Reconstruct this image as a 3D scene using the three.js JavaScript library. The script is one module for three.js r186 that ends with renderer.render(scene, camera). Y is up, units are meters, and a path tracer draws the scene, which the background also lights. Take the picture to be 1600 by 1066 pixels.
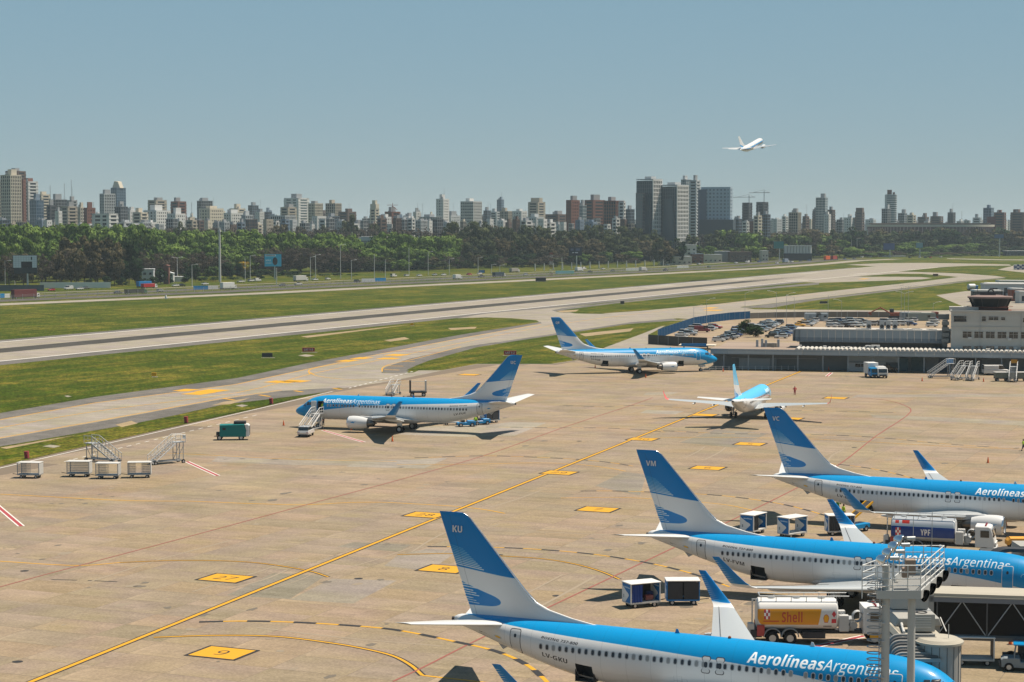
import * as THREE from 'three';
import { mergeGeometries } from 'three/addons/utils/BufferGeometryUtils.js';
import { FontLoader } from 'three/addons/loaders/FontLoader.js';
import { MarchingCubes } from 'three/addons/objects/MarchingCubes.js';

// ---------- camera, sky, sun, exposure ----------
const scene = new THREE.Scene();
const F = 3030, CX = 800, CY = 533, PITCH = 0.0607, EYE = 33.5;      // focal length in photo pixels, tilt, eye height
const camera = new THREE.PerspectiveCamera(2 * Math.atan(CY / F) * 180 / Math.PI, 1600 / 1066, 1, 20000);
camera.position.set(0, EYE, 0); camera.rotation.x = -PITCH;
scene.add(camera);
const EXPOSURE = 1.65;
{ // clear spring sky: pale at the horizon, deeper blue above
  const w = 64, h = 512, d = new Float32Array(w * h * 4);
  const hz = [0.236, 0.279, 0.270], z1 = [0.156, 0.270, 0.342], z2 = [0.028, 0.078, 0.155];
  for (let j = 0; j < h; j++) {
    const e = ((j + 0.5) / h - 0.5) * Math.PI;
    for (let i = 0; i < w; i++) {
      const k = (j * w + i) * 4;
      const a = 1 - Math.exp(-Math.max(0, e) / 0.075), b = 1 - Math.exp(-Math.max(0, e) / 0.6);
      for (let c = 0; c < 3; c++) {
        let v = hz[c] + (z1[c] - hz[c]) * a; v = v + (z2[c] - v) * b;
        if (e < 0) v = hz[c] * 0.5;
        d[k + c] = v;
      }
      d[k + 3] = 1;
    }
  }
  const t = new THREE.DataTexture(d, w, h, THREE.RGBAFormat, THREE.FloatType);
  t.mapping = THREE.EquirectangularReflectionMapping; t.magFilter = THREE.LinearFilter; t.minFilter = THREE.LinearFilter; t.needsUpdate = true;
  scene.background = t; scene.environment = t;
}
const sun = new THREE.DirectionalLight(0xfff1de, 4.4);
sun.position.set(0.42 * 300 + 40, 300, -0.12 * 300 - 250); sun.target.position.set(40, 0, -250);
sun.castShadow = true; sun.shadow.mapSize.set(4096, 4096);
Object.assign(sun.shadow.camera, { left: -320, right: 320, top: 320, bottom: -320, near: 1, far: 1500 });
scene.add(sun, sun.target);
scene.fog = new THREE.FogExp2(0xb4c4cc, 0.00007);

// ---------- helpers ----------
const V = (x, y, z) => new THREE.Vector3(x, y, z);
let seed = 7;
const rnd = () => { seed = (seed + 0x6D2B79F5) | 0; let t = Math.imul(seed ^ (seed >>> 15), 1 | seed); t = (t + Math.imul(t ^ (t >>> 7), 61 | t)) ^ t; return ((t ^ (t >>> 14)) >>> 0) / 4294967296; };
const rr = (a, b) => a + (b - a) * rnd();
const pick = a => a[Math.floor(rnd() * a.length)];
const R = d => d * Math.PI / 180;
const CP = Math.cos(PITCH), SP = Math.sin(PITCH);
// surveyed point of the place: where the sight line through photo pixel (x, y) meets height h
function G(x, y, h = 0) { const a = (x - CX) / F, b = -(y - CY) / F, t = (h - EYE) / (b * CP - SP); return V(a * t, h, -(b * SP + CP) * t); }
// point at ground distance D along -z in the column of pixel x
const C = (x, D, h = 0) => V((x - CX) / F * D * 1.001, h, -D);
const topAt = (y, D) => EYE + (348.6 - y) * D / F;          // height of something whose top shows at row y
function mat(c, r = 0.8, m = 0, o = {}) { const k = new THREE.MeshPhysicalMaterial({ roughness: r, metalness: m, side: THREE.DoubleSide, specularIntensity: r > .88 ? .12 : .6, ...o }); if (Array.isArray(c)) k.color.setRGB(...c); else k.color.set(c); return k; }
const used = {};
function numbered(n) { const k = used[n] = (used[n] || 0) + 1; return k === 1 ? n : n + '_' + String(k - 1).padStart(3, '0'); }
function tag(o, label, category, group, kind) { o.userData.label = label; o.userData.category = category; if (group) o.userData.group = group; if (kind) o.userData.kind = kind; return o; }
function thing(name, label, category, group, p = [0, 0, 0], turn = 0) {
  const o = new THREE.Group(); o.name = numbered(name); if (p.isVector3) o.position.copy(p); else o.position.set(...p); o.rotation.y = turn; scene.add(o);
  return tag(o, label, category, group);
}
function copy(o, label, p, turn) { const c = o.clone(); c.name = numbered(o.name.replace(/_\d{3}$/, '')); c.userData = { ...o.userData }; if (label) c.userData.label = label; if (p) c.position.copy(p); if (turn !== undefined) c.rotation.y = turn; scene.add(c); return c; }
function norm(g) { g = g.index ? g.toNonIndexed() : g; for (const k of Object.keys(g.attributes)) if (!['position', 'normal', 'uv', 'color'].includes(k)) g.deleteAttribute(k); if (!g.attributes.normal) g.computeVertexNormals(); if (!g.attributes.uv) g.setAttribute('uv', new THREE.BufferAttribute(new Float32Array(g.attributes.position.count * 2), 2)); return g; }
function mg(list) { list = list.flat(9).map(norm); const c = list.some(g => g.attributes.color); if (c) for (const g of list) if (!g.attributes.color) tint(g, [1, 1, 1]); return list.length === 1 ? list[0] : mergeGeometries(list, false); }
function tint(g, c) { const n = g.attributes.position.count, a = new Float32Array(n * 3); for (let i = 0; i < n; i++) a.set(c, i * 3); g.setAttribute('color', new THREE.BufferAttribute(a, 3)); return g; }
function part(name, geo, m, parent, label) {
  const o = new THREE.Mesh(Array.isArray(geo) ? mg(geo) : geo, m); o.name = name; o.castShadow = o.receiveShadow = true; if (label) o.userData.label = label;
  (parent || scene).add(o); return o;
}
function solo(name, geo, m, label, category, group, p, turn = 0) { const o = part(numbered(name), geo, m); if (p) o.position.copy(p); o.rotation.y = turn; return tag(o, label, category, group); }
function struct(name, geo, m) { const o = part(numbered(name), geo, m); o.userData.kind = 'structure'; return o; }
const box = (w, h, d, x = 0, y = 0, z = 0, ry = 0, rz = 0, rx = 0) => { const g = new THREE.BoxGeometry(w, h, d); if (rx) g.rotateX(rx); if (rz) g.rotateZ(rz); if (ry) g.rotateY(ry); return g.translate(x, y, z); };
// box with small chamfers, resting on y
function cbox(w, h, d, x = 0, y = 0, z = 0, b = 0.04, ry = 0) {
  b = Math.min(b, w / 3, h / 3, d / 3); const s = new THREE.Shape(); const W = w / 2 - b, D = d / 2 - b;
  s.moveTo(-W, -D); s.lineTo(W, -D); s.lineTo(W, D); s.lineTo(-W, D);
  const g = new THREE.ExtrudeGeometry(s, { depth: h - 2 * b, bevelEnabled: true, bevelSize: b, bevelThickness: b, bevelSegments: 1, steps: 1 });
  g.rotateX(-Math.PI / 2).translate(0, b, 0); if (ry) g.rotateY(ry); return g.translate(x, y, z);
}
const cyl = (r0, r1, h, x = 0, y = 0, z = 0, n = 12, ax = 'y') => { const g = new THREE.CylinderGeometry(r1, r0, h, n); if (ax === 'x') g.rotateZ(Math.PI / 2); if (ax === 'z') g.rotateX(Math.PI / 2); return g.translate(x, y, z); };
function bar(a, b, r = 0.03, n = 6) { a = a.isVector3 ? a : V(...a); b = b.isVector3 ? b : V(...b); const d = b.clone().sub(a), g = new THREE.CylinderGeometry(r, r, d.length(), n); g.applyQuaternion(new THREE.Quaternion().setFromUnitVectors(V(0, 1, 0), d.normalize())); return g.translate((a.x + b.x) / 2, (a.y + b.y) / 2, (a.z + b.z) / 2); }
// side profile [[x, y]...] pulled to width w along z
function prism(pts, w, bev = 0.03, z = 0) { const s = new THREE.Shape(pts.map(p => new THREE.Vector2(...p))); return new THREE.ExtrudeGeometry(s, { depth: w - 2 * bev, bevelEnabled: bev > 0, bevelSize: bev, bevelOffset: -bev, bevelThickness: bev, bevelSegments: 1 }).translate(0, 0, -w / 2 + bev + z); }
// flat sheet from ground points at height y, uv in metres
function sheet(pts, y, s = 1) {
  const sh = new THREE.Shape(pts.map(p => new THREE.Vector2(p.x, -p.z))); const g = new THREE.ShapeGeometry(sh); g.rotateX(-Math.PI / 2).translate(0, y, 0);
  const p = g.attributes.position, u = g.attributes.uv; for (let i = 0; i < p.count; i++) u.setXY(i, p.getX(i) * s, p.getZ(i) * s); 
  const n = g.attributes.normal; for (let i = 0; i < n.count; i++) n.setXYZ(i, 0, 1, 0); return g;
}
const PX = a => a.map(p => G(p[0], p[1]));
function smooth(pts, n = 8) { const c = new THREE.CatmullRomCurve3(pts, false, 'centripetal'); return c.getPoints(Math.max(2, (pts.length - 1) * n)); }
function ribbon(pts, w, y, off = 0) {
  const pos = [], idx = [], uv = []; let L = 0;
  for (let i = 0; i < pts.length; i++) {
    const a = pts[Math.max(0, i - 1)], b = pts[Math.min(pts.length - 1, i + 1)], t = b.clone().sub(a).setY(0).normalize(), nx = t.z, nz = -t.x;
    if (i) L += pts[i].distanceTo(pts[i - 1]);
    for (const s of [-1, 1]) { pos.push(pts[i].x + nx * (off + s * w / 2), y, pts[i].z + nz * (off + s * w / 2)); uv.push(pos.at(-3), pos.at(-1)); }
    if (i) { const k = i * 2; idx.push(k - 2, k, k - 1, k - 1, k, k + 1); }
  }
  const g = new THREE.BufferGeometry(); g.setAttribute('position', new THREE.Float32BufferAttribute(pos, 3)); g.setAttribute('uv', new THREE.Float32BufferAttribute(uv, 2)); g.setIndex(idx);
  g.setAttribute('normal', new THREE.Float32BufferAttribute(pos.map((_, i) => i % 3 === 1 ? 1 : 0), 3)); return g;
}
function resample(pts, step) { const out = [pts[0].clone()]; let acc = 0; for (let i = 1; i < pts.length; i++) { let a = pts[i - 1].clone(); const b = pts[i]; let d = a.distanceTo(b); while (acc + d >= step) { a = a.lerp(b, (step - acc) / d); out.push(a.clone()); d = a.distanceTo(b); acc = 0; } acc += d; } out.push(pts.at(-1).clone()); return out; }
function dashes(pts, on, off, w, y) { const p = resample(pts, 0.5), n = Math.round(on / 0.5), m = Math.round(off / 0.5), out = []; for (let i = 0; i + n < p.length; i += n + m) out.push(ribbon(p.slice(i, i + n + 1), w, y)); return out; }
// ---------- computed textures ----------
function noiser(sd, N) { const t = new Float32Array(N * N); const s0 = seed; seed = sd; for (let i = 0; i < N * N; i++) t[i] = rnd(); seed = s0; const f = x => x * x * (3 - 2 * x); return (x, y) => { const xi = Math.floor(x), yi = Math.floor(y), fx = f(x - xi), fy = f(y - yi), a = ((xi % N) + N) % N, b = (a + 1) % N, c = ((yi % N) + N) % N * N, d = (((yi + 1) % N) + N) % N * N; return (t[c + a] * (1 - fx) + t[c + b] * fx) * (1 - fy) + (t[d + a] * (1 - fx) + t[d + b] * fx) * fy; }; }
function tex(n, fn, srgb = true, metres = 1) {
  const d = new Uint8Array(n * n * 4); for (let j = 0; j < n; j++) for (let i = 0; i < n; i++) { const c = fn(i / n, j / n), k = (j * n + i) * 4; d[k] = Math.min(255, Math.max(0, c[0])); d[k + 1] = Math.min(255, Math.max(0, c[1])); d[k + 2] = Math.min(255, Math.max(0, c[2])); d[k + 3] = 255; }
  const t = new THREE.DataTexture(d, n, n); t.wrapS = t.wrapT = THREE.RepeatWrapping; t.magFilter = THREE.LinearFilter; t.minFilter = THREE.LinearMipmapLinearFilter; t.generateMipmaps = true; if (srgb) t.colorSpace = THREE.SRGBColorSpace; t.repeat.set(1 / metres, 1 / metres); t.needsUpdate = true; return t;
}
const n8 = noiser(11, 8), n16 = noiser(12, 16), n32 = noiser(13, 32), n64 = noiser(14, 64), n128 = noiser(15, 128), n256 = noiser(16, 256), n512 = noiser(17, 512);
const fbm = (u, v) => n8(u * 8, v * 8) * .3 + n16(u * 16, v * 16) * .22 + n32(u * 32, v * 32) * .18 + n64(u * 64, v * 64) * .13 + n128(u * 128, v * 128) * .1 + n256(u * 256, v * 256) * .07;
// concrete: beige, blotchy, dragged streaks, oil marks
const texConcrete = tex(1024, (u, v) => {
  const a = fbm(u, v), st = n64(u * 8, v * 64) * .6 + n128(u * 16 + 3, v * 128) * .4, g = n512(u * 512, v * 512); let k = 0.82 + (a - .5) * .20 + (st - .5) * .10 + (g - .5) * .12;
  const w = (n16(u * 16 + 5, v * 16) - .5) * 16;
  return [255 * k, 250 * k + w * .2, 243 * k - w];
}, true, 64);
const texAsphalt = tex(512, (u, v) => { const a = fbm(u, v), g = n512(u * 512, v * 512), k = 190 + (a - .5) * 90 + (g - .5) * 46; return [k, k, k]; }, true, 48);
const texGrass = tex(1024, (u, v) => {
  const a = fbm(u, v), b = n16(u * 16 + 3, v * 16 + 8) * .5 + n64(u * 64, v * 64 + 2) * .5, g = n512(u * 512, v * 512) * .6 + n256(u * 256 + 7, v * 256) * .4, mow = n128(u * 6, v * 128) * .5 + n32(u * 3, v * 32) * .5;
  const dry = Math.min(1, Math.max(0, (b * .36 + mow * .46 + a * .30 - .46) * 2.9 + (n256(u * 256, v * 256 + 5) - .5) * .5)), k = .70 + (g - .5) * .75 + (a - .5) * .22;
  return [(86 + 74 * dry) * k, (105 + 36 * dry) * k, (25 + 37 * dry) * k];
}, true, 110);
const texWall = tex(256, (u, v) => { const a = fbm(u, v), s = n64(u * 64, v * 4), k = 235 + (a - .5) * 50 - Math.max(0, s - .68) * 190; return [k, k * .99, k * .97]; }, true, 9);
// ---------- shared materials ----------
const M = {
  concrete: mat([.385, .32, .24], .92, 0, { map: texConcrete }), pale: mat([.395, .372, .325], .92, 0, { map: texConcrete }), grey: mat([.31, .29, .245], .92, 0, { map: texConcrete }),
  asphalt: mat([.25, .235, .215], .95, 0, { map: texAsphalt }), rubber: mat([.115, .11, .10], .95, 0, { map: texAsphalt }), road: mat([.17, .16, .15], .95, 0, { map: texAsphalt }),
  grass: mat([.80, .84, .72], 1, 0, { map: texGrass }), soil: mat([.42, .34, .22], 1, 0, { map: texConcrete }),
  yellow: mat([.52, .27, .012], .8), black: mat([.022, .022, .024], .8), lwhite: mat([.58, .565, .53], .8), red: mat([.30, .05, .055], .8), redline: mat([.25, .095, .08], .9),
  white: mat([.60, .60, .59], .45), offw: mat([.48, .475, .455], .6), steel: mat([.42, .44, .45], .45, .6), galv: mat([.36, .375, .385], .6, .35), dark: mat([.035, .036, .04], .6), tyre: mat([.018, .018, .019], .9),
  glass: mat([.012, .018, .022], .08, 0, { clearcoat: 1 }), chrome: mat([.75, .76, .78], .18, 1), blue: mat([.015, .17, .42], .4), sky: mat([.0, .20, .46], .35), teal: mat([.0, .16, .155], .5), orange: mat([.6, .10, .015], .6), yel: mat([.62, .32, .015], .5),
  wall: mat([.52, .52, .505], .9, 0, { map: texWall }), greyp: mat([.20, .235, .26], .6), panel: mat([.30, .345, .375], .6), navy: mat([.01, .03, .12], .5), brown: mat([.10, .06, .04], .8), rust: mat([.20, .06, .035], .8), hub: mat([.5, .5, .5], .4, .5),
};
// ---------- the ground ----------
const font = await new FontLoader().loadAsync('fonts/droid/droid_sans_bold.typeface.json');
const fontR = await new FontLoader().loadAsync('fonts/droid/droid_sans_regular.typeface.json');
const AX = R(23), U = V(Math.sin(AX), 0, -Math.cos(AX)), W = V(Math.cos(AX), 0, Math.sin(AX));   // runway direction and the direction across it
const uw = (o, a, b) => o.clone().addScaledVector(U, a).addScaledVector(W, b);
{
  // rotate the mown stripes of the grass to run with the runway
  texGrass.rotation = AX - Math.PI / 2; texConcrete.rotation = AX;
  const g = new THREE.PlaneGeometry(24000, 24000); g.rotateX(-Math.PI / 2); const p = g.attributes.position, u = g.attributes.uv; for (let i = 0; i < p.count; i++) u.setXY(i, p.getX(i), p.getZ(i));
  struct('ground', g.translate(0, 0, -4000), M.grass);
}
// runway: two surveyed edge lines, run on beyond the frame
const rA = G(0, 534.3), rB = G(0, 565);
const rU = G(1280, 424).sub(rA).normalize();
const rN = V(-rU.z, 0, rU.x); if (rN.dot(rB.clone().sub(rA)) < 0) rN.negate();
const rw = (a, b) => rA.clone().addScaledVector(rU, a).addScaledVector(rN, b);
const RW = rB.clone().sub(rA).dot(rN);
struct('runway_shoulder', sheet([rw(-500, -5.5), rw(1000, -5.5), rw(1000, RW + 8), rw(-500, RW + 8)], .006), M.asphalt);
const runway = struct('runway', sheet([rw(-500, 0), rw(1060, 0), rw(1060, RW), rw(-500, RW)], .012), M.pale);
part('rubber_strip', [sheet([rw(-500, RW * .37), rw(640, RW * .39), rw(640, RW * .60), rw(-500, RW * .60)], .017), ...[0, 1, 2, 3, 4, 5, 6].map(i => sheet([rw(640, RW * (.39 + .03 * i)), rw(690 + (i * 37 % 90), RW * (.395 + .03 * i)), rw(690 + (i * 37 % 90), RW * (.405 + .03 * i)), rw(640, RW * (.413 + .03 * i))], .017))], M.rubber, runway);
part('edge_line', ribbon([rw(-500, .6), rw(1040, .6)], .9, .022), M.lwhite, runway); part('edge_line', ribbon([rw(-500, RW - .6), rw(1040, RW - .6)], .9, .022), M.lwhite, runway);
for (const b of [.16, .84]) for (const a of [505, 655, 805]) part('touchdown_mark', sheet([rw(a, RW * b - 3), rw(a + 45, RW * b - 3), rw(a + 45, RW * b + 3), rw(a, RW * b + 3)], .022), mat([.50, .48, .435], .9, 0, { map: texConcrete }), runway);
// the far pad and the turn-offs at the end of the runway
struct('runway_end_pad', sheet(PX([[1322, 413.8], [1380, 411.2], [1440, 410.8], [1520, 412], [1578, 413.4], [1580, 415.2], [1520, 415.2], [1480, 417], [1440, 420.8], [1402, 424.2], [1440, 425.3], [1500, 427.4], [1555, 431.2], [1571, 433.6], [1540, 436.3], [1500, 439.6], [1440, 447.3], [1360, 456.2], [1280, 465.5], [1200, 475.2], [1156, 480], [1180, 483.5], [1440, 485.6], [1515, 484.6], [1700, 484], [1700, 500], [1440, 492], [1240, 489.5], [1180, 489], [1150, 492], [1090, 500], [1040, 509], [1012, 524], [1150, 530], [980, 590], [700, 600], [520, 640], [500, 620], [640, 585], [735, 545], [800, 532], [900, 518], [985, 505.5], [1080, 499], [940, 490], [1000, 486], [1120, 475.2], [1280, 457], [1440, 440], [1498, 433], [1470, 430.4], [1440, 428], [1396, 428], [1330, 432.6], [1400, 432.6], [1440, 433], [1457, 434.6], [1440, 436.7], [1380, 438.8], [1280, 442], [1240, 440], [1300, 425], [1378, 416.9]]), .018), M.pale);
// left taxiway and its fillets towards the runway
const tTop = [[-500, 760], [0, 655.5], [150, 629], [370, 600], [480, 576.5], [578, 556], [716, 529], [800, 514], [846, 505.5], [838, 500.5], [800, 497.5], [760, 496], [714, 497.5]];
const tBot = [[-500, 815], [0, 686], [150, 660], [345, 624.5], [440, 611], [528, 606], [610, 610], [700, 580], [634, 583], [596, 583], [600, 575], [640, 560.5], [735, 540.5], [800, 531.5], [900, 516.5], [985, 504]];
struct('taxiway', sheet(PX([...tTop, [760, 490], [1000, 470], [1010, 480], [960, 488.5], [880, 489], [868, 486.2], [900, 490], [1100, 494], ...tBot.slice().reverse()]), .015), M.pale);
struct('taxiway_shoulder', sheet(PX([[-500, 745], [0, 645.5], [150, 620], [370, 590.5], [480, 567.5], [578, 547], [716, 523], [800, 510], [845, 503], [846, 505.5], [800, 514], [716, 529], [578, 556], [480, 576.5], [370, 600], [150, 629], [0, 655.5], [-500, 760]]), .021), M.asphalt);
struct('taxiway_shoulder', sheet(PX([[-500, 815], [0, 686], [150, 660], [345, 624.5], [440, 611], [528, 606], [510, 613], [400, 626.5], [350, 632], [265, 651], [200, 664], [0, 698], [-500, 830]]), .021), M.asphalt);
struct('taxiway_shoulder', sheet(PX([[634, 583], [596, 582.5], [600, 575], [640, 560.5], [735, 540.5], [800, 531.5], [900, 516.5], [985, 504], [1050, 498], [1060, 500.5], [982, 506.5], [897, 519.5], [800, 534], [745, 543], [670, 564], [650, 571.5]]), .021), M.asphalt);
struct('taxiway_shoulder', sheet(PX([[1120, 456.2], [960, 472.5], [880, 481.5], [862, 485], [868, 487], [888, 483.7], [960, 474.6], [1120, 458.6], [1280, 444.6], [1280, 441.6]]), .021), M.asphalt);
struct('taxiway_shoulder', sheet(PX([[1156, 481], [1200, 475.5], [1280, 466], [1440, 447.8], [1500, 440.2], [1571, 433.8], [1571, 434.8], [1500, 441.6], [1440, 449.7], [1280, 468.8], [1205, 481.5]]), .024), M.asphalt);
// grass islands between the pavements
const islands = [
  [[-500, 715], [0, 699.5], [100, 682], [200, 665], [265, 651.5], [350, 632.5], [400, 627], [509, 613.3], [521, 609], [400, 638.5], [295, 661.5], [120, 700.5], [0, 728.5], [-500, 850]],
  [[0, 572.5], [160, 556], [320, 539.5], [480, 523.2], [640, 506], [690, 501.5], [720, 500], [800, 499.3], [838, 501.8], [843, 503.5], [800, 510.5], [730, 521.5], [682, 530], [630, 540], [480, 567.8], [370, 591], [150, 620.3], [0, 645.8], [-500, 745], [-500, 640]],
  [[634, 579], [650, 571.5], [670, 563.8], [745, 543], [800, 534], [897, 519.5], [982, 506.6], [1050, 501.5], [1082, 500.5], [1030, 511], [1008, 520], [946, 543], [907, 562], [860, 569], [745, 569], [690, 579]],
  [[868, 487], [888, 483.7], [960, 474.6], [1120, 458.6], [1280, 444.6], [1400, 438.8], [1440, 437], [1498, 433], [1440, 440], [1280, 456.6], [1120, 474.4], [1000, 485.3], [950, 489.3], [900, 489]],
  [[1205, 481.6], [1240, 475], [1280, 468.8], [1440, 449.7], [1510, 440.4], [1571, 434.8], [1700, 437], [1700, 452], [1510, 454.8], [1463, 461.3], [1513, 482.5], [1510, 484], [1440, 485.4], [1280, 483.8]],
  [[1118, 491.2], [1150, 490.2], [1185, 491], [1215, 493], [1160, 494.6]],
  [[1404, 424.3], [1440, 420.9], [1480, 417.1], [1520, 415.4], [1575, 415.4], [1559, 421.8], [1700, 436], [1571, 433.4], [1555, 431], [1500, 427.2], [1440, 425.2]],
];
islands.forEach((p, i) => struct('grass_strip', sheet(PX(p), .030), M.grass));
const soilSpots = [[[700, 513], [745, 511], [742, 514], [705, 516]], [[600, 532], [632, 527], [640, 530], [610, 534]], [[905, 522], [990, 513], [985, 518], [915, 526]], [[180, 664], [205, 658], [215, 662], [190, 668]], [[330, 634], [350, 628], [392, 622], [360, 632]], [[870, 486], [905, 484], [900, 487], [878, 488.5]], [[0, 700], [60, 690], [120, 680], [60, 692], [10, 702]], [[470, 526], [560, 516], [640, 507.5], [560, 518], [480, 528]]];
struct('bare_soil', soilSpots.map(p => sheet(PX(p), .036)), M.soil);
struct('inspection_slab', [[[66, 698], [78, 695.5], [95, 697.5], [84, 700.5]], [[368, 634], [378, 632.5], [388, 634], [378, 636.5]], [[465, 556], [478, 554], [492, 556], [480, 558]], [[100, 619], [106, 618.5], [112, 620], [105, 621]]].map(p => sheet(PX(p), .05)), M.pale);
// apron: base sheet (the joints) with concrete slabs laid on it
const A0 = G(0, 1066), apronEdge = PX([[-400, 818], [0, 729], [120, 701], [295, 662], [400, 639], [521, 609], [610, 596], [690, 579.5], [745, 569.5], [860, 569.5], [907, 562.5], [1010, 556], [1113, 552], [1800, 560]]);
const apron = struct('apron', sheet([...apronEdge, V(150, 0, -60), V(-150, 0, -60)], .026), mat([.16, .13, .10], 1));
{
  const inside = (p) => { let c = false; const q = [...apronEdge, V(150, 0, -60), V(-150, 0, -60)]; for (let i = 0, j = q.length - 1; i < q.length; j = i++) if ((q[i].z > p.z) !== (q[j].z > p.z) && p.x < (q[j].x - q[i].x) * (p.z - q[i].z) / (q[j].z - q[i].z) + q[i].x) c = !c; return c; };
  const SU = 4.6, SW = 6.4, gap = .05, rest = [], near = [];
  const slab = (c, du, dw, k, uo, wo) => {
    const q = (a, b, y) => { const r = uw(c, a, b); return [r.x, y, r.z]; }; const hu = du / 2, hw = dw / 2, t = .036, e = .03, b0 = .027;
    const T = [q(-hu + e, -hw + e, t), q(hu - e, -hw + e, t), q(hu - e, hw - e, t), q(-hu + e, hw - e, t)], B = [q(-hu, -hw, b0), q(hu, -hw, b0), q(hu, hw, b0), q(-hu, hw, b0)], pos = [], uv = [];
    const tri = (a, b, d) => { for (const v of [a, b, d]) { pos.push(...v); uv.push(v[0] + uo, v[2] + wo); } };
    tri(T[0], T[2], T[1]); tri(T[0], T[3], T[2]); for (let i = 0; i < 4; i++) { const j = (i + 1) % 4; tri(B[i], T[i], T[j]); tri(B[i], T[j], B[j]); }
    const g = new THREE.BufferGeometry(); g.setAttribute('position', new THREE.Float32BufferAttribute(pos, 3)); g.setAttribute('uv', new THREE.Float32BufferAttribute(uv, 2)); g.computeVertexNormals();
    const n = g.attributes.normal; for (let i = 0; i < n.count; i++) if (n.getY(i) < 0) n.setXYZ(i, -n.getX(i), -n.getY(i), -n.getZ(i));
    return k ? tint(g, k) : g;
  };
  const tones = [[1, 1, 1], [.965, .98, .985], [1.03, 1.015, .99], [.935, .955, .965], [1.02, .985, .95], [.98, .975, .955], [.90, .93, .935], [1.05, 1.04, 1.02]];
  const matsV = tones.map(t => mat([.385 * t[0], .32 * t[1], .24 * t[2]], .92, 0, { map: texConcrete }));
  const geos = []; for (let i = 0; i < 10; i++) { const s = slab(V(0, 0, 0), SU - gap, SW - gap, null, i * 17.3, i * 23.7); s.translate(0, 0, 0); geos.push(s); }
  const list = [];
  for (let a = -40; a < 95; a++) for (let b = -18; b < 44; b++) {
    const c = uw(A0, a * SU, b * SW); if (!inside(c) || !inside(uw(c, SU * .5, -SW * .5)) || !inside(uw(c, -SU * .5, -SW * .5)) || !inside(uw(c, SU * .5, SW * .5))) continue;
    const D = -c.z, sx = CX + F * c.x / D; if (sx < -420 || sx > 2150 || D < 96) continue; list.push([c, D, sx, b]);
  }
  list.sort((p, q) => p[1] - q[1]); let n = 0; const hid = (x, D) => x > 1080 && D < 156 || x > 760 && D < 131 || x < -30 || x > 1630 || D < 118;
  for (const [c, D, sx, bb] of list) {
    const lane = ((bb * 7 + 700) % 5), ti = rnd() < .55 ? lane : Math.floor(rnd() * 8);
    if (n < 300 && !hid(sx, D)) { const m = part('slab', geos[Math.floor(rnd() * 10)], matsV[ti], apron); m.position.copy(c).setY(0); n++; }
    else rest.push(slab(c, SU - gap, SW - gap, tones[ti], 0, 0));
  }
  const o = part('slab_field', mg(rest), mat([.385, .32, .24], .92, 0, { map: texConcrete, vertexColors: true }), apron); o.userData.kind = 'stuff';
}
// replaced, greyer bays
let pYs = .0370;
for (const [p, m] of [[[[354, 931], [428, 896], [508, 900.5], [453, 937]], 'grey'], [[[453, 938], [519, 905], [620, 908], [552, 944]], 'pale2'], [[[527, 855], [552, 848], [643, 852], [622, 863]], 'grey'], [[[622, 868], [668, 858], [716, 862], [670, 893], [600, 885]], 'pale2'], [[[622, 679.5], [655, 667], [760, 664.5], [798, 660], [854, 661], [804, 681.5], [729, 683]], 'pale'], [[[341, 713], [465, 720], [696, 718], [671, 729], [444, 727], [330, 722]], 'pale2'], [[[560, 722], [700, 716], [662, 733], [540, 730]], 'pale'], [[[1010, 614], [1060, 613], [1050, 617], [1005, 618]], 'pale2'], [[[1010, 641], [1070, 643], [1055, 648], [1000, 646]], 'pale'], [[[1062, 692], [1118, 672], [1200, 678], [1150, 700]], 'grey'], [[[930, 760], [975, 738], [1010, 742], [1000, 775]], 'grey'], [[[1360, 648], [1640, 660], [1640, 668], [1365, 653]], 'pale2'], [[[1340, 617], [1640, 616], [1640, 620], [1330, 622]], 'pale2']])
  part('repair_patch', sheet(PX(p), pYs += .0006), M[m] || (M[m] = mat([.37, .34, .29], .92, 0, { map: texConcrete })), apron);
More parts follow.
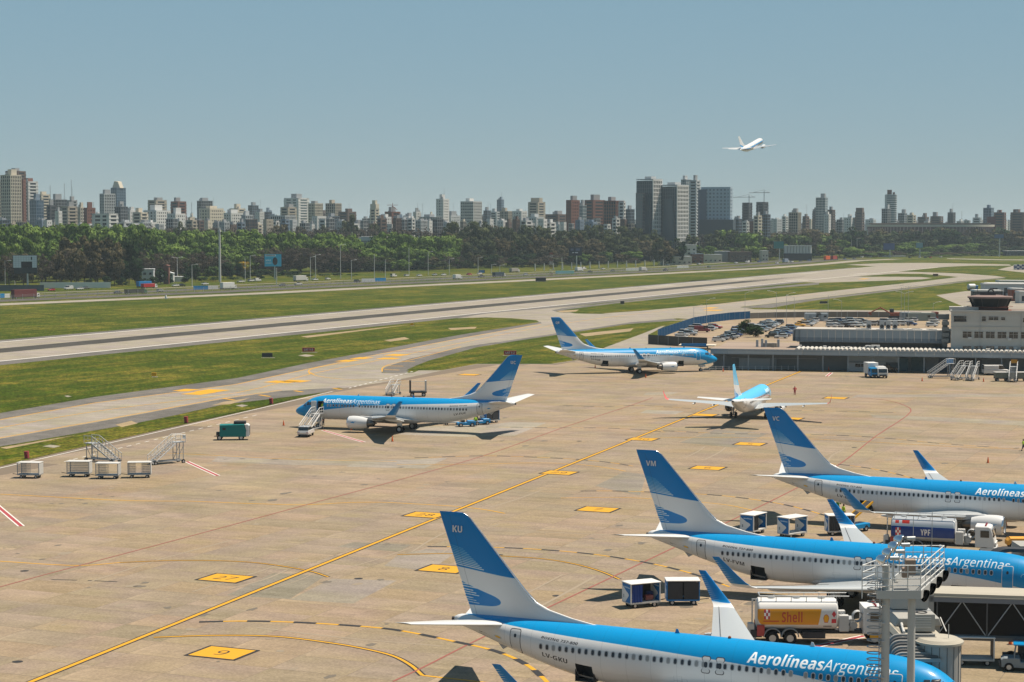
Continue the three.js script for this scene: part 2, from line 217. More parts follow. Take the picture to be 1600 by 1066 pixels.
// oil spots, tyre scuffs and manhole covers
{
  const blob = (c, r, k = 1) => { const p = [], n = 11; for (let i = 0; i < n; i++) { const a = i / n * 6.283, q = r * rr(.55, 1.2); p.push(uw(c, Math.cos(a) * q * k, Math.sin(a) * q)); } return sheet(p, .0465); };
  const s1 = [], s2 = []; seed = 99;
  for (const [x, y, n, s] of [[190, 770, 10, 5], [115, 787, 9, 4], [380, 720, 8, 5], [50, 866, 12, 4], [395, 776, 8, 5], [1330, 594, 14, 9], [640, 690, 14, 8], [1000, 590, 12, 8], [1170, 660, 12, 7], [800, 690, 7, 6], [700, 960, 8, 6], [930, 840, 9, 6], [1230, 860, 16, 6], [1180, 960, 14, 5], [1010, 930, 10, 4], [1450, 700, 16, 14], [520, 860, 12, 14], [250, 950, 12, 9], [850, 640, 16, 16], [600, 760, 14, 14], [300, 690, 8, 8], [1430, 840, 12, 7], [450, 1040, 10, 7]]) for (let i = 0; i < n; i++) { const c = G(x, y).add(V(rr(-s, s), 0, rr(-s, s) * 1.4)); (rnd() < .5 ? s1 : s2).push(blob(c, rr(.12, .6), rr(.6, 2.2))); }
  part('oil_stain', s1, mat([.13, .11, .085], .7), apron).userData.kind = 'stuff'; part('oil_stain', s2, mat([.24, .20, .15], .9), apron).userData.kind = 'stuff';
  const scuff = []; for (let i = 0; i < 46; i++) { const a = G(rr(60, 1500), rr(610, 1010)), l = rr(6, 26), th = AX + (rnd() < .5 ? 0 : Math.PI / 2) + rr(-.12, .12), b = V(Math.sin(th), 0, -Math.cos(th)), m = a.clone().addScaledVector(b, l / 2).add(V(rr(-.8, .8), 0, rr(-.8, .8))); const q = smooth([a, m, a.clone().addScaledVector(b, l)], 5); scuff.push(ribbon(q, rr(.12, .3), .0475)); if (rnd() < .5) scuff.push(ribbon(q, rr(.12, .3), .0475, 3.2)); } part('tyre_scuff', scuff, mat([.27, .225, .17], .9), apron).userData.kind = 'stuff';
  for (const [x, y] of [[38, 893], [870, 932], [27, 1035], [780, 868], [905, 690], [560, 905], [1335, 700]]) part('manhole_cover', new THREE.CircleGeometry(.42, 16).rotateX(-Math.PI / 2).translate(0, .043, 0), M.black, apron).position.copy(G(x, y)).setY(0);
  for (const [x, y, x2, y2] of [[80, 906.5, 120, 907.5], [137, 908, 183, 910]]) part('channel_grate', ribbon(PX([[x, y], [x2, y2]]), .28, .043), M.black, apron);
}
// ---------- painted markings ----------
const mark = (g, m, n = 'painted_line') => part(n, g, m, apron);
const lineB = (pts, w = .34, y = .050) => { mark(ribbon(pts, w + .3, y), M.black); mark(ribbon(pts, w, y + .004), M.yellow); };
const lineT = (pts, w = .2) => mark(ribbon(pts, w, .0525), M.yellow);
const t0 = G(50, 1066), t1 = G(1252, 580.5), main = []; for (let i = -10; i <= 60; i++) main.push(t0.clone().lerp(t1, i / 60));
lineB(main, .42, .0585);
const pl = a => smooth(PX(a), 6);
lineB(pl([[187, 880], [262, 877], [337, 877], [397, 880], [450, 887], [487, 894], [513, 902.5]]), .2); lineT(pl([[-60, 875], [0, 878], [127, 884.5], [187, 880]]), .26);
lineB(pl([[240, 997], [337, 994], [431, 995.6], [525, 1007], [560, 1013], [611, 1025], [641, 1040], [660, 1056.6]]), .28); lineT(pl([[660, 1056.6], [690, 1060], [760, 1068], [900, 1090]]), .3);
lineB(pl([[621, 867.6], [702, 866], [779, 869.5], [847, 874], [897, 882], [938, 893.5], [968, 906]]), .2);
lineT(pl([[300, 784], [403, 788], [477, 789.5], [548, 786], [600, 785.8], [644, 788], [712, 792], [756, 797], [789, 803]]), .26);
lineT(pl([[620, 726.5], [739, 726], [837, 724], [893, 725.5], [950, 732], [978, 737]])); lineT(pl([[876, 779], [960, 778], [1006, 779.6], [1087, 785], [1137, 790], [1184, 800]])); lineT(pl([[1020, 685], [1100, 684], [1250, 686], [1340, 690], [1480, 698], [1640, 704]]));
lineT(pl([[0, 773], [60, 776], [200, 783], [300, 784]]), .26); lineT(pl([[250, 708], [350, 713], [450, 718], [620, 722]]), .2);
const lineD = (pts, w = .34) => { lineT(pts, w * .8); dashes(pts, 2.2, 2.2, w + .1, .0565).forEach(g => mark(g, M.black, 'black_dash')); };
lineD(pl([[311, 973], [375, 971.6], [450, 973], [525, 977], [600, 983], [640, 989], [708, 1003], [776, 1019], [823, 1040], [854, 1066], [880, 1095]]), .45);
lineD(pl([[668, 855], [729, 855.5], [796, 857], [864, 861], [931, 867.5], [999, 878], [1049, 888.5], [1090, 900], [1140, 918]]));
lineD(pl([[648, 716], [753, 713], [823, 714.5], [893, 718], [950, 723], [989, 729]]), .26); lineD(pl([[907, 768], [960, 768], [1006, 769.3], [1076, 772], [1124, 775], [1176, 781], [1229, 790], [1289, 806], [1320, 816]]), .3);
lineD(pl([[1000, 672], [1062, 675], [1130, 678], [1225, 679], [1337, 682], [1403, 687], [1463, 693], [1560, 700]]), .24); lineD(pl([[1240, 718], [1290, 724], [1350, 731], [1400, 741], [1440, 752]]), .26);
lineD(pl([[760, 668], [880, 669], [960, 670], [1040, 676]]), .2); lineD(pl([[880, 634], [940, 636], [1000, 634], [1100, 640], [1250, 642], [1400, 645]]), .18);
const redL = (p, w = .22) => mark(ribbon(smooth(PX(p), 4), w, .056), M.redline);
redL([[-40, 930], [0, 918], [300, 838], [477, 790], [640, 746], [755, 713], [885, 667], [983, 635], [1020, 622]], .2); redL([[614, 1066], [661, 1044], [752, 998], [857, 950], [1048, 859], [1130, 820], [1242, 765], [1309, 728], [1369, 682], [1423, 644], [1418, 636], [1385, 626], [1337, 621]], .2);
for (const [a, b] of [[[292, 722], [340, 744]], [[-18, 780], [33, 823]], [[505, 673], [568, 691.5]], [[1268, 1013], [1350, 995]], [[1292, 588.4], [1299, 583]]]) { const p = PX([a, b]); mark(ribbon(p, .8, .052), M.lwhite); mark(ribbon(p, .44, .057), M.red); }
for (const [x, y, s, k] of [[347, 1021.5, '9', 1], [353, 904.5, '27', 1], [665, 805.5, '28', 1], [694, 890, '8', 1], [934, 797, '7', 1], [874, 739.5, '29', 1], [1106, 732, '6', 1], [1004, 687, '30', 1], [1172, 694.5, '5', 1], [1100, 649, '', 1], [1234, 654.5, '', 1], [1306, 622.5, '', 1], [733, 586, '', 1]]) {
  const c = G(x, y), R4 = (u, w, yy) => sheet([uw(c, -u, -w), uw(c, u, -w), uw(c, u, w), uw(c, -u, w)], yy);
  const q = part('stand_number', R4(1.95, 2.3, .066), M.black, apron); part('number_field', R4(1.7, 2.02, .070), M.yellow, q);
  if (!s) continue;
  const g = new THREE.ShapeGeometry(fontR.generateShapes(s, 1.5)); g.computeBoundingBox(); const bb = g.boundingBox; g.translate(-(bb.min.x + bb.max.x) / 2, -(bb.min.y + bb.max.y) / 2, 0);
  g.rotateX(-Math.PI / 2); g.rotateY(-AX); g.translate(c.x, .074, c.z); part('number', g, M.black, q);
}
// taxiway paint
const tax = scene.getObjectByName('taxiway'), tm = (g, m, n = 'painted_line') => part(n, g, m, tax);
for (const a of [[[-300, 712], [0, 656.5], [150, 630], [370, 601], [480, 577.5], [578, 557], [716, 530], [800, 515], [846, 507]], [[-300, 760], [0, 685], [150, 659], [345, 623.6], [440, 610]]]) { tm(ribbon(PX(a), .2, .028), M.yellow); tm(ribbon(PX(a), .2, .028, .45), M.yellow); }
tm(ribbon(smooth(PX([[-300, 735], [0, 669], [150, 643], [370, 614], [484, 585], [578, 566], [716, 537], [800, 520], [900, 503], [1000, 490], [1120, 476], [1280, 459]]), 4), .3, .034), M.yellow);
tm(ribbon(smooth(PX([[484, 585], [483, 579], [494, 575], [560, 563]]), 6), .3, .034), M.yellow); tm(ribbon(smooth(PX([[484, 582], [497, 588], [540, 593], [600, 594.5], [680, 595]]), 6), .3, .034), M.yellow);
tm(ribbon(smooth(PX([[720, 542], [640, 563], [608, 570], [598, 575], [597, 581]]), 6), .3, .034), M.yellow);
for (const [x, y, a, b] of [[310, 615, 3, 4.5], [331, 611, 3, 5], [291, 610, 2.5, 3.5], [440, 597, 2.5, 6], [462, 596, 2.5, 5], [543, 564, 3, 4], [565, 560, 3, 4], [607, 560.5, 2.5, 5], [620, 555, 3, 5], [1110, 481.5, 5, 4], [1115, 485, 4, 6], [1350, 436, 8, 4]]) { const c = G(x, y); tm(sheet([uw(c, -a, -b * .5), uw(c, a, -b * .5), uw(c, a, b * .5), uw(c, -a, b * .5)], .040), M.yellow, 'painted_sign'); }
for (const [x, y, x2, y2] of [[460, 611, 473, 613], [405, 617.5, 422, 620], [348, 623, 366, 625.5], [628, 565, 648, 565.5], [603, 572, 630, 572.5], [600, 578, 624, 578.6], [520, 607, 534, 609]]) tm(ribbon(PX([[x, y], [x2, y2]]), .8, .044), M.yellow, 'shoulder_bar');
tm(ribbon(PX([[596, 549], [686, 551]]), .5, .044), M.red);
for (let i = 0; i < 13; i++) { const a = G(545 + i * 8, 607 - i * 2.1), b = G(549 + i * 8, 606 - i * 2.1); mark(ribbon([a, b], .35, .05), M.lwhite, 'service_road_dash'); }
for (let i = 0; i < 22; i++) { const a = G(100 + i * 14, 722 - i * 3.4), b = G(107 + i * 14, 720.3 - i * 3.4); mark(ribbon([a, b], .2, .05), M.lwhite, 'service_road_dash'); }
mark(ribbon(PX([[-60, 745], [0, 732], [295, 664.5], [520, 612]]), .25, .05), M.lwhite);
// roads beyond the runway
const hw = PX([[-300, 491], [0, 476], [200, 467.5], [400, 459], [600, 449], [800, 439.5], [1000, 429.5], [1200, 419], [1280, 413.2], [1340, 407.5], [1400, 405]]);
const off = (pts, d) => pts.map((p, i) => { const a = pts[Math.max(0, i - 1)], b = pts[Math.min(pts.length - 1, i + 1)], t = b.clone().sub(a).normalize(); return p.clone().add(V(t.z * d, 0, -t.x * d)); });
struct('perimeter_road', ribbon(hw, 16, .05, 0), M.pale);
struct('highway', [ribbon(hw, 17, .055, 30), ribbon(hw, 15, .055, 62)], M.road);
struct('pavement', [ribbon(hw, 6, .06, 90)], M.grey);
// service road and right hand stands
struct('service_road', sheet(PX([[1463, 461.5], [1510, 455], [1700, 452], [1800, 500], [1513, 482.5]]), .034), M.pale);
struct('service_road', sheet(PX([[1559, 421.6], [1585, 415], [1700, 411], [1700, 437]]), .036), M.pale);
struct('service_road', sheet(PX([[1480, 403.8], [1560, 405.4], [1800, 408], [1800, 409.5], [1560, 406.6], [1480, 404.8]]), .036), M.pale);
// ---------- aircraft ----------
// local frame: x runs aft from the nose, y up from the ground, z to port
function interp(tab, s, k) { let i = 1; while (i < tab.length - 1 && tab[i][0] < s) i++; const a = tab[i - 1], b = tab[i], t = Math.min(1, Math.max(0, (s - a[0]) / (b[0] - a[0]))); return a[k] + (b[k] - a[k]) * t; }
function hermite(tab, s, k) { // smooth through the stations
  let i = 1; while (i < tab.length - 1 && tab[i][0] < s) i++; const p1 = tab[i - 1], p2 = tab[i], p0 = tab[i - 2] || p1, p3 = tab[i + 1] || p2, h = p2[0] - p1[0], t = Math.min(1, Math.max(0, (s - p1[0]) / h));
  let m1 = p2[0] === p0[0] ? 0 : (p2[k] - p0[k]) / (p2[0] - p0[0]) * h, m2 = p3[0] === p1[0] ? 0 : (p3[k] - p1[k]) / (p3[0] - p1[0]) * h;
  const dl = p2[k] - p1[k]; if (dl === 0) m1 = m2 = 0; else { m1 = Math.sign(dl) * Math.min(Math.max(0, m1 * Math.sign(dl)), 3 * Math.abs(dl)); m2 = Math.sign(dl) * Math.min(Math.max(0, m2 * Math.sign(dl)), 3 * Math.abs(dl)); }
  const t2 = t * t, t3 = t2 * t; return (2 * t3 - 3 * t2 + 1) * p1[k] + (t3 - 2 * t2 + t) * m1 + (-2 * t3 + 3 * t2) * p2[k] + (t3 - t2) * m2;
}
// stations: s, bottom, top, half width
const ST738 = [[0, 2.6, 2.7, .02], [.08, 2.42, 2.86, .2], [.3, 2.24, 3.1, .45], [.8, 2.0, 3.42, .8], [1.5, 1.8, 3.82, 1.12], [2.0, 1.7, 4.2, 1.28], [2.6, 1.62, 4.62, 1.44], [3.4, 1.54, 4.98, 1.6], [4.4, 1.49, 5.22, 1.74], [5.6, 1.46, 5.38, 1.84], [7, 1.45, 5.45, 1.88], [24.5, 1.45, 5.45, 1.88], [27, 1.62, 5.45, 1.85], [29.5, 2.1, 5.45, 1.70], [32, 2.8, 5.44, 1.44], [34.2, 3.48, 5.42, 1.1], [36.2, 4.12, 5.38, .72], [37.6, 4.55, 5.28, .4], [38, 4.72, 5.1, .12]];
const ST190 = [[0, 2.5, 2.6, .02], [.08, 2.36, 2.76, .18], [.4, 2.1, 3.05, .5], [1, 1.9, 3.4, .85], [1.8, 1.75, 3.95, 1.12], [2.6, 1.66, 4.4, 1.3], [3.8, 1.6, 4.75, 1.43], [5.5, 1.58, 4.92, 1.5], [23, 1.58, 4.92, 1.5], [26, 1.85, 4.92, 1.46], [29, 2.5, 4.92, 1.26], [32, 3.3, 4.9, .92], [34.4, 3.95, 4.8, .52], [35.6, 4.3, 4.68, .2], [35.7, 4.42, 4.56, .05]];
function bodySurf(st) { return (s, phi, o = 0) => { const b = hermite(st, s, 1), t = hermite(st, s, 2), w = hermite(st, s, 3), h = (t - b) / 2, c = (t + b) / 2; return V(s, c + (h + o) * Math.cos(phi), (w + o) * Math.sin(phi)); }; }
function phiAt(st, s, y) { const b = hermite(st, s, 1), t = hermite(st, s, 2), h = (t - b) / 2, c = (t + b) / 2; return Math.acos(Math.min(1, Math.max(-1, (y - c) / h))); }
function fuselage(st, holes) {
  const L = st.at(-1)[0], ss = new Set([0, .03, .08, .16, .3, .5, .75, 1, 1.3, 1.6, 2, 2.4, 2.8, 3.3, 3.9, 4.5, 5.2, 6]); for (let s = 7; s < L; s += 1) ss.add(s); [L, L - .1, L - .25, L - .5].forEach(s => ss.add(s)); holes.forEach(h => { ss.add(h[0]); ss.add(h[1]); });
  const S = [...ss].sort((a, b) => a - b), P = []; const N = 56; for (let i = 0; i <= N; i++) P.push(-Math.PI + i / N * 2 * Math.PI); holes.forEach(h => { P.push(h[2], h[3]); }); P.sort((a, b) => a - b);
  const f = bodySurf(st), pos = [], uv = [], idx = [], n = P.length;
  S.forEach(s => P.forEach(p => { const v = f(s, p); pos.push(v.x, v.y, v.z); uv.push(s / L, 1 - (p + Math.PI) / (2 * Math.PI)); }));
  for (let i = 1; i < S.length; i++) for (let j = 1; j < n; j++) {
    const sm = (S[i] + S[i - 1]) / 2, pm = (P[j] + P[j - 1]) / 2; if (holes.some(h => sm > h[0] && sm < h[1] && pm > h[2] && pm < h[3])) continue;
    const a = (i - 1) * n + j - 1, b = a + 1, c = i * n + j - 1, d = c + 1; idx.push(a, c, b, b, c, d);
  }
  const g = new THREE.BufferGeometry(); g.setAttribute('position', new THREE.Float32BufferAttribute(pos, 3)); g.setAttribute('uv', new THREE.Float32BufferAttribute(uv, 2)); g.setIndex(idx); g.computeVertexNormals();
  const nn = g.attributes.normal; for (let i = 0; i < S.length; i++) { const a = i * n, b = a + n - 1, v = V(nn.getX(a) + nn.getX(b), nn.getY(a) + nn.getY(b), 0).normalize(); nn.setXYZ(a, v.x, v.y, 0); nn.setXYZ(b, v.x, v.y, 0); }
  return g;
}
// patch on the skin with rounded corners, o proud
function skin(st, s0, s1, y0, y1, side, o, rad = .12, n = 6) {
  const f = bodySurf(st), out = [], cx = (s0 + s1) / 2, cy = (y0 + y1) / 2, hw = (s1 - s0) / 2, hh = (y1 - y0) / 2; rad = Math.min(rad, hw, hh);
  const rim = [], es = hh > .6 ? 7 : 1; for (let q = 0; q < 4; q++) { for (let k = 0; k <= 3; k++) { const a = q * Math.PI / 2 + k / 3 * Math.PI / 2, ex = (q === 0 || q === 3 ? 1 : -1) * (hw - rad), ey = (q < 2 ? 1 : -1) * (hh - rad); rim.push([cx + ex + rad * Math.cos(a), cy + ey + rad * Math.sin(a)]); } if (q === 1 || q === 3) { const p = rim.at(-1); for (let k = 1; k < es; k++) rim.push([p[0], p[1] + (q === 1 ? -1 : 1) * 2 * (hh - rad) * k / es]); } }
  const pos = [], add = (x, y) => { const v = f(x, side * phiAt(st, x, y), o); pos.push(v.x, v.y, v.z); };
  const R2 = hh > .6 ? 2 : 3; const ring = k => rim.map(p => [cx + (p[0] - cx) * k, hh > .6 ? p[1] : cy + (p[1] - cy) * k]);
  for (let r = 0; r < R2; r++) { const A = ring(r / R2), B = ring((r + 1) / R2); for (let i = 0; i < rim.length; i++) { const j = (i + 1) % rim.length; const q = side > 0 ? [A[i], B[j], B[i], A[i], A[j], B[j]] : [A[i], B[i], B[j], A[i], B[j], A[j]]; q.forEach(p => add(...p)); } }
  const g = new THREE.BufferGeometry(); g.setAttribute('position', new THREE.Float32BufferAttribute(pos, 3)); g.computeVertexNormals(); return g;
}
// wing-like surface through sections [x, y, z of leading edge, chord, thickness, span direction up?]
const AF = [[1, .02], [.8, .35], [.55, .8], [.3, 1], [.12, .85], [.03, .5], [0, 0], [.03, -.35], [.12, -.55], [.3, -.62], [.55, -.45], [.8, -.18], [1, -.02]];
function surf(secs, uvf) {
  const pos = [], idx = [], n = AF.length, uv = [];
  secs.forEach((s, i) => { const a = secs[Math.max(0, i - 1)], b = secs[Math.min(secs.length - 1, i + 1)], d = V(0, b[1] - a[1], b[2] - a[2]).normalize(), nrm = V(0, d.z, -d.y); if (nrm.y < 0 || (Math.abs(nrm.y) < 1e-6 && nrm.z < 0)) nrm.negate();
    for (const [cx, ty] of AF) { const p = [s[0] + cx * s[3], s[1] + nrm.y * ty * s[4] / 2 * 1.2, s[2] + nrm.z * ty * s[4] / 2 * 1.2]; pos.push(...p); uv.push(...(uvf ? uvf(p, cx, i / (secs.length - 1)) : [cx, i])); } });
  for (let i = 1; i < secs.length; i++) for (let j = 0; j < n; j++) { const a = (i - 1) * n + j, b = (i - 1) * n + (j + 1) % n, c = i * n + j, d = i * n + (j + 1) % n; idx.push(a, b, c, b, d, c); }
  for (const e of [0, secs.length - 1]) for (let j = 1; j < n / 2 - 1; j++) { const a = e * n + j - 1, b = e * n + j, c = e * n + n - j, d = e * n + n - 1 - j; idx.push(a, b, c, b, d, c); }
  const g = new THREE.BufferGeometry(); g.setAttribute('position', new THREE.Float32BufferAttribute(pos, 3)); g.setAttribute('uv', new THREE.Float32BufferAttribute(uv, 2)); g.setIndex(idx); g.computeVertexNormals(); return g;
}
const mir = a => a.map(s => [s[0], s[1], -s[2], ...s.slice(3)]);
// canvas livery. side +1 port, -1 starboard
function canvas(w, h, draw) { const c = document.createElement('canvas'); c.width = w; c.height = h; draw(c.getContext('2d'), w, h); const t = new THREE.CanvasTexture(c); t.colorSpace = THREE.SRGBColorSpace; t.anisotropy = 8; return t; }
const CEL = '#0085be', DEEP = '#0085be', FINB = '#0074b4', WHT = '#d2d3d3';
function livery(st, W2, H2, L, reg, kind) {
  return canvas(W2, H2, (g) => {
    const X = s => s / L * W2, Y = (side, phi) => (side * phi + Math.PI) / (2 * Math.PI) * H2, YH = (side, s, y) => Y(side, phiAt(st, s, y));
    g.fillStyle = WHT; g.fillRect(0, 0, W2, H2);
    const area = (side, col, curve, from) => { g.fillStyle = col; g.beginPath(); g.moveTo(X(from), Y(side, 0)); curve.forEach(([s, y]) => g.lineTo(X(s), YH(side, s, y))); g.lineTo(X(curve.at(-1)[0]), Y(side, 0)); g.fill(); };
    const sm = (pts, n = 60) => { const o = []; for (let i = 0; i <= n; i++) { const s = pts[0][0] + (pts.at(-1)[0] - pts[0][0]) * i / n; o.push([s, hermite(pts, s, 1)]); } return o; };
    for (const side of [1, -1]) {
      if (kind === 'aa') {
        // deep blue nose and window band, light blue crown
        area(side, DEEP, sm([[0, 1.4], [2.2, 1.5], [2.9, 2.35], [4, 2.75], [6, 3.15], [8.5, 3.5], [12, 3.9], [16, 4.2], [22, 4.5], [30, 4.86], [35, 5.18], [37.2, 5.4]]), 0);
        g.fillStyle = DEEP; g.beginPath(); g.moveTo(X(2), Y(side, Math.PI)); g.lineTo(X(2), YH(side, 2, 1.9)); g.lineTo(X(3.2), YH(side, 3.2, 2.05)); g.lineTo(X(5), YH(side, 5, 1.62)); g.lineTo(X(7), Y(side, Math.PI)); g.fill();
        const N = 24; for (let i = 0; i <= N; i++) { const t = i / N; area(side, `rgba(0,133,190,${.16})`, sm([[1.2 + t * .8, 4.3], [2.4 + t * 1.5, 4.4 - t * .7], [4 + t, 4.5 - t * 1.15], [6, 4.62 - t * 1.1], [12, 4.7 - t * .62], [18, 4.75 - t * .4], [30, 4.9], [37.1, 5.39]]), 1.6); }
      } else if (kind === 'austral') {
        area(side, '#55b4e4', sm([[0, 1.4], [2, 1.5], [2.8, 2.4], [5, 3.0], [10, 3.5], [20, 3.85], [28, 4.2], [33, 4.6], [35, 4.78]]), 0);
        g.strokeStyle = '#b8364a'; g.lineWidth = 5; g.beginPath(); sm([[2.6, 2.2], [5, 2.85], [10, 3.36], [20, 3.72], [28, 4.08], [33, 4.5]]).forEach(([s, y], i) => g[i ? 'lineTo' : 'moveTo'](X(s), YH(side, s, y))); g.stroke();
      } else { // old white scheme with blue cheat lines
        for (const [a, b, c] of [[3.35, 3.95, '#2b8ec9'], [3.0, 3.3, '#2a3f7c']]) { g.fillStyle = c; g.beginPath(); const p = sm([[2.5, b], [28, b + .1], [34, b + 1.2], [37, 5.35]]), q = sm([[2.5, a], [28, a + .1], [34, a + 1.1], [37, 5.2]]).reverse(); [...p, ...q].forEach(([s, y], i) => g[i ? 'lineTo' : 'moveTo'](X(s), YH(side, s, y))); g.fill(); }
      }
      const text = (str, s, y, hgt, font, col, width) => { g.save(); g.translate(X(s), YH(side, s, y)); if (side < 0) g.rotate(Math.PI); const circ = H2 / 12.1 * 1; g.scale(1, 1); g.font = font.replace('#', Math.round(hgt * circ)); g.fillStyle = col; g.textBaseline = 'middle'; const w = g.measureText(str).width, k = width ? width * W2 / L / w : (W2 / L) / circ; g.scale(k, 1); g.textAlign = 'center'; g.fillText(str, 0, 0); g.restore(); };
      if (kind === 'aa') {
        const a = side > 0 ? 1 : -1, c0 = 10.3; text('Aerolíneas', c0 - a * 2.3, 4.66, 1.12, 'italic bold #px sans-serif', '#f2f4f6', 5.2); text('Argentinas', c0 + a * 2.75, 4.66, 1.12, 'italic #px sans-serif', '#e6edf2', 4.9);
        text(reg, 29.3, 3.2, .55, 'bold #px sans-serif', '#2a2c30', 2.1); text('BOEING 737-800', 29, 4.45, .28, 'italic bold #px sans-serif', '#1c1e22', 2.9);
        g.save(); g.translate(X(34.0), YH(side, 34.0, 4.15)); const k = W2 / L; for (let i = 0; i < 16; i++) { g.rotate(Math.PI / 8); g.fillStyle = '#8fa8bf'; g.fillRect(-.03 * k, 0, .06 * k, .36 * k); } g.fillStyle = side < 0 ? '#e0b436' : '#2c86c2'; g.beginPath(); g.arc(0, 0, .24 * k, 0, 7); g.fill(); g.restore();
        g.fillStyle = '#35383c'; g.fillRect(X(35.4), YH(side, 35.4, 4.3), .25 * k, .12 * k); g.fillRect(X(35), YH(side, 35, 4.25), .5 * k, .05 * k);
        g.fillStyle = '#dfe8ef'; for (let i = 0; i < 7; i++) { const a = Math.PI * (i / 6 + 1) * side; g.beginPath(); g.arc(X(3.75) + Math.cos(a) * .3 * k, YH(side, 3.75, 3.7) + Math.sin(a) * .3 * k * (H2 / 12.1) / k, .045 * k, 0, 7); g.fill(); }
      } else if (kind === 'austral') { text('Austral', 7.4, 4.1, 1.2, 'italic bold #px sans-serif', '#f2f4f6', 4.2); }
    }
    // weathering: faint belly grime in long streaks, panel joints
    for (let i = 0; i < 420; i++) { g.fillStyle = `rgba(96,88,76,${rr(.02, .08)})`; const x = rr(.1, .95) * W2, y = (rnd() < .5 ? rr(0, .16) : rr(.84, 1)) * H2; g.fillRect(x, y, rr(30, 240) * W2 / 2048, rr(1, 4)); }
    g.fillStyle = 'rgba(40,44,50,.20)'; for (const s of [2.9, 4.4, 6.1, 8.6, 10.5, 12.4, 14.3, 16.2, 18.1, 20.1, 22, 23.8, 25.7, 27.6, 29.4, 31.2, 33.4, 35.6]) g.fillRect(X(s), 0, 1, H2); for (let i = 0; i < 40; i++) { const x = rr(3, 35), y = (rnd() < .5 ? rr(.04, .2) : rr(.8, .96)) * H2; g.strokeStyle = 'rgba(40,44,50,.28)'; g.lineWidth = 1; g.strokeRect(X(x), y, rr(.3, .9) * W2 / L, rr(.2, .5) * H2 / 12); } for (const p of [.30, .70, .12, .88]) g.fillRect(0, p * H2, W2, 1);
  });
}
function finTex(code, kind) { // window: x 26..40 aft, y 5..13
  return canvas(512, 320, (g, w, h) => {
    const X = s => (s - 26) / 14 * w, Y = y => h - (y - 5) / 8 * h; g.fillStyle = WHT; g.fillRect(0, 0, w, h);
    if (kind === 'old') { g.fillStyle = '#2b8ec9'; g.beginPath(); g.moveTo(X(31), Y(5)); g.lineTo(X(39), Y(8.4)); g.lineTo(X(39), Y(7.1)); g.lineTo(X(33), Y(5)); g.fill(); return; }
    const blue = kind === 'austral' ? '#58b6e4' : FINB; g.fillStyle = blue; g.beginPath(); g.moveTo(X(30), Y(13)); g.lineTo(X(30), Y(8.05)); g.bezierCurveTo(X(33), Y(8.1), X(36), Y(8.6), X(40), Y(9.0)); g.lineTo(X(40), Y(13)); g.fill();
    if (kind === 'austral') g.fillStyle = '#2f86c0'; g.beginPath(); g.moveTo(X(40), Y(8.0)); g.lineTo(X(38.1), Y(7.98)); g.bezierCurveTo(X(36.2), Y(7.15), X(35.2), Y(7.0), X(34.6), Y(6.75)); g.bezierCurveTo(X(34.0), Y(6.5), X(34.1), Y(6.08), X(35.3), Y(6.06)); g.lineTo(X(40), Y(6.02)); g.fill();
    // trailing speed lines
    g.strokeStyle = WHT; for (let i = 0; i < 11; i++) { g.lineWidth = 2.6 - i * .14; const y = 9.02 + i * .14, e = 35.6 + i * .17; g.globalAlpha = 1 - i * .05; g.beginPath(); g.moveTo(X(39.5), Y(y + .1)); g.lineTo(X(e), Y(y - .36)); g.stroke(); }
    for (let i = 0; i < 9; i++) { g.lineWidth = 3.4 - i * .18; const y = 7.85 - i * .18; g.globalAlpha = 1; g.beginPath(); g.moveTo(X(39.2), Y(y + .05)); g.lineTo(X(36.5 - (i % 3) * .25), Y(y - .22)); g.stroke(); } g.globalAlpha = 1;
    g.strokeStyle = 'rgba(50,60,70,.4)'; g.lineWidth = 1; g.beginPath(); g.moveTo(X(36.1), Y(5)); g.lineTo(X(38.4), Y(12.4)); g.stroke();
  });
}
function stripeTex() { return canvas(128, 256, (g, w, h) => { g.fillStyle = FINB; g.fillRect(0, 0, w, h); g.fillStyle = WHT; g.fillRect(0, h * .86, w, h); for (let i = 0; i < 14; i++) { const y = h * (.84 - i * .055); g.beginPath(); g.moveTo(w, y); g.lineTo(w, y + 4.4); g.lineTo(w * .5, y + 1); g.fill(); } }); }
const paint = (map, o = {}) => new THREE.MeshPhysicalMaterial({ map, roughness: .42, metalness: 0, clearcoat: .3, clearcoatRoughness: .12, specularIntensity: .35, side: THREE.DoubleSide, ...o });
const PWING = mat('#a9aeb0', .4, .1, { clearcoat: .4, clearcoatRoughness: .15 }), PW = mat('#cbcccb', .42, 0, { clearcoat: .4, clearcoatRoughness: .15 }), PG = mat([.40, .41, .42], .45), PBELLY = mat('#b9babb', .45, 0, { clearcoat: .4 });
const stripes = paint(stripeTex());
const mWin = mat([.035, .04, .05], .15), mBlind = mat([.26, .27, .27], .5), mGap = mat([.03, .03, .035], .7), mDoorW = mat('#c3c4c4', .42, 0, { clearcoat: .4 }), mHot = mat([.16, .145, .13], .4, .9), mSilver = mat([.62, .63, .65], .22, 1);
const geoCache = {};
function wheel(parent, x, y, z, r, w) { const k = `w${r}${w}`; const g = geoCache[k] || (geoCache[k] = { t: new THREE.LatheGeometry([[r * .55, -w / 2], [r * .92, -w / 2], [r, -w * .32], [r, w * .32], [r * .92, w / 2], [r * .55, w / 2]].map(p => new THREE.Vector2(...p)), 20).rotateX(Math.PI / 2), h: cyl(r * .55, r * .55, w * .8, 0, 0, 0, 16, 'z') }); const o = part('wheel', g.t, M.tyre, parent); o.position.set(x, y, z); part('hub', g.h, M.hub, o); return o; }
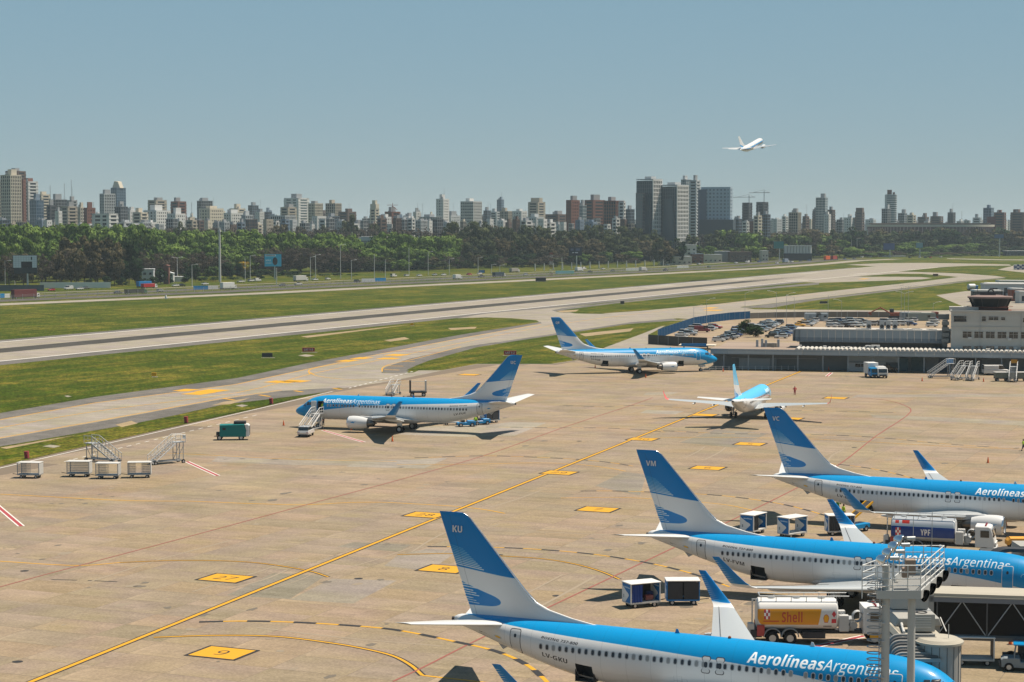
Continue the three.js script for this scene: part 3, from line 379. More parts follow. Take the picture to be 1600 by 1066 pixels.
function nacelle(P, root, side, L0, Rr, cx, cy, cz, len) {
  const prof = [[.0, .80], [-.06, .86], [.0, .93], [.15, 1.0], [.8, 1.07], [1.7, 1.06], [2.6, .96], [len, .78]].map(([x, r]) => new THREE.Vector2(r * Rr, x));
  const e = new THREE.Group(); e.name = 'engine'; e.position.set(cx, cy, cz * side); root.add(e);
  const lathe = (p, n = 28) => { const g = new THREE.LatheGeometry(p, n).rotateZ(-Math.PI / 2); const a = g.attributes.position; for (let i = 0; i < a.count; i++) if (a.getY(i) < -.78 * Rr) a.setY(i, -.78 * Rr - (-.78 * Rr - a.getY(i)) * .55); g.computeVertexNormals(); return g; };
  part('cowl', lathe(prof.slice(2)), PW, e); part('intake_lip', lathe(prof.slice(0, 4).map(v => v.clone().multiplyScalar(1.0)).map((v, i) => new THREE.Vector2(v.x * 1.002, v.y))), mSilver, e);
  part('intake_duct', lathe([new THREE.Vector2(.80 * Rr, 0), new THREE.Vector2(.78 * Rr, .9)]), PG, e);
  const fan = part('fan', [cyl(.78 * Rr, .78 * Rr, .04, .85, 0, 0, 24, 'x'), ...Array.from({ length: 18 }, (_, i) => box(.05, .72 * Rr, .10, 0, .40 * Rr, 0, .6).rotateX(i * Math.PI / 9).translate(.74, 0, 0))], mat([.06, .06, .065], .4, .6), e); part('spinner', new THREE.ConeGeometry(.2 * Rr, .45, 14).rotateZ(Math.PI / 2).translate(.55, 0, 0), M.dark, fan);
  part('exhaust_nozzle', lathe([[.55, len - .35], [.50, len + .5], [.42, len + 1.0], [.34, len + 1.0], [.2, len + 1.05], [.03, len + 1.5]].map(([r, x]) => new THREE.Vector2(r * Rr, x))), mHot, e);
  part('fan_duct_ring', lathe([[.78, len], [.70, len - .3], [.5, len - .3]].map(([r, x]) => new THREE.Vector2(r * Rr, x))), M.dark, e);
  // little bird emblem on the outboard cowl
  const bs = new THREE.Shape([[-.55, .1], [-.1, .12], [.0, .25], [.08, .12], [.55, .2], [.15, .0], [.25, -.1], [-.05, -.03], [-.3, -.02]].map(p => new THREE.Vector2(...p))); const bg = new THREE.ExtrudeGeometry(bs, { depth: .012, bevelEnabled: false }); bg.translate(1.15, .1, 1.068 * Rr); if (side < 0) bg.rotateY(Math.PI).translate(2.3, 0, 0); part('emblem', bg, M.sky, e);
  return e;
}
function airliner(P, label, group) {
  const st = P.e ? ST190 : ST738, L = P.e ? 35.7 : 38, f = bodySurf(st);
  const root = thing('airliner', label, 'airplane', group, P.pos, P.h); if (P.rot) root.rotation.set(...P.rot, 'YZX');
  const holes = [], hold = (s0, s1, y0, y1, sd) => { const sm = (s0 + s1) / 2, a = sd * phiAt(st, sm, y1), b = sd * phiAt(st, sm, y0); holes.push([s0, s1, Math.min(a, b), Math.max(a, b)]); };
  if (P.cargo) { hold(26.4, 27.7, 2.05, 2.95, -1); if (P.cargo > 1) hold(8.6, 9.9, 1.75, 2.6, -1); }
  if (P.openDoor) hold(4.75, 5.65, 2.72, 4.55, 1);
  const key = 'fus' + P.reg; const body = part('fuselage', fuselage(st, holes), paint(livery(st, P.far ? 1024 : 2048, P.far ? 512 : 1024, L, P.reg, P.kind)), root);
  holes.forEach(([a, b, p, q]) => { const m = (p + q) / 2, c1 = f((a + b) / 2, m); const i = part('hold', [box(b - a + .1, 1.5, .05, 0, 0, c1.z > 0 ? -1.3 : 1.3), box(b - a + .1, .05, 1.3, 0, -.72, c1.z > 0 ? -.65 : .65), box(b - a + .1, .05, 1.3, 0, .85, c1.z > 0 ? -.65 : .65), box(.05, 1.5, 1.3, -(b - a) / 2 - .05, 0, c1.z > 0 ? -.65 : .65), box(.05, 1.5, 1.3, (b - a) / 2 + .05, 0, c1.z > 0 ? -.65 : .65)], M.dark, body, 'dark open hatch'); i.position.copy(c1); });
  // cabin windows
  const wy = P.e ? 3.55 : 3.92, w0 = P.e ? 5.6 : 6.5, w1 = P.e ? 27.5 : 30.6, skip = P.e ? [] : [11.6, 12.1, 12.6];
  if (!P.noWin) { const wk = P.e ? 'e' : 'b'; const G0 = geoCache['win' + wk] || (geoCache['win' + wk] = {});
    for (const side of [1, -1]) for (let s = w0, i = 0; s < w1; s += .508, i++) {
      if (skip.some(k => Math.abs(k - s) < .24 && i % 7 === 3)) continue; const inTail = s > 25 && !P.e; const gk = `${side}${inTail || s < 8 ? s.toFixed(2) : 'm'}`;
      const ss = inTail || s < 8 ? s : 15; const g = G0[gk] || (G0[gk] = [skin(st, ss - .15, ss + .15, wy - .23, wy + .22, side, .008, .13), skin(st, ss - .105, ss + .105, wy - .175, wy + .165, side, .014, .10)]);
      const w = part('window', g[0], PG, root); w.position.x = s - ss; part('pane', g[1], rnd() < .22 ? mBlind : mWin, w);
    } }
  // doors, exits, cockpit
  const door = (n, s0, s1, y0, y1, side, m) => { const d = part(n, skin(st, s0 - .05, s1 + .05, y0 - .05, y1 + .05, side, .006, .16), P.kind === 'aa' && s0 < 6 ? M.white : mGap, root); part('leaf', skin(st, s0, s1, y0, y1, side, .012, .13), m, d); if (y1 - y0 > 1.2) part('port', skin(st, (s0 + s1) / 2 - .1, (s0 + s1) / 2 + .1, y0 + 1.15, y0 + 1.42, side, .018, .1), mWin, d); return d; };
  const mFront = P.kind === 'aa' ? mat(DEEP, .38, 0, { clearcoat: .5 }) : mDoorW;
  for (const side of [1, -1]) { const e = P.e ? .0 : 0; if (!(P.openDoor && side > 0)) door('entry_door', 4.75, 5.6, 2.72 - (P.e ? .3 : 0), 4.5 - (P.e ? .35 : 0), side, P.kind === 'aa' ? mFront : mDoorW); door('aft_door', P.e ? 29 : 32.1, P.e ? 29.75 : 32.9, P.e ? 2.9 : 3.15, P.e ? 4.5 : 4.85, side, mDoorW);
    if (!P.e) for (const s of [16.75, 17.75]) { const d = door('wing_exit', s, s + .55, 3.38, 4.42, side, mDoorW); part('port', skin(st, s + .15, s + .4, 3.72, 4.1, side, .02, .12), mWin, d); }
    for (const [a, b, c, d] of P.e ? [[1.75, 2.5, 3.35, 3.8], [2.55, 3.1, 3.4, 3.85]] : [[1.7, 2.35, 3.72, 4.2], [2.4, 2.95, 3.78, 4.32], [3.0, 3.4, 3.85, 4.3]]) { const ya = Math.min(c, hermite(st, a, 2) - .42); part('cockpit_window', skin(st, a, b, ya, Math.min(d, hermite(st, (a + b) / 2, 2) - .03), side, .012, .06), mWin, root); } }
  if (P.openDoor) { const d = part('entry_door', cbox(.9, 1.85, .12, 0, 0, 0, .05), mDoorW, root, 'open passenger door swung forward'); d.position.set(4.1, 2.72, 2.0); d.rotation.y = .25; }
  // wings
  const E = P.e, wings = E ? [[12.4, 1.85, 0, 7.6, .95], [12.9, 1.9, 1.5, 7.0, .85], [15.2, 2.35, 4.6, 4.1, .5], [20.3, 3.2, 13.6, 1.45, .16]] : [[12.9, 1.85, 0, 8.6, 1.1], [13.6, 1.95, 1.9, 7.7, .98], [15.75, 2.4, 5.6, 5.0, .6], [19.2, 3.15, 11.2, 3.2, .34], [22.55, 3.95, 16.7, 1.75, .17]];
  const tips = E ? [[20.3, 3.2, 13.6, 1.45, .16], [20.8, 3.4, 14.0, 1.2, .12], [21.6, 4.3, 14.3, .6, .06], [21.9, 4.8, 14.36, .4, .04]] : [[22.55, 3.95, 16.7, 1.75, .17], [22.85, 4.1, 17.1, 1.62, .15], [23.3, 4.45, 17.4, 1.45, .12], [24.0, 5.1, 17.6, 1.15, .1], [25.4, 6.5, 17.95, .6, .05]];
  for (const side of [1, -1]) {
    const k = side > 0 ? a => a : mir; const w = part('wing', surf(k(wings)), PWING, root); const mTip = E ? mat([.62, .12, .12], .5) : P.kind === 'old' ? PW : stripes;
    if (!(P.kind === 'old')) part('winglet', surf(k(tips), (p, cx, t) => [cx, (p[1] - 3.9) / 2.6]), mTip, w);
    for (const z of E ? [6.2, 9.4] : [5.7, 8.6, 11.6]) { const le = interp(wings.map(s => [s[2], s[0] + s[3], s[1]]), z, 1), y = interp(wings.map(s => [s[2], s[0], s[1]]), z, 2); const g = new THREE.SphereGeometry(1, 10, 8).scale(1.35, .2, .17).translate(le - .7, y - .27, z * side); part('flap_fairing', g, PW, w); }
    // control surface seams
    if (!E && !P.far) { const p0 = wings[2], p1 = wings[4]; part('flap_seam', [bar([p0[0] + p0[3] * .76, p0[1] + .2, p0[2] * side], [p1[0] + p1[3] * .74, p1[1] + .075, p1[2] * side], .018, 4)], mGap, w); }
    nacelle(P, root, side, 0, E ? .82 : 1.04, E ? 11.3 : 11.5, E ? 1.42 : 1.56, E ? 4.35 : 4.83, E ? 2.9 : 3.4);
    part('pylon', prism(E ? [[12.2, 2.1], [13.2, 2.35], [17, 2.3], [16.2, 1.95], [14.2, 1.7]] : [[12.6, 2.45], [13.6, 2.7], [18.2, 2.45], [17.2, 2.0], [14.8, 1.9]], .34, .06).translate(0, 0, (E ? 4.35 : 4.83) * side), PW, root);
    // tailplane
    const sp = E ? [[30.6, 4.35, .3, 3.6, .36], [33.9, 4.95, 6.05, 1.4, .12]] : [[33.3, 4.92, .3, 4.3, .42], [37.55, 5.85, 7.17, 1.45, .12]]; part('stabilizer', surf(k(sp)), PW, root);
    // main gear
    if (!P.air) { const gx = E ? 17.4 : 19.6, gz = (E ? 2.97 : 2.86) * side, r = E ? .5 : .56; const mgr = new THREE.Group(); mgr.name = 'main_gear'; root.add(mgr); part('strut', [bar([gx, r, gz], [gx, 2.2, gz], .12, 8), bar([gx, r + .3, gz], [gx - .2, 1.9, gz - side * 1.1], .07), bar([gx, r, gz - .45], [gx, r, gz + .45], .08)], M.galv, mgr); part('gear_door', box(.9, .9, .05, gx, 1.35, gz + side * .3), PW, mgr); for (const d of [-.42, .42]) wheel(mgr, gx, r, gz + d, r, .36); }
  }
  if (!P.air) { const gx = E ? 3.6 : 4.0, r = .35; const ng = new THREE.Group(); ng.name = 'nose_gear'; root.add(ng); part('strut', [bar([gx, r, 0], [gx - .1, 1.9, 0], .1, 8), bar([gx, r, -.28], [gx, r, .28], .06), bar([gx, .8, 0], [gx - .8, 1.75, 0], .05)], M.galv, ng); for (const d of [-.24, .24]) wheel(ng, gx, r, d, r, .2); for (const d of [-1, 1]) part('gear_door', box(1.4, .5, .03, gx - .3, 1.3, .35 * d), PBELLY, ng); }
  // belly fairing
  part('wing_fairing', new THREE.SphereGeometry(1, 24, 12).scale(E ? 5 : 6, .85, E ? 1.5 : 1.9).translate(E ? 16.5 : 17.6, E ? 1.95 : 1.95, 0), PBELLY, root);
  // fin
  const FN = E ? [[26.3, 4.85, 0, 7.2, .12], [28.0, 5.2, 0, 6.2, .3], [29.4, 5.9, 0, 5.1, .38], [30.4, 6.8, 0, 4.55, .36], [34.3, 10.3, 0, 2.1, .16], [34.6, 10.55, 0, 1.7, .1]] : [[26.4, 5.38, 0, 10.2, .12], [28.6, 5.75, 0, 8.15, .26], [30.4, 6.2, 0, 6.5, .4], [31.5, 6.7, 0, 5.62, .48], [32.3, 7.4, 0, 5.05, .47], [36.75, 12.35, 0, 2.4, .22], [37.3, 12.68, 0, 1.95, .12]];
  const fin = part('fin', surf(FN, p => E ? [(p[0] + 3.6 - 26) / 14, (p[1] + 1.6 - 5) / 8] : [(p[0] - 26) / 14, (p[1] - 5) / 8]), paint(finTex(P.code, P.kind)), root);
  if (P.code) for (const side of [1, -1]) { const g = new THREE.ExtrudeGeometry(font.generateShapes(P.code, .48), { depth: .006, bevelEnabled: false }); g.computeBoundingBox(); g.translate(-g.boundingBox.max.x / 2, 0, 0); if (side < 0) g.rotateY(Math.PI); g.rotateX(side * .02); g.translate(37.75, 11.25, side * .155); part('tail_code', g, M.white, fin); }
  if (!E && !P.air) part('fin_leading_edge', surf(FN.slice(3, 7).map(s => [s[0] - .03, s[1], 0, .2, s[4] * .42])), mSilver, fin);
  part('tail_cone', cyl(.16, .12, .3, L + .05, E ? 4.5 : 4.9, 0, 10, 'x'), M.dark, root);
  if (!E) { part('antenna', prism([[0, 0], [.35, 0], [.28, .3], [.14, .3]], .04, .005).translate(11, hermite(st, 11, 2) - .01, 0), PW, root); part('antenna', prism([[0, 0], [.35, 0], [.28, .3], [.14, .3]], .04, .005).translate(20.6, hermite(st, 20, 2) - .01, 0), M.sky, root); part('beacon', new THREE.SphereGeometry(.12, 8, 6).translate(17, 5.5, 0), M.rust, root); part('tail_skid', prism([[33.6, 3.32], [34.6, 3.62], [34.1, 3.05]], .12, .02), PG, root); }
  return root;
}
const PLANES = {
  KU: { pos: V(30, 0, -122.3), h: 2.686, reg: 'LV-GKU', code: 'KU', kind: 'aa', cargo: 2 },
  VM: { pos: V(47.3, 0, -161.8), h: 2.7218, reg: 'LV-FVM', code: 'VM', kind: 'aa', cargo: 2 },
  VC: { pos: V(64.5, 0, -203.1), h: 2.7325, reg: 'LV-GVC', code: 'VC', kind: 'aa', cargo: 2 },
  UC: { pos: V(-35.6, 0, -318.2), h: -.321, reg: 'LV-FUC', code: 'UC', kind: 'aa', openDoor: true },
  MN: { pos: V(46.6, 0, -439.1), h: 3.394, reg: 'LV-FQB', code: 'QB', kind: 'aa', cargo: 2, far: true },
};
const acg = 'airliners on the apron';
airliner(PLANES.KU, 'nearest blue and white airliner with KU on its fin, nose behind the floodlight mast', acg);
airliner(PLANES.VM, 'blue and white airliner with VM on its fin, second from the camera', acg);
airliner(PLANES.VC, 'blue and white airliner with VC on its fin, third in the row', acg);
airliner(PLANES.UC, 'blue and white airliner with stairs at its open front door, nose to the left', acg);
airliner(PLANES.MN, 'blue and white airliner parked with its nose at the grey terminal', acg);
{ const a = 0.28, g = G(1173, 653.5), h = -(Math.PI / 2 + a), ax = V(Math.cos(h), 0, -Math.sin(h)); airliner({ pos: g.addScaledVector(ax, -17.4), h, e: true, reg: 'CKZ', kind: 'austral', far: true }, 'small airliner seen from behind on the yellow line, light blue crown and red wingtips', acg); }
{ const p = C(1157, 1130, topAt(233, 1130)); const h = -(Math.PI / 2 + R(27)); const o = airliner({ pos: p, h, reg: 'x', kind: 'old', air: true, far: true, noWin: true }, 'white airliner with blue stripes climbing in the sky', 'airliners in flight');
  o.rotation.set(0, 0, 0); o.rotation.order = 'YZX'; o.rotation.y = h; o.rotation.z = -R(13); o.rotation.x = R(2.5); const off2 = V(36, 5, 0).applyEuler(o.rotation); o.position.sub(off2); }
// ---------- people ----------
function personGeo(pose, top, legs, skinc, cap) {
  // joints: [x, y, z, r]; x to the person's left, z forward
  const J = { hip: [0, .95, 0, .14], chest: [0, 1.32, 0, .17], neck: [0, 1.48, .01, .07], head: [0, 1.63, .03, .105], crown: [0, 1.69, .01, .10] };
  const s = pose === 'walk' ? .22 : .03, B = [];
  const cap2 = (a, b) => B.push([a, b]); cap2(J.hip, J.chest); cap2(J.chest, J.neck); cap2(J.neck, J.head); cap2(J.head, J.crown); cap2([-.17, 1.4, 0, .075], [.17, 1.4, 0, .075]); cap2([0, 1.6, .13, .03], [0, 1.56, .135, .025]);
  for (const k of [-1, 1]) {
    const z = k * s, hip = [k * .09, .92, 0, .105], knee = [k * .11, .5, z * .5 + .03, .075], an = [k * .12, .09, z, .05], toe = [k * .14, .045, z + .15, .042]; cap2(hip, knee); cap2(knee, an); cap2(an, toe);
    let sh = [k * .2, 1.4, 0, .065], el = [k * .27, 1.13, -k * s * .5, .05], wr = [k * .27, .9, .08 - k * s * .4, .038]; if (pose === 'wave' && k > 0) { el = [.3, 1.2, .12, .05]; wr = [.24, 1.4, .25, .038]; } if (pose === 'hips') { el = [k * .38, 1.18, -.06, .05]; wr = [k * .2, 1.02, .06, .038]; }
    cap2(sh, el); cap2(el, wr); const d = [(wr[0] - el[0]) * .35, (wr[1] - el[1]) * .35, (wr[2] - el[2]) * .35]; for (const f of [-.03, -.01, .01, .03]) cap2([wr[0], wr[1], wr[2] + f * .6, .022], [wr[0] + d[0], wr[1] + d[1], wr[2] + d[2] + f, .012]); cap2([wr[0], wr[1], wr[2], .02], [wr[0] + d[0] * .5 - k * .02, wr[1] + d[1] * .5, wr[2] + d[2] * .5 + .05, .012]);
  }
  const N = 72, mc = new MarchingCubes(N, new THREE.MeshBasicMaterial(), false, false, 60000), S = .95; mc.isolation = 0;
  const sd = (p, a, b) => { const ax = b[0] - a[0], ay = b[1] - a[1], az = b[2] - a[2], px = p[0] - a[0], py = p[1] - a[1], pz = p[2] - a[2], t = Math.min(1, Math.max(0, (px * ax + py * ay + pz * az) / (ax * ax + ay * ay + az * az))); return Math.hypot(px - ax * t, py - ay * t, pz - az * t) - (a[3] + (b[3] - a[3]) * t); };
  for (let z = 0; z < N; z++) for (let y = 0; y < N; y++) for (let x = 0; x < N; x++) { const p = [(x / (N / 2) - 1) * S, (y / (N / 2) - 1) * S + .9, (z / (N / 2) - 1) * S]; let d = 9; if (Math.abs(p[0]) < .5 && Math.abs(p[2]) < .45) for (const [a, b] of B) { const e = sd(p, a, b), h = Math.max(.05 - Math.abs(d - e), 0) / .05; d = Math.min(d, e) - h * h * .0125; } mc.field[x + y * N + z * N * N] = -d; }
  mc.update(); const n = mc.count, g = new THREE.BufferGeometry(), pa = mc.positionArray.slice(0, n * 3), na = mc.normalArray.slice(0, n * 3), col = new Float32Array(n * 3);
  for (let i = 0; i < n; i++) { pa[i * 3] *= S; pa[i * 3 + 1] = pa[i * 3 + 1] * S + .9; pa[i * 3 + 2] *= S; const y = pa[i * 3 + 1], ax = Math.abs(pa[i * 3]); let c = legs; if (y < .12) c = [.02, .02, .02]; else if (y > 1.7 || (y > 1.6 && pa[i * 3 + 2] < .05)) c = cap; else if (y > 1.5) c = skinc; else if (y > .98) c = top; if (ax > .235 && y < 1.0 && y > .6) c = skinc; col.set(c, i * 3); }
  g.setAttribute('position', new THREE.BufferAttribute(pa, 3)); g.setAttribute('color', new THREE.BufferAttribute(col, 3)); g.computeVertexNormals(); return g;
}
const mBody = mat([1, 1, 1], .85, 0, { vertexColors: true });
const HV = [.42, .62, .04], OR = [.75, .16, .03], NV = [.02, .03, .07], SK = [.42, .25, .17], HR = [.03, .022, .018];
const pg = { lime: personGeo('stand', HV, NV, SK, HR), lime2: personGeo('walk', HV, NV, SK, HR), orange: personGeo('hips', OR, NV, SK, HR), dark: personGeo('stand', [.02, .022, .03], [.02, .02, .025], SK, HR), red: personGeo('hips', [.5, .06, .07], [.35, .04, .05], SK, HR), green: personGeo('wave', [.05, .2, .05], NV, SK, HR) };
const person = (k, x, y, turn, label, h = 0) => solo('person', pg[k], mBody, label, 'person', null, G(x, y, h), turn);
person('lime', 743, 666.5, 3, 'person in a lime vest standing beside the blue baggage tractor'); person('orange', 753.5, 661, 2.2, 'person in an orange vest near the dark baggage cart'); person('dark', 505, 665, 1, 'person in dark clothes standing behind the boarding stairs');
person('dark', 500, 662, 2, 'person in dark clothes under the fuselage beside the stairs'); person('red', 1242, 617.5, 0, 'person in red standing on the apron near the yellow line'); person('lime2', 1599, 705, 1.2, 'person in a lime vest walking at the right edge');
person('green', 1309.5, 804, .5, 'person in a green shirt behind the baggage cart at the loader'); person('lime', 1318, 812, 2, 'person in a lime vest at the belt loader'); person('orange', 1324, 834, 1, 'person in orange bending by the belt loader');
{ const u = PLANES.UC, a = V(Math.cos(u.h), 0, -Math.sin(u.h)), z = V(Math.sin(u.h), 0, Math.cos(u.h)); solo('person', pg.lime, mBody, 'person in a lime vest in the open aircraft doorway', 'person', null, u.pos.clone().addScaledVector(a, 5.45).addScaledVector(z, 1.35).setY(2.62), 0); }
person('lime', 1295, 938, 0, 'person in a lime vest on the fuel truck behind the tank', 0);
// ---------- small apron things ----------
const coneProto = [];
{ const pts = [[1, 443, 665.5, 'traffic cone ahead of the aircraft nose with the stairs'], [1, 549, 673, 'traffic cone ahead of the left engine'], [1, 613, 690.5, 'traffic cone by the wing shadow'], [1, 1130, 581, 'traffic cone at the terminal end of the parked airliner'], [1, 1009, 590.5, 'traffic cone near the engine of the airliner at the terminal'], [1, 930, 575.5, 'traffic cone behind the main wheels at the terminal'], [1, 1544, 724, 'traffic cone alone beyond the third airliner'], [1, 1295, 579, 'traffic cone in front of the yellow vehicle'], [1, 1572, 823, 'traffic cone under the third airliner nose'], [1, 1579, 1008, 'traffic cone on the tractor at the right edge'], [1, 1441, 596, 'thin red cone beside the parked stairs'], [1, 1537, 597, 'red cone between parked stairs and van']];
  for (const [, x, y, l] of pts) { const t = thing('traffic_cone', l, 'cone', 'traffic cones', G(x, y)); part('base', cbox(.42, .05, .42, 0, .01, 0, .01), M.dark, t); part('cone', cyl(.17, .04, .85, 0, .47, 0, 12), M.orange, t); } }
// red drum markers on the apron edge
for (const [x, y, l] of [[42, 717, 'red marker drum left of the baggage cages'], [291, 661, 'red marker drum on the grass edge behind the stairs'], [424, 631.5, 'red and black marker on the grass ahead of the aircraft nose']]) { const t = thing('marker_drum', l, 'marker', 'red edge markers', G(x, y)); part('drum', [cyl(.33, .36, 1.05, 0, .56, 0, 14).rotateZ(.08)], M.red, t); part('foot', cyl(.4, .4, .08, 0, .04, 0, 12), M.dark, t); }
// airfield signs
function airSign(x, y, w, h, m, label, txt, tm2) { const t = thing('airfield_sign', label, 'sign', 'airfield guidance signs', G(x, y), .1); part('panel', cbox(w, h, .25, 0, .25, 0, .03), m, t); for (const s of [-1, 1]) part('leg', cyl(.05, .05, .3, s * w * .35, .14, 0, 8), M.galv, t); part('slab', box(w * 1.3, .06, 1.2, .2, .06, .2), M.pale, t); if (txt) { const g = new THREE.ShapeGeometry(font.generateShapes(txt, h * .5)); g.computeBoundingBox(); const b = g.boundingBox; g.translate(-(b.max.x + b.min.x) / 2, .25 + h * .28, .13); part('lettering', g, tm2, t); } }
airSign(482, 551, 3.2, 1.0, M.red, 'dark red airfield sign left of the black one on the grass', 'LAT 1-3', M.white); airSign(797, 556, 3.2, 1.0, M.red, 'dark red airfield sign behind the tail of the airliner with stairs', 'LAT 1-2', M.white);
airSign(417.5, 559.5, 2.6, 1.0, M.dark, 'black back of a sign on the left grass strip'); airSign(240.5, 589.5, 1.0, .8, M.yel, 'small yellow sign on the grass at left'); airSign(643.5, 509.5, 1.0, .7, M.yel, 'small yellow sign beside the runway turn-off'); airSign(972.5, 476, 1.6, 1.2, M.dark, 'black sign back on the middle grass island'); airSign(1287, 475, 3.2, .9, M.dark, 'long black sign back on the right grass'); airSign(1462, 432, 3.4, 1.4, M.brown, 'brown sign on the far grass tongue');
airSign(845, 440.5, 6, 2.2, M.dark, 'dark block of antenna boxes on the far grass');
solo('white_marker', [cyl(.5, .35, 1.6, 0, .8, 0, 8), box(.9, .5, .6, .3, .25, 0)], M.white, 'small white marker box on the grass beyond the runway at left', 'marker', null, G(259, 467));
// boarding stairs: foot at origin, climbing along +x to height H
function stairs(label, p, turn, H, Ln, o = {}) {
  const t = thing('boarding_stairs', label, 'stairs', 'passenger boarding stairs', p, turn), w = 1.5, n = Math.round(H / .24);
  const x0 = .2, x1 = Ln; for (const s of [-1, 1]) { part('stringer', prism([[x0, .35], [x0 + .35, .35], [x1, H], [x1, H - .3], [x0 + .2, .1]], .1, .015, s * w / 2), o.m || M.white, t); part('handrail', [bar([x0, 1.3, s * w / 2], [x1, H + 1, s * w / 2], .05), bar([x0, .85, s * w / 2], [x1, H + .55, s * w / 2], .03), bar([x1, H + 1, s * w / 2], [x1 + 1.5, H + 1, s * w / 2], .05), bar([x1, H + .5, s * w / 2], [x1 + 1.5, H + .5, s * w / 2], .03), ...Array.from({ length: 8 }, (_, i) => { const k = i / 7; return bar([x0 + (x1 - x0) * k, .3 + (H - .3) * k, s * w / 2], [x0 + (x1 - x0) * k, 1.3 + (H - .3) * k, s * w / 2], .035); }), bar([x1 + .75, H, s * w / 2], [x1 + .75, H + 1, s * w / 2], .03), bar([x1 + 1.5, H, s * w / 2], [x1 + 1.5, H + 1, s * w / 2], .04)], o.m || M.white, t); }
  for (let i = 0; i < n; i++) part('tread', geoCache.tread || (geoCache.tread = box(.30, .04, w - .1)), M.galv, t).position.set(x0 + (x1 - x0) * (i + .7) / n, .3 + (H - .3) * (i + .7) / n, 0);
  part('platform', box(1.5, .1, w, x1 + .75, H - .05, 0), M.galv, t);
  part('support_frame', [bar([x1 + .2, .4, -.6], [x1 + .2, H, -.6], .06), bar([x1 + .2, .4, .6], [x1 + .2, H, .6], .06), bar([x1 + 1.2, .4, -.6], [x1 + 1.2, H, -.6], .06), bar([x1 + 1.2, .4, .6], [x1 + 1.2, H, .6], .06), bar([x1 + .2, .4, -.6], [x1 + 1.2, H * .8, -.6], .04), bar([x1 + .2, .4, .6], [x1 + 1.2, H * .8, .6], .04), bar([x1 + .2, H * .5, -.6], [x1 + .2, H * .5, .6], .04), box(Ln + 1, .16, .14, Ln / 2 + .8, .42, -.55), box(Ln + 1, .16, .14, Ln / 2 + .8, .42, .55)], M.galv, t);
  for (const [x, z] of [[.7, -.8], [.7, .8], [x1 + 1.1, -.8], [x1 + 1.1, .8]]) wheel(t, x, .28, z, .28, .18);
  if (o.blue) part('canopy_panel', box(1.6, .9, .06, x1 + .75, H + .5, -w / 2 - .05), M.sky, t); if (o.board) part('sign_board', box(.06, .5, .9, x1 + 1.55, H + .6, .2), M.white, t);
  return t;
}
stairs('grey boarding stairs facing right behind the baggage cages', G(186, 724), Math.PI - .55, 2.6, 4.4, { m: M.galv }); stairs('white boarding stairs leaning up to the right of the baggage cages', G(232, 727), .62, 3.0, 3.8, { board: true });
stairs('blue sided boarding stairs parked in front of the terminal', G(1449, 591), .05, 3.2, 4.4, { blue: true }); stairs('white boarding stairs, second from left in front of the terminal', G(1489, 595), .75, 3.0, 3.5); stairs('white boarding stairs, third from left in front of the terminal', G(1514, 596), 1.05, 3.0, 3.6); stairs('white boarding stairs beside the grey van', G(1582, 598), 1.25, 3.1, 3.5); stairs('white boarding stairs behind the airliner with the open door', G(607, 619), 1.2, 2.0, 2.6);
{ const u = PLANES.UC, a = V(Math.cos(u.h), 0, -Math.sin(u.h)), z = V(Math.sin(u.h), 0, Math.cos(u.h)); stairs('white boarding stairs at the open front door of the airliner', u.pos.clone().addScaledVector(a, 5.2).addScaledVector(z, 2.1 + 6.6), u.h + Math.PI / 2, 2.66, 4.9); }
// ---------- cars and vans ----------
const carM = { white: mat([.54, .54, .53], .3, 0, { clearcoat: .8 }), silver: mat([.42, .43, .44], .3, .4, { clearcoat: .8 }), grey: mat([.14, .145, .155], .3, .3, { clearcoat: .8 }), black: mat([.015, .016, .018], .25, 0, { clearcoat: .8 }), red: mat([.35, .02, .025], .3, 0, { clearcoat: .8 }), maroon: mat([.16, .015, .03], .3, 0, { clearcoat: .8 }), blue: mat([.02, .06, .2], .3, 0, { clearcoat: .8 }), yellow: mat([.75, .38, .01], .35, 0, { clearcoat: .6 }), green: mat([.03, .12, .05], .4, 0, { clearcoat: .6 }) };
const CS = {
  sedan: { p: [[-2.15, .35], [2.15, .35], [2.2, .62], [2.12, .84], [1.2, .93], [-1.55, .96], [-2.12, .9], [-2.2, .6]], g: [[-1.6, .93], [1.15, .92], [.45, 1.38], [-.95, 1.42]], w: 1.72, r: 1.43 },
  hatch: { p: [[-1.85, .35], [1.9, .35], [1.95, .65], [1.85, .85], [1.05, .98], [-1.8, 1.02], [-1.95, .7]], g: [[-1.83, 1.0], [1.0, .97], [.4, 1.44], [-1.5, 1.47]], w: 1.68, r: 1.48 },
  suv: { p: [[-2.1, .42], [2.15, .42], [2.2, .75], [2.1, 1.0], [1.15, 1.1], [-2.1, 1.12], [-2.2, .8]], g: [[-2.08, 1.1], [1.1, 1.08], [.45, 1.64], [-1.85, 1.68]], w: 1.8, r: 1.69 },
  van: { p: [[-2.5, .4], [2.4, .4], [2.45, .8], [2.2, 1.15], [1.75, 1.25], [-2.5, 1.25]], g: [[-2.5, 1.22], [1.78, 1.22], [1.3, 1.95], [1.0, 2.05], [-2.5, 2.1]], w: 1.9, r: 2.1, van: 1 },
  pickup: { p: [[-2.5, .5], [2.5, .5], [2.55, .8], [2.45, 1.02], [1.3, 1.1], [-2.5, 1.1]], g: [[-.5, 1.08], [1.25, 1.08], [.7, 1.68], [-.3, 1.7]], w: 1.8, r: 1.71 },
};
const carGeo = {};
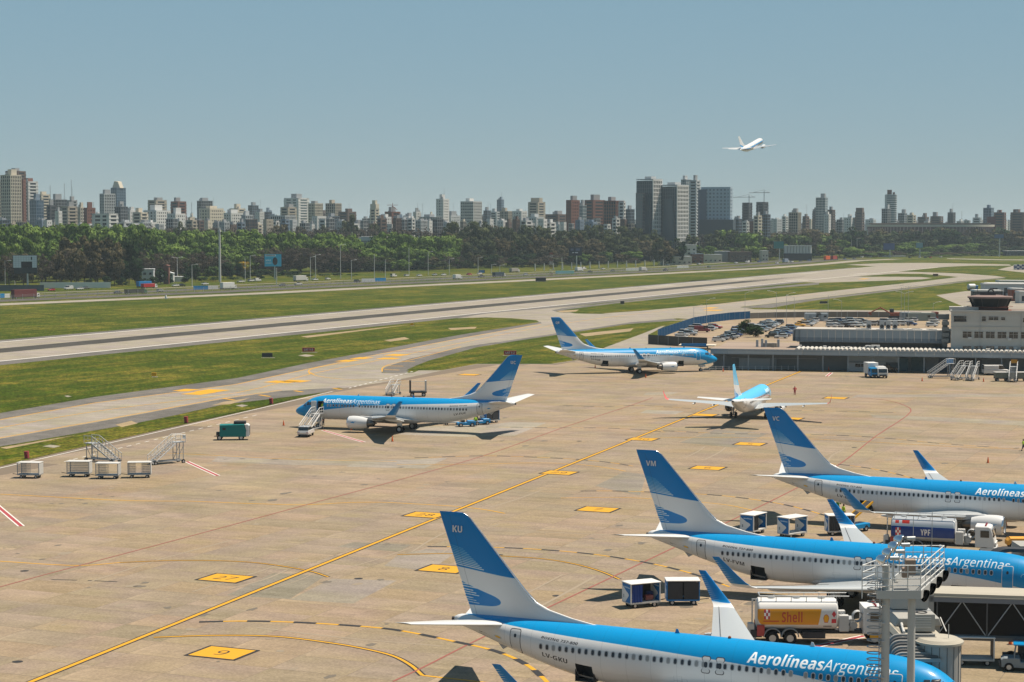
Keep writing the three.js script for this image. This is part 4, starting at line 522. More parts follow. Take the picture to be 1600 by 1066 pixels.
function car(kind, color, label, group, p, turn, name = 'parked_car', category = 'car') {
  const c = CS[kind]; const k = carGeo[kind] || (carGeo[kind] = (() => {
    const roofW = c.w - .34, gl = prism(c.g, c.w - .22, .08); const top = c.g.slice(2); const rx0 = Math.min(...top.map(q => q[0])), rx1 = Math.max(...top.map(q => q[0]));
    return { body: mg([prism(c.p, c.w, .09), prism([[rx0 + .02, c.r - .06], [rx1 - .02, c.r - .1], [rx1 - .12, c.r - .01], [rx0 + .08, c.r + .01]], roofW + .1, .03), ...(c.van ? [prism([[-2.48, 1.25], [.35, 1.25], [.35, 2.0], [-2.48, 2.05]], c.w - .08, .05)] : [-.25, .25].flatMap(() => []))]), glass: gl, light: mg([box(.06, .14, .34, c.p[2][0] - .05, .72 + (c.r > 1.6 ? .1 : 0), c.w / 2 - .26), box(.06, .14, .34, c.p[2][0] - .05, .72 + (c.r > 1.6 ? .1 : 0), -c.w / 2 + .26)]), tail: mg([box(.06, .16, .28, c.p.at(-1)[0] + .04, .8, c.w / 2 - .22), box(.06, .16, .28, c.p.at(-1)[0] + .04, .8, -c.w / 2 + .22)]), bumper: mg([box(.12, .16, c.w - .3, c.p[1][0] + .02, .45, 0), box(.12, .16, c.w - .3, c.p[0][0] - .02, .45, 0)]), wh: (() => { const r = .31, w = .2; return new THREE.LatheGeometry([[0, -w * .35], [r * .6, -w * .4], [r * .65, -w / 2], [r, -w * .4], [r, w * .4], [r * .65, w / 2], [r * .6, w * .4], [0, w * .35]].map(q => new THREE.Vector2(...q)), 14).rotateX(Math.PI / 2); })() };
  })());
  const t = thing(name, label, category, group, p, turn); part('body', k.body, carM[color] || color, t); part('glazing', k.glass, M.glass, t); part('headlight', k.light, M.white, t); part('tail_light', k.tail, carM.red, t); part('bumper', k.bumper, M.dark, t);
  const wx = Math.abs(c.p[1][0]) - .85; for (const [x, z] of [[wx, 1], [wx, -1], [-wx, 1], [-wx, -1]]) { const w = part('wheel', k.wh, M.tyre, t); w.position.set(x, .31, z * (c.w / 2 - .12)); }
  return t;
}
car('suv', 'white', 'white hatchback seen from behind at the foot of the boarding stairs', null, G(478, 682), 1.45, 'service_car');
// ---------- baggage carts ----------
function cageCart(label, p, turn, o) {
  const t = thing('baggage_cage_cart', label, 'baggage cart', 'grey cage carts on the left apron', p, turn), L = 3.0, w = 1.6, y0 = .5, H = 2.05;
  part('deck', box(L, .12, w, 0, y0, 0), M.galv, t); part('roof', cbox(L + .1, .08, w + .1, 0, H, 0, .02), M.offw, t); part('frame', [[-1, -1], [-1, 1], [1, -1], [1, 1]].map(([a, b]) => box(.08, H - y0, .08, a * (L / 2 - .04), (H + y0) / 2, b * (w / 2 - .04))), M.galv, t);
  part('end_panel', box(.05, H - y0 - .1, w - .1, L / 2, (H + y0) / 2, 0), M.offw, t); const bars = (x0, x1, z) => { const g = []; for (let x = x0; x <= x1 + .01; x += .16) g.push(box(.025, H - y0, .025, x, (H + y0) / 2, z)); for (let y = y0 + .2; y < H; y += .22) g.push(box(x1 - x0, .03, .03, (x0 + x1) / 2, y, z)); return g; };
  for (const [a, b] of o) part('mesh_gate', bars(a, b, w / 2 - .04), M.greyp, t); for (const [a, b] of o) part('mesh_gate', bars(a, b, -w / 2 + .04), M.greyp, t); part('tow_bar', bar([-L / 2, .4, 0], [-L / 2 - .9, .55, 0], .04), M.dark, t);
  for (const [a, b] of [[-1, -1], [-1, 1], [1, -1], [1, 1]]) wheel(t, a * (L / 2 - .5), .22, b * (w / 2 - .2), .22, .14);
}
cageCart('grey cage baggage cart standing alone at far left', G(47, 747), -.12, [[-1.4, -.2]]); cageCart('cage baggage cart with closed gates, second from left', G(124, 745), -.05, [[-1.4, 1.4]]); cageCart('cage baggage cart with one gate open, third from left', G(169, 748), -.05, [[-1.4, -.1]]); cageCart('cage baggage cart beneath the white stairs', G(218, 746.5), .1, [[-1.4, -.5], [.3, 1.4]]);
const texCart = canvas(128, 160, (g, w, h) => { g.fillStyle = '#cfd4d6'; g.fillRect(0, 0, w, h); g.fillStyle = '#1668a8'; g.beginPath(); g.moveTo(0, 0); g.lineTo(w, 0); g.lineTo(w, h); g.lineTo(w * .35, h); g.lineTo(w * .78, h * .62); g.quadraticCurveTo(w * .8, h * .5, w * .5, h * .42); g.lineTo(0, h * .12); g.fill(); g.fillStyle = '#d8e4ec'; g.font = 'bold 17px sans-serif'; g.fillText('Aerolíneas', 30, 36); g.fillStyle = '#7c8890'; g.fillRect(14, 96, 12, 30); });
const mCartEnd = mat([1, 1, 1], .6, 0, { map: texCart }), mCurtain = mat([.02, .05, .22], .8);
function bagCart(label, p, turn, o = {}) {
  const t = thing('baggage_cart', label, 'baggage cart', 'covered baggage carts', p, turn), L = 2.9, w = 1.65, y0 = .48, H = 2.15;
  part('deck', box(L, .14, w, 0, y0, 0), o.deck || M.offw, t); part('roof', cbox(L + .12, .1, w + .12, 0, H, 0, .03), M.white, t); part('frame', [[-1, -1], [-1, 1], [1, -1], [1, 1]].map(([a, b]) => box(.09, H - y0, .09, a * (L / 2 - .03), (H + y0) / 2, b * (w / 2 - .03))), o.blue ? M.blue : M.white, t);
  const e = part('end_panel', box(.05, H - y0 - .06, w - .14, -L / 2 + .02, (H + y0) / 2, 0), mCartEnd, t); part('end_panel', box(.05, H - y0 - .06, w - .14, L / 2 - .02, (H + y0) / 2, 0), o.end || mCartEnd, t);
  const g = new THREE.PlaneGeometry(1.05, 1.5, 18, 3), a = g.attributes.position; for (let i = 0; i < a.count; i++) a.setZ(i, .05 * Math.sin(a.getX(i) * 22 + a.getY(i)) * (1 - .3 * a.getY(i))); g.computeVertexNormals(); if (o.open) ; else if (!o.shut) part('curtain', g.translate(-L / 2 + .65, (H + y0) / 2, w / 2 - .03), o.bag ? mCurtain : M.dark, t);
  else for (const s of [-1, 1]) part('curtain', new THREE.BoxGeometry(L / 2 - .1, 1.5, .04).translate(s * L / 4, (H + y0) / 2, w / 2 - .04), M.dark, t);
  if (!o.open) part('back_curtain', box(L - .2, 1.5, .03, 0, (H + y0) / 2, -w / 2 + .05), M.dark, t); if (o.bag) { part('suitcase', cbox(.75, .5, .45, .6, y0 + .08, .2, .06), carM.maroon, t); part('suitcase', cbox(.6, .7, .4, .9, y0 + .08, -.3, .06), M.navy, t); }
  part('tow_bar', bar([L / 2, .4, 0], [L / 2 + .9, .5, 0], .04), M.dark, t); for (const [a2, b] of [[-1, -1], [-1, 1], [1, -1], [1, 1]]) wheel(t, a2 * (L / 2 - .5), .24, b * (w / 2 - .2), .24, .16); return t;
}
bagCart('covered baggage cart with an open blue curtain and a red suitcase', G(1002, 948), .42, { bag: true }); bagCart('blue framed baggage cart with dark curtains shut, beside the blue wingtip', G(1066, 944), .02, { blue: true, deck: M.blue, shut: true }); bagCart('covered baggage cart at left behind the second airliner', G(1177, 834), .95, {}); bagCart('covered baggage cart with an open side behind the second airliner', G(1238, 839), .7, { open: true }); bagCart('covered baggage cart at the belt loader under the third airliner', G(1312, 836), .1, {}); bagCart('white open baggage trolley at lower right by the bridge', G(1521, 1038), -.1, { open: true, end: M.dark });
// dark cart and gear by the tail of the aircraft with stairs
bagCart('dark baggage cart beside the tail of the airliner with stairs', G(765, 661), .7, { shut: true, blue: true });
{ const t = thing('baggage_dolly', 'low empty dolly behind the main wheels', 'dolly', null, G(706, 664.5)); part('deck', box(2.4, .12, 1.4, 0, .5, 0), M.galv, t); part('tow_bar', bar([1.2, .45, 0], [2, .6, 0], .04), M.dark, t); for (const [a, b] of [[-1, -1], [-1, 1], [1, -1], [1, 1]]) wheel(t, a * .9, .25, b * .55, .25, .16); }
function tug(label, p, turn, m = M.sky, canopy) { const t = thing('baggage_tractor', label, 'tractor', null, p, turn); part('body', [prism([[-1.5, .3], [1.5, .3], [1.55, .9], [1.3, 1.02], [.2, 1.05], [.1, .75], [-1.5, .75]], 1.3, .05)], m, t); part('seat', [cbox(.5, .45, 1.0, -.5, .75, 0, .06), box(.14, .6, 1.0, -.8, 1.2, 0)], M.dark, t); part('steering_wheel', new THREE.TorusGeometry(.19, .025, 6, 14).rotateY(Math.PI / 2).rotateZ(.6).translate(.05, 1.2, .25), M.dark, t); part('bumper', box(.15, .3, 1.25, 1.6, .5, 0), M.dark, t); if (canopy) part('canopy', [cbox(1.9, .12, 1.4, -.3, 2.0, 0, .03)], M.sky, t), part('canopy_post', [bar([.6, .9, .6], [.45, 2, .6], .04), bar([.6, .9, -.6], [.45, 2, -.6], .04), bar([-1.2, .75, .6], [-1.2, 2, .6], .04), bar([-1.2, .75, -.6], [-1.2, 2, -.6], .04)], m, t); for (const [a, b] of [[-1, -1], [-1, 1], [1, -1], [1, 1]]) wheel(t, a * .95, .34, b * .6, .34, .24); return t; }
tug('blue baggage tractor under the tail of the airliner with stairs', G(728, 667), .2); tug('blue baggage tractor with a yellow loader beside the person in lime', G(751, 664), .5); tug('blue roofed tractor cut by the right edge', G(1597, 1048), 2.9, M.greyp, true);
// belt loader
{ const t = thing('belt_loader', 'belt loader leaning up to the open hold of the third airliner', 'belt loader', null, G(1332, 832), .75); part('chassis', prism([[-2.2, .4], [2.2, .4], [2.2, .9], [-1, .95], [-2.2, .75]], 1.5, .05), M.sky, t); part('belt', box(6.2, .12, .8, .2, 1.75, 0, 0, .42), M.dark, t); for (const s of [-1, 1]) part('side_rail', box(6.2, .22, .08, .2, 1.82, s * .45, 0, .42), M.yel, t); for (const [a, b] of [[-1, -1], [-1, 1], [1, -1], [1, 1]]) wheel(t, a * 1.5, .36, b * .65, .36, .24); }
// scissor frame behind the aircraft with stairs
{ const t = thing('cargo_loader', 'black framed cargo loader behind the airliner with stairs', 'loader', null, G(653, 619.5), .05); part('platform', box(3.4, .3, 2.2, 0, .9, 0), M.dark, t); for (const x of [-1.5, 1.5]) { part('mast', [box(.35, 2.2, .3, x, 2.0, -.9), box(.35, 2.2, .3, x, 2.0, .9), box(.2, .15, 2.0, x, 3.0, 0)], x < 0 ? M.dark : M.offw, t); } part('top_bar', bar([-1.5, 2.95, .9], [1.5, 2.95, .9], .05), M.offw, t); for (const [a, b] of [[-1, -1], [-1, 1], [1, -1], [1, 1]]) wheel(t, a * 1.1, .4, b * .9, .4, .3); }
// teal ground power unit
{ const t = thing('ground_power_unit', 'teal ground power unit with black exhaust on top', 'power unit', null, G(366, 687.5), .08); part('housing', prism([[-2.2, .55], [1.9, .55], [1.9, 1.5], [1.5, 2.5], [-2.2, 2.4]], 1.9, .06), M.teal, t); part('front', prism([[1.55, .6], [2.35, .6], [2.35, 2.3], [2.1, 2.5], [1.62, 2.5], [1.92, 1.5]], 1.88, .05), M.white, t); part('grille', Array.from({ length: 6 }, (_, i) => box(.05, .16, 1.5, 2.38, .9 + i * .24, 0)), M.dark, t); part('air_intake', cbox(1.9, .5, .9, .9, 2.48, 0, .1), M.dark, t); part('hatch', box(.5, .35, .03, -1.5, 1.8, .97), M.dark, t); part('tow_bar', [bar([-2.2, .6, .5], [-3.1, .6, 0], .05), bar([-2.2, .6, -.5], [-3.1, .6, 0], .05), box(.5, .5, .9, -2.5, 1.0, 0)], M.dark, t); for (const x of [-2.2, 1.1]) for (const s of [-1, 1]) wheel(t, x, .42, s * .8, .42, .28); }
// ---------- fuel trucks ----------
const texShell = canvas(1024, 256, (g, w, h) => { g.fillStyle = '#cfcecb'; g.fillRect(0, 0, w, h); g.fillStyle = '#cf8c0a'; g.beginPath(); g.moveTo(0, 70); g.lineTo(810, 70); g.lineTo(770, 205); g.lineTo(60, 205); g.quadraticCurveTo(10, 190, 0, 150); g.fill(); g.fillStyle = '#b23a22'; g.font = 'bold 118px sans-serif'; g.fillText('Shell', 300, 182); g.fillRect(70, 168, 200, 10); g.fillStyle = '#efece6'; g.fillRect(80, 76, 76, 80); g.fillStyle = '#b8303a'; for (const [a, b] of [[0, 0], [2, 0], [1, 1], [0, 2], [2, 2]]) g.fillRect(80 + a * 25, 76 + b * 27, 25, 27); g.fillStyle = '#e0a010'; g.strokeStyle = '#b23a22'; g.lineWidth = 5; g.beginPath(); g.arc(868, 150, 34, Math.PI, 0); g.lineTo(888, 182); g.lineTo(848, 182); g.closePath(); g.fill(); g.stroke(); g.fillStyle = '#c02838'; g.beginPath(); g.moveTo(966, 84); g.lineTo(994, 112); g.lineTo(966, 140); g.lineTo(938, 112); g.fill(); g.fillRect(936, 152, 60, 36); g.fillStyle = '#3a3a3c'; for (let i = 0; i < 9; i++) g.fillRect(838 + i * 12, 212, 8, 12); });
const texYpf = canvas(1024, 256, (g, w, h) => { g.fillStyle = '#c0c3c5'; g.fillRect(0, 0, w, h); g.fillStyle = '#123c86'; g.fillRect(0, 88, w, 112); g.fillStyle = '#e6e9ec'; g.font = 'bold 92px sans-serif'; g.fillText('YPF', 480, 178); g.fillRect(76, 104, 84, 84); g.fillStyle = '#b8303a'; for (const [a, b] of [[0, 0], [2, 0], [1, 1], [0, 2], [2, 2]]) g.fillRect(76 + a * 28, 104 + b * 28, 28, 28); g.fillStyle = '#c0392b'; g.fillRect(70, 30, 60, 30); g.fillRect(180, 26, 120, 34); });
function fuelTruck(label, p, turn, texm, cabm, o = {}) {
  const t = thing('fuel_truck', label, 'tanker', null, p, turn), Lt = 6.4, r = 1.22, cy = 2.35, x0 = -5.1;
  const prof = []; for (let i = 0; i <= 40; i++) { const a = i / 40 * Math.PI * 2, k = 2.6; prof.push([Math.sign(Math.sin(a)) * Math.abs(Math.sin(a)) ** (2 / k) * r * 1.02, Math.sign(Math.cos(a)) * Math.abs(Math.cos(a)) ** (2 / k) * r]); }
  const pos = [], uv = [], idx = [], xs = [[0, .86], [.06, .95], [.18, 1], [Lt - .18, 1], [Lt - .06, .95], [Lt, .86]]; xs.forEach(([x, s]) => prof.forEach(([z, y]) => { pos.push(x0 + x, cy + y * s, z * s); uv.push(z > 0 ? x / Lt : 1 - x / Lt, (y / r + 1) / 2); })); const n = prof.length; for (let i = 1; i < xs.length; i++) for (let j = 1; j < n; j++) { const a = (i - 1) * n + j - 1; idx.push(a, a + 1, a + n, a + 1, a + n + 1, a + n); }
  const g = new THREE.BufferGeometry(); g.setAttribute('position', new THREE.Float32BufferAttribute(pos, 3)); g.setAttribute('uv', new THREE.Float32BufferAttribute(uv, 2)); g.setIndex(idx); g.computeVertexNormals(); part('tank', g, mat([1, 1, 1], o.shiny ? .25 : .4, o.shiny ? .35 : 0, { map: texm, clearcoat: .4 }), t);
  for (const x of [x0, x0 + Lt]) { const s = new THREE.Shape(prof.map(q => new THREE.Vector2(q[0] * .87, q[1] * .87))); part('tank_end', new THREE.ShapeGeometry(s, 4).rotateY(Math.PI / 2).translate(x + (x > x0 ? .005 : -.005), cy, 0), M.white, t); }
  part('top_rail', [bar([x0 + .2, cy + r + .28, .75], [x0 + Lt + .9, cy + r + .28, .75], .045), bar([x0 + .2, cy + r + .28, -.75], [x0 + Lt + .9, cy + r + .28, -.75], .045), ...[0, 1, 2, 3, 4, 5].flatMap(i => [bar([x0 + .3 + i * 1.2, cy + r - .25, .75], [x0 + .3 + i * 1.2, cy + r + .28, .75], .03), bar([x0 + .3 + i * 1.2, cy + r - .25, -.75], [x0 + .3 + i * 1.2, cy + r + .28, -.75], .03)]), bar([x0 + .2, cy + r + .28, -.75], [x0 + .2, cy + r + .28, .75], .045)], M.steel, t);
  for (const x of [1.2, 3.2, 5.2]) part('manhole', cyl(.3, .3, .14, x0 + x, cy + r + .03, 0, 14), M.steel, t);
  part('chassis', [box(10.2, .28, .9, -.1, .92, 0), box(1.8, .5, 2.1, -.6, .75, 0), box(.9, .6, 2.2, -5.2, .9, 0)], M.dark, t); for (const s of [-1, 1]) { part('mudguard', [new THREE.TorusGeometry(.68, .05, 6, 14, Math.PI).scale(1, 1, 5).translate(-3.9, .62, s * 1.0), new THREE.TorusGeometry(.68, .05, 6, 14, Math.PI).scale(1, 1, 5).translate(-2.5, .62, s * 1.0)], M.steel, t); part('tool_box', cbox(.6, .9, .3, -4.85, .7, s * 1.05, .03), carM.red, t); part('cabinet', cbox(.75, 1.3, .5, 1.75, 1.1, s * .95, .04), M.offw, t); }
  part('ladder', [bar([-5.5, .6, .5], [-5.5, 3.6, .5], .035), bar([-5.5, .6, 1.0], [-5.5, 3.6, 1.0], .035), ...Array.from({ length: 9 }, (_, i) => bar([-5.5, .8 + i * .33, .5], [-5.5, .8 + i * .33, 1.0], .025)), bar([-5.5, 3.6, .75], [x0, 3.6, .75], .03)], M.steel, t); part('rear_locker', cbox(.5, 1.2, .6, -5.6, .5, .75, .03), M.offw, t); part('rear_platform', box(1.0, .1, 2.3, -5.7, .55, 0), M.galv, t);
  part('pump_gear', [cyl(.32, .32, .9, 2.0, 1.6, .1, 14, 'z'), cyl(.3, .3, 1.4, 2.6, 1.5, 0, 12, 'z'), box(.5, .9, 1.5, 2.4, 1.5, -.2), ...[0, 1, 2, 3].map(i => new THREE.TorusGeometry(.42, .05, 6, 16).rotateY(.3).translate(2.9, 2.2, .7 - i * .16)), bar([1.5, 2.6, .5], [2.3, 1.2, .7], .05), bar([1.7, 2.5, .2], [2.6, 1.2, .5], .05)], M.galv, t);
  part('cab', prism([[3.3, .9], [5.15, .9], [5.25, 1.4], [5.15, 1.9], [4.85, 2.95], [4.6, 3.05], [3.3, 3.05]], 2.35, .08), M.white, t); part('cab_glazing', [prism([[4.86, 1.95], [5.06, 1.95], [4.88, 2.78], [4.7, 2.78]].map(([x, y]) => [x + .1, y]), 2.0, .02), box(.85, .7, .04, 4.25, 2.3, 1.185), box(.85, .7, .04, 4.25, 2.3, -1.185)], M.glass, t); part('front_bumper', [cbox(.45, .6, 2.3, 5.15, .4, 0, .06), box(.1, .35, 1.9, 5.3, 1.25, 0)], cabm, t); part('step', [box(1.2, .3, 2.36, 4.4, .75, 0)], cabm, t); part('mirror', [box(.08, .5, .18, 5.1, 2.3, 1.38), box(.08, .5, .18, 5.1, 2.3, -1.38), bar([5.0, 2.5, 1.1], [5.1, 2.5, 1.38], .02), bar([5.0, 2.5, -1.1], [5.1, 2.5, -1.38], .02)], M.dark, t); part('headlight', [box(.05, .18, .35, 5.39, .75, .8), box(.05, .18, .35, 5.39, .75, -.8)], M.white, t); for (const z of [-.7, -.2, .3, .8]) part('beacon', cyl(.09, .07, .18, 4.3, 3.14, z, 10), carM.red, t);
  for (const x of [-3.9, -2.5, 4.2]) for (const s of [-1, 1]) wheel(t, x, .52, s * .98, .52, .36); return t;
}
fuelTruck('white fuel truck with a yellow Shell band on its tank', G(1281, 1003.5), -.02, texShell, M.yel); fuelTruck('fuel truck with a polished tank and blue YPF band', G(1473, 864), -.32, texYpf, M.white, { shiny: true });
// ---------- floodlight mast in the foreground ----------
{
  const D = 113, p = C(1410, D), t = thing('floodlight_mast', 'twin pole floodlight mast with railed platform and caged ladder in front of the nearest aircraft', 'mast', null, p);
  const sc = D / F, X = x => (x - 1410) * sc, Y = y => topAt(y, D), dp = 6.2, mM = mat([.46, .47, .46], .55, .2);
  part('pole', [cyl(.27, .23, Y(885), X(1388), Y(885) / 2, .3, 20)], mM, t); part('pole', [cyl(.25, .22, Y(936), X(1430), Y(936) / 2, .1, 20)], mM, t);
  const py = Y(936), x0 = X(1372), x1 = X(1440), z0 = .75, z1 = -dp, tw = .9;   // platform skewed back to the right
  const q = (a, b, y) => V(x0 + (x1 - x0) * a + (b) * 2.9, y, z0 + (z1 - z0) * b);
  const deck = new THREE.Shape([q(0, 0, 0), q(1, 0, 0), q(1, 1, 0), q(0, 1, 0)].map(v => new THREE.Vector2(v.x, -v.z))); part('platform', new THREE.ExtrudeGeometry(deck, { depth: .12, bevelEnabled: false }).rotateX(-Math.PI / 2).translate(0, py, 0), mat([.20, .205, .20], .8), t);
  part('beam', [[q(0, 0, py), q(1, 0, py)], [q(0, 1, py), q(1, 1, py)], [q(0, 0, py), q(0, 1, py)], [q(1, 0, py), q(1, 1, py)]].map(([a, b]) => { const l = a.distanceTo(b), g = box(l, .5, .09); g.rotateY(-Math.atan2(b.z - a.z, b.x - a.x)); return g.translate((a.x + b.x) / 2, py + .22, (a.z + b.z) / 2); }), mM, t);
  const rails = []; for (const h of [.75, 1.15, 1.55, 1.95]) { rails.push(bar(q(-.35, 0, py + h), q(1, 0, py + h), .03), bar(q(1, 0, py + h), q(1, 1, py + h), .03), bar(q(1, 1, py + h), q(-.2, 1, py + h), .03), bar(q(-.35, 0, py + h), q(-.2, .25, py + h), .03)); }
  for (const [a, b] of [[-.35, 0], [0, 0], [.35, 0], [.7, 0], [1, 0], [1, .2], [1, .4], [1, .6], [1, .8], [1, 1], [.5, 1], [0, 1], [-.2, .25]]) rails.push(bar(q(a, b, py), q(a, b, py + 1.95), .03)); part('railing', rails, mat([.6, .61, .6], .5, .2), t);
  // floodlights: four bright ones above facing left, dark ones below facing right
  for (let i = 0; i < 4; i++) { const o = new THREE.Group(); o.name = 'floodlight'; const c = q(.12, .05 + i * .22, py + 2.15 + i * .14); o.position.copy(c); t.add(o); part('reflector', new THREE.LatheGeometry([[.02, .5], [.2, .42], [.34, .2], [.40, 0], [.37, -.02]].map(v => new THREE.Vector2(...v)), 18).rotateZ(Math.PI / 2 - .35).rotateY(-.4), M.chrome, o); part('lens', new THREE.CircleGeometry(.37, 18).rotateY(-Math.PI / 2).rotateZ(-.35).rotateY(-.4), M.offw, o); part('housing', [cyl(.14, .12, .5, .55, .2, .2, 12, 'x'), bar([.2, 0, 0], [.25, -1.6, 0], .035)], M.steel, o); }
  for (let i = 0; i < 4; i++) { const o = new THREE.Group(); o.name = 'floodlight'; const c = q(1.06, .12 + i * .28, py - .02 + .04 * i); o.position.copy(c); t.add(o); part('housing', new THREE.LatheGeometry([[.02, .42], [.22, .38], [.36, .1], [.38, 0]].map(v => new THREE.Vector2(...v)), 16).rotateZ(-Math.PI / 2 + .5).rotateX(.4).scale(-1, 1, 1), M.dark, o); part('lens', new THREE.CircleGeometry(.36, 16).rotateY(.9).rotateX(.5).translate(.05, -.02, .05), M.offw, o); }
  part('control_box', [cbox(.6, .9, .4, q(.55, .35, 0).x, py + 1.0, q(.55, .35, 0).z, .04), cbox(.4, .6, .3, q(.35, .5, 0).x, py + .6, q(.35, .5, 0).z, .03)], mat([.30, .22, .17], .7), t);
  part('lightning_rod', [bar(q(.3, .9, py), q(.3, .9, py + 3.9), .02), bar(q(.7, 1, py), q(.7, 1, py + 4.1), .02)], M.steel, t);
  // caged ladder on the left pole
  const lx = X(1388) - .34; for (const s of [-1, 1]) part('ladder_rail', bar([lx, .3, .3 + s * .2], [lx, Y(905), .3 + s * .2], .022), M.steel, t);
  for (let y = .6; y < Y(905); y += .36) part('rung', geoCache.rung || (geoCache.rung = bar([0, 0, -.2], [0, 0, .2], .02)), M.steel, t).position.set(lx, y, .3);
  for (let y = 2.2; y < Y(905); y += .38) part('safety_hoop', geoCache.hoop || (geoCache.hoop = new THREE.TorusGeometry(.36, .036, 6, 20).rotateX(Math.PI / 2).scale(1.1, 1, 1)), M.galv, t).position.set(lx - .33, y, .3);
  for (let y = 2.5; y < Y(905); y += 1.08) part('cable_clip', geoCache.clip || (geoCache.clip = cbox(.22, .08, .1)), M.offw, t).position.set(X(1388) - .2, y, .6);
}
// ---------- passenger bridges ----------
{
  const mB = mat([.31, .305, .285], .7), mR = mat([.43, .41, .355], .85, 0, { map: texWall }), mD = mat([.10, .10, .10], .7);
  const t = thing('passenger_bridge', 'grey passenger bridge with round cab joining the nearest airliner behind the mast', 'jet bridge', 'passenger bridges', G(1467, 1003, 5.9));
  t.position.y = 0; const o = t.position; const L = v => v.clone().sub(o);
  part('rotunda', cyl(1.45, 1.45, 3.6, 0, 4.1, 0, 28), mB, t); part('rotunda_roof', [cyl(1.62, 1.62, .14, 0, 5.95, 0, 28), cyl(1.5, 1.3, .16, 0, 6.1, 0, 28)], mR, t);
  const seams = []; for (let i = 0; i < 18; i++) seams.push(bar([1.46 * Math.cos(i * .35), 2.4, 1.46 * Math.sin(i * .35)], [1.46 * Math.cos(i * .35), 5.8, 1.46 * Math.sin(i * .35)], .02, 4)); part('rotunda_seam', seams, mD, t);
  // folding canopy towards the aircraft
  for (let i = 0; i < 9; i++) { const s = new THREE.Shape(); s.moveTo(-.2, 2.3); s.lineTo(-.2, 5.2); s.quadraticCurveTo(-.1, 5.85, .5, 5.9); s.lineTo(2.9, 5.9); s.lineTo(2.9, 5.7); s.lineTo(.6, 5.7); s.quadraticCurveTo(.05, 5.6, .02, 5.1); s.lineTo(.02, 2.3); const g = new THREE.ExtrudeGeometry(s, { depth: .12, bevelEnabled: true, bevelSize: .03, bevelThickness: .03, bevelSegments: 1 }); g.translate(-3.1 + (i % 2) * .03, .42 - (8 - i) * .15, 1.5 - i * .24); part('canopy_fold', g, i % 2 ? mat([.11, .11, .11], .8) : mat([.26, .26, .25], .8), t); }
  part('canopy_edge', [box(.12, 3.4, .14, -.15, 4.25, 1.2)], M.offw, t);
  part('cab_roof', [prism([[-2.6, 5.9], [.6, 5.9], [.4, 6.05], [-2.4, 6.2]], 4.6, .05, -2.5)], mR, t); part('cab_wall', [box(3.0, 3.2, .12, -1.0, 4.2, -4.7), box(.12, 3.2, 4.0, -2.55, 4.2, -2.8)], mB, t);
  // air conditioners and cabinets on the roof
  const ac = new THREE.Group(); ac.name = 'roof_unit'; t.add(ac); part('case', cbox(1.6, 1.2, 1.1, -.7, 6.2, -2.2, .04), mB, ac); part('louvre', Array.from({ length: 7 }, (_, i) => box(1.1, .05, .06, -.7, 6.5 + i * .11, -1.64)), M.offw, ac); part('fan_ring', new THREE.TorusGeometry(.35, .05, 6, 20).rotateX(Math.PI / 2).translate(-.7, 7.42, -2.2), M.dark, ac);
  const ac2 = new THREE.Group(); ac2.name = 'roof_unit'; t.add(ac2); for (const x of [-1.4, -.1]) part('case', cbox(1.2, 1.4, 1.0, x, 6.9, -6.2, .04), mB, ac2); part('skid', box(2.8, .12, 1.3, -.7, 6.8, -6.2), M.galv, ac2);
  part('tunnel_neck', [box(2.8, 3.2, 4.6, -.6, 4.6, -6.0, .05), prism([[-2.2, 6.2], [1.0, 6.2], [.8, 6.75], [-2.0, 6.75]], 5, .05, -6)], mB, t); part('door', box(.06, 2.1, .9, -2.02, 4.2, -6), M.offw, t);
  part('conduit', [bar([-2.1, 6.3, -1], [-1.7, 6.4, -4], .1, 8), bar([.9, 6.2, -1.8], [1.2, 6.5, -5], .04), bar([.6, 6.05, .2], [.6, 7.1, .2], .025)], M.offw, t);
  // long tunnel to the right, glazed truss sides
  const a = L(G(1452, 936, 5.0)), len = 34, ang = -.17, tu = new THREE.Group(); tu.name = 'tunnel'; tu.position.copy(a).setY(0); tu.rotation.y = ang; t.add(tu);
  part('roof', [box(len, .22, 3.2, len / 2, 5.35, -1.5), box(len, .1, 3.4, len / 2, 5.2, -1.5)], mR, tu); part('fascia', box(len, .34, .08, len / 2, 5.0, .16), mat([.16, .17, .19], .6), tu); part('floor', [box(len, .3, 3.0, len / 2, 2.2, -1.5), box(len, .3, .12, len / 2, 2.1, .1)], mD, tu); part('end_frame', [box(.5, 3.4, .3, .1, 3.7, .05), box(.3, 3.4, 3, -.1, 3.7, -1.5)], mB, tu); part('pane', box(len - .4, 2.5, .03, len / 2, 3.6, -.1), mat([.008, .009, .01], .12, 0, { specularIntensity: .2 }), tu);
  for (let i = 0; i < 9; i++) { const x = .6 + i * 3.7; part('post', geoCache.tpost || (geoCache.tpost = box(.1, 2.7, .1)), mD, tu).position.set(x, 3.6, .03); part('brace', geoCache.tbr || (geoCache.tbr = mg([bar([.1, 2.35, 0], [1.8, 4.85, 0], .045), bar([1.9, 4.85, 0], [3.6, 2.35, 0], .045)])), M.galv, tu).position.set(x, 0, .04); }
  part('lift_column', [box(.5, 2.4, .5, 7, 1.2, -1.5), box(2.8, .5, .6, 7, .5, -1.5)], mD, tu); wheel(tu, 6.2, .5, -1, .5, .4); wheel(tu, 7.8, .5, -1, .5, .4);
  part('support_leg', [box(.5, 2.5, .5, 0, 1.25, 0), box(2.6, .4, .7, 0, .45, 0)], mD, t); wheel(t, -1, .5, .5, .5, .4); wheel(t, 1, .5, .5, .5, .4);
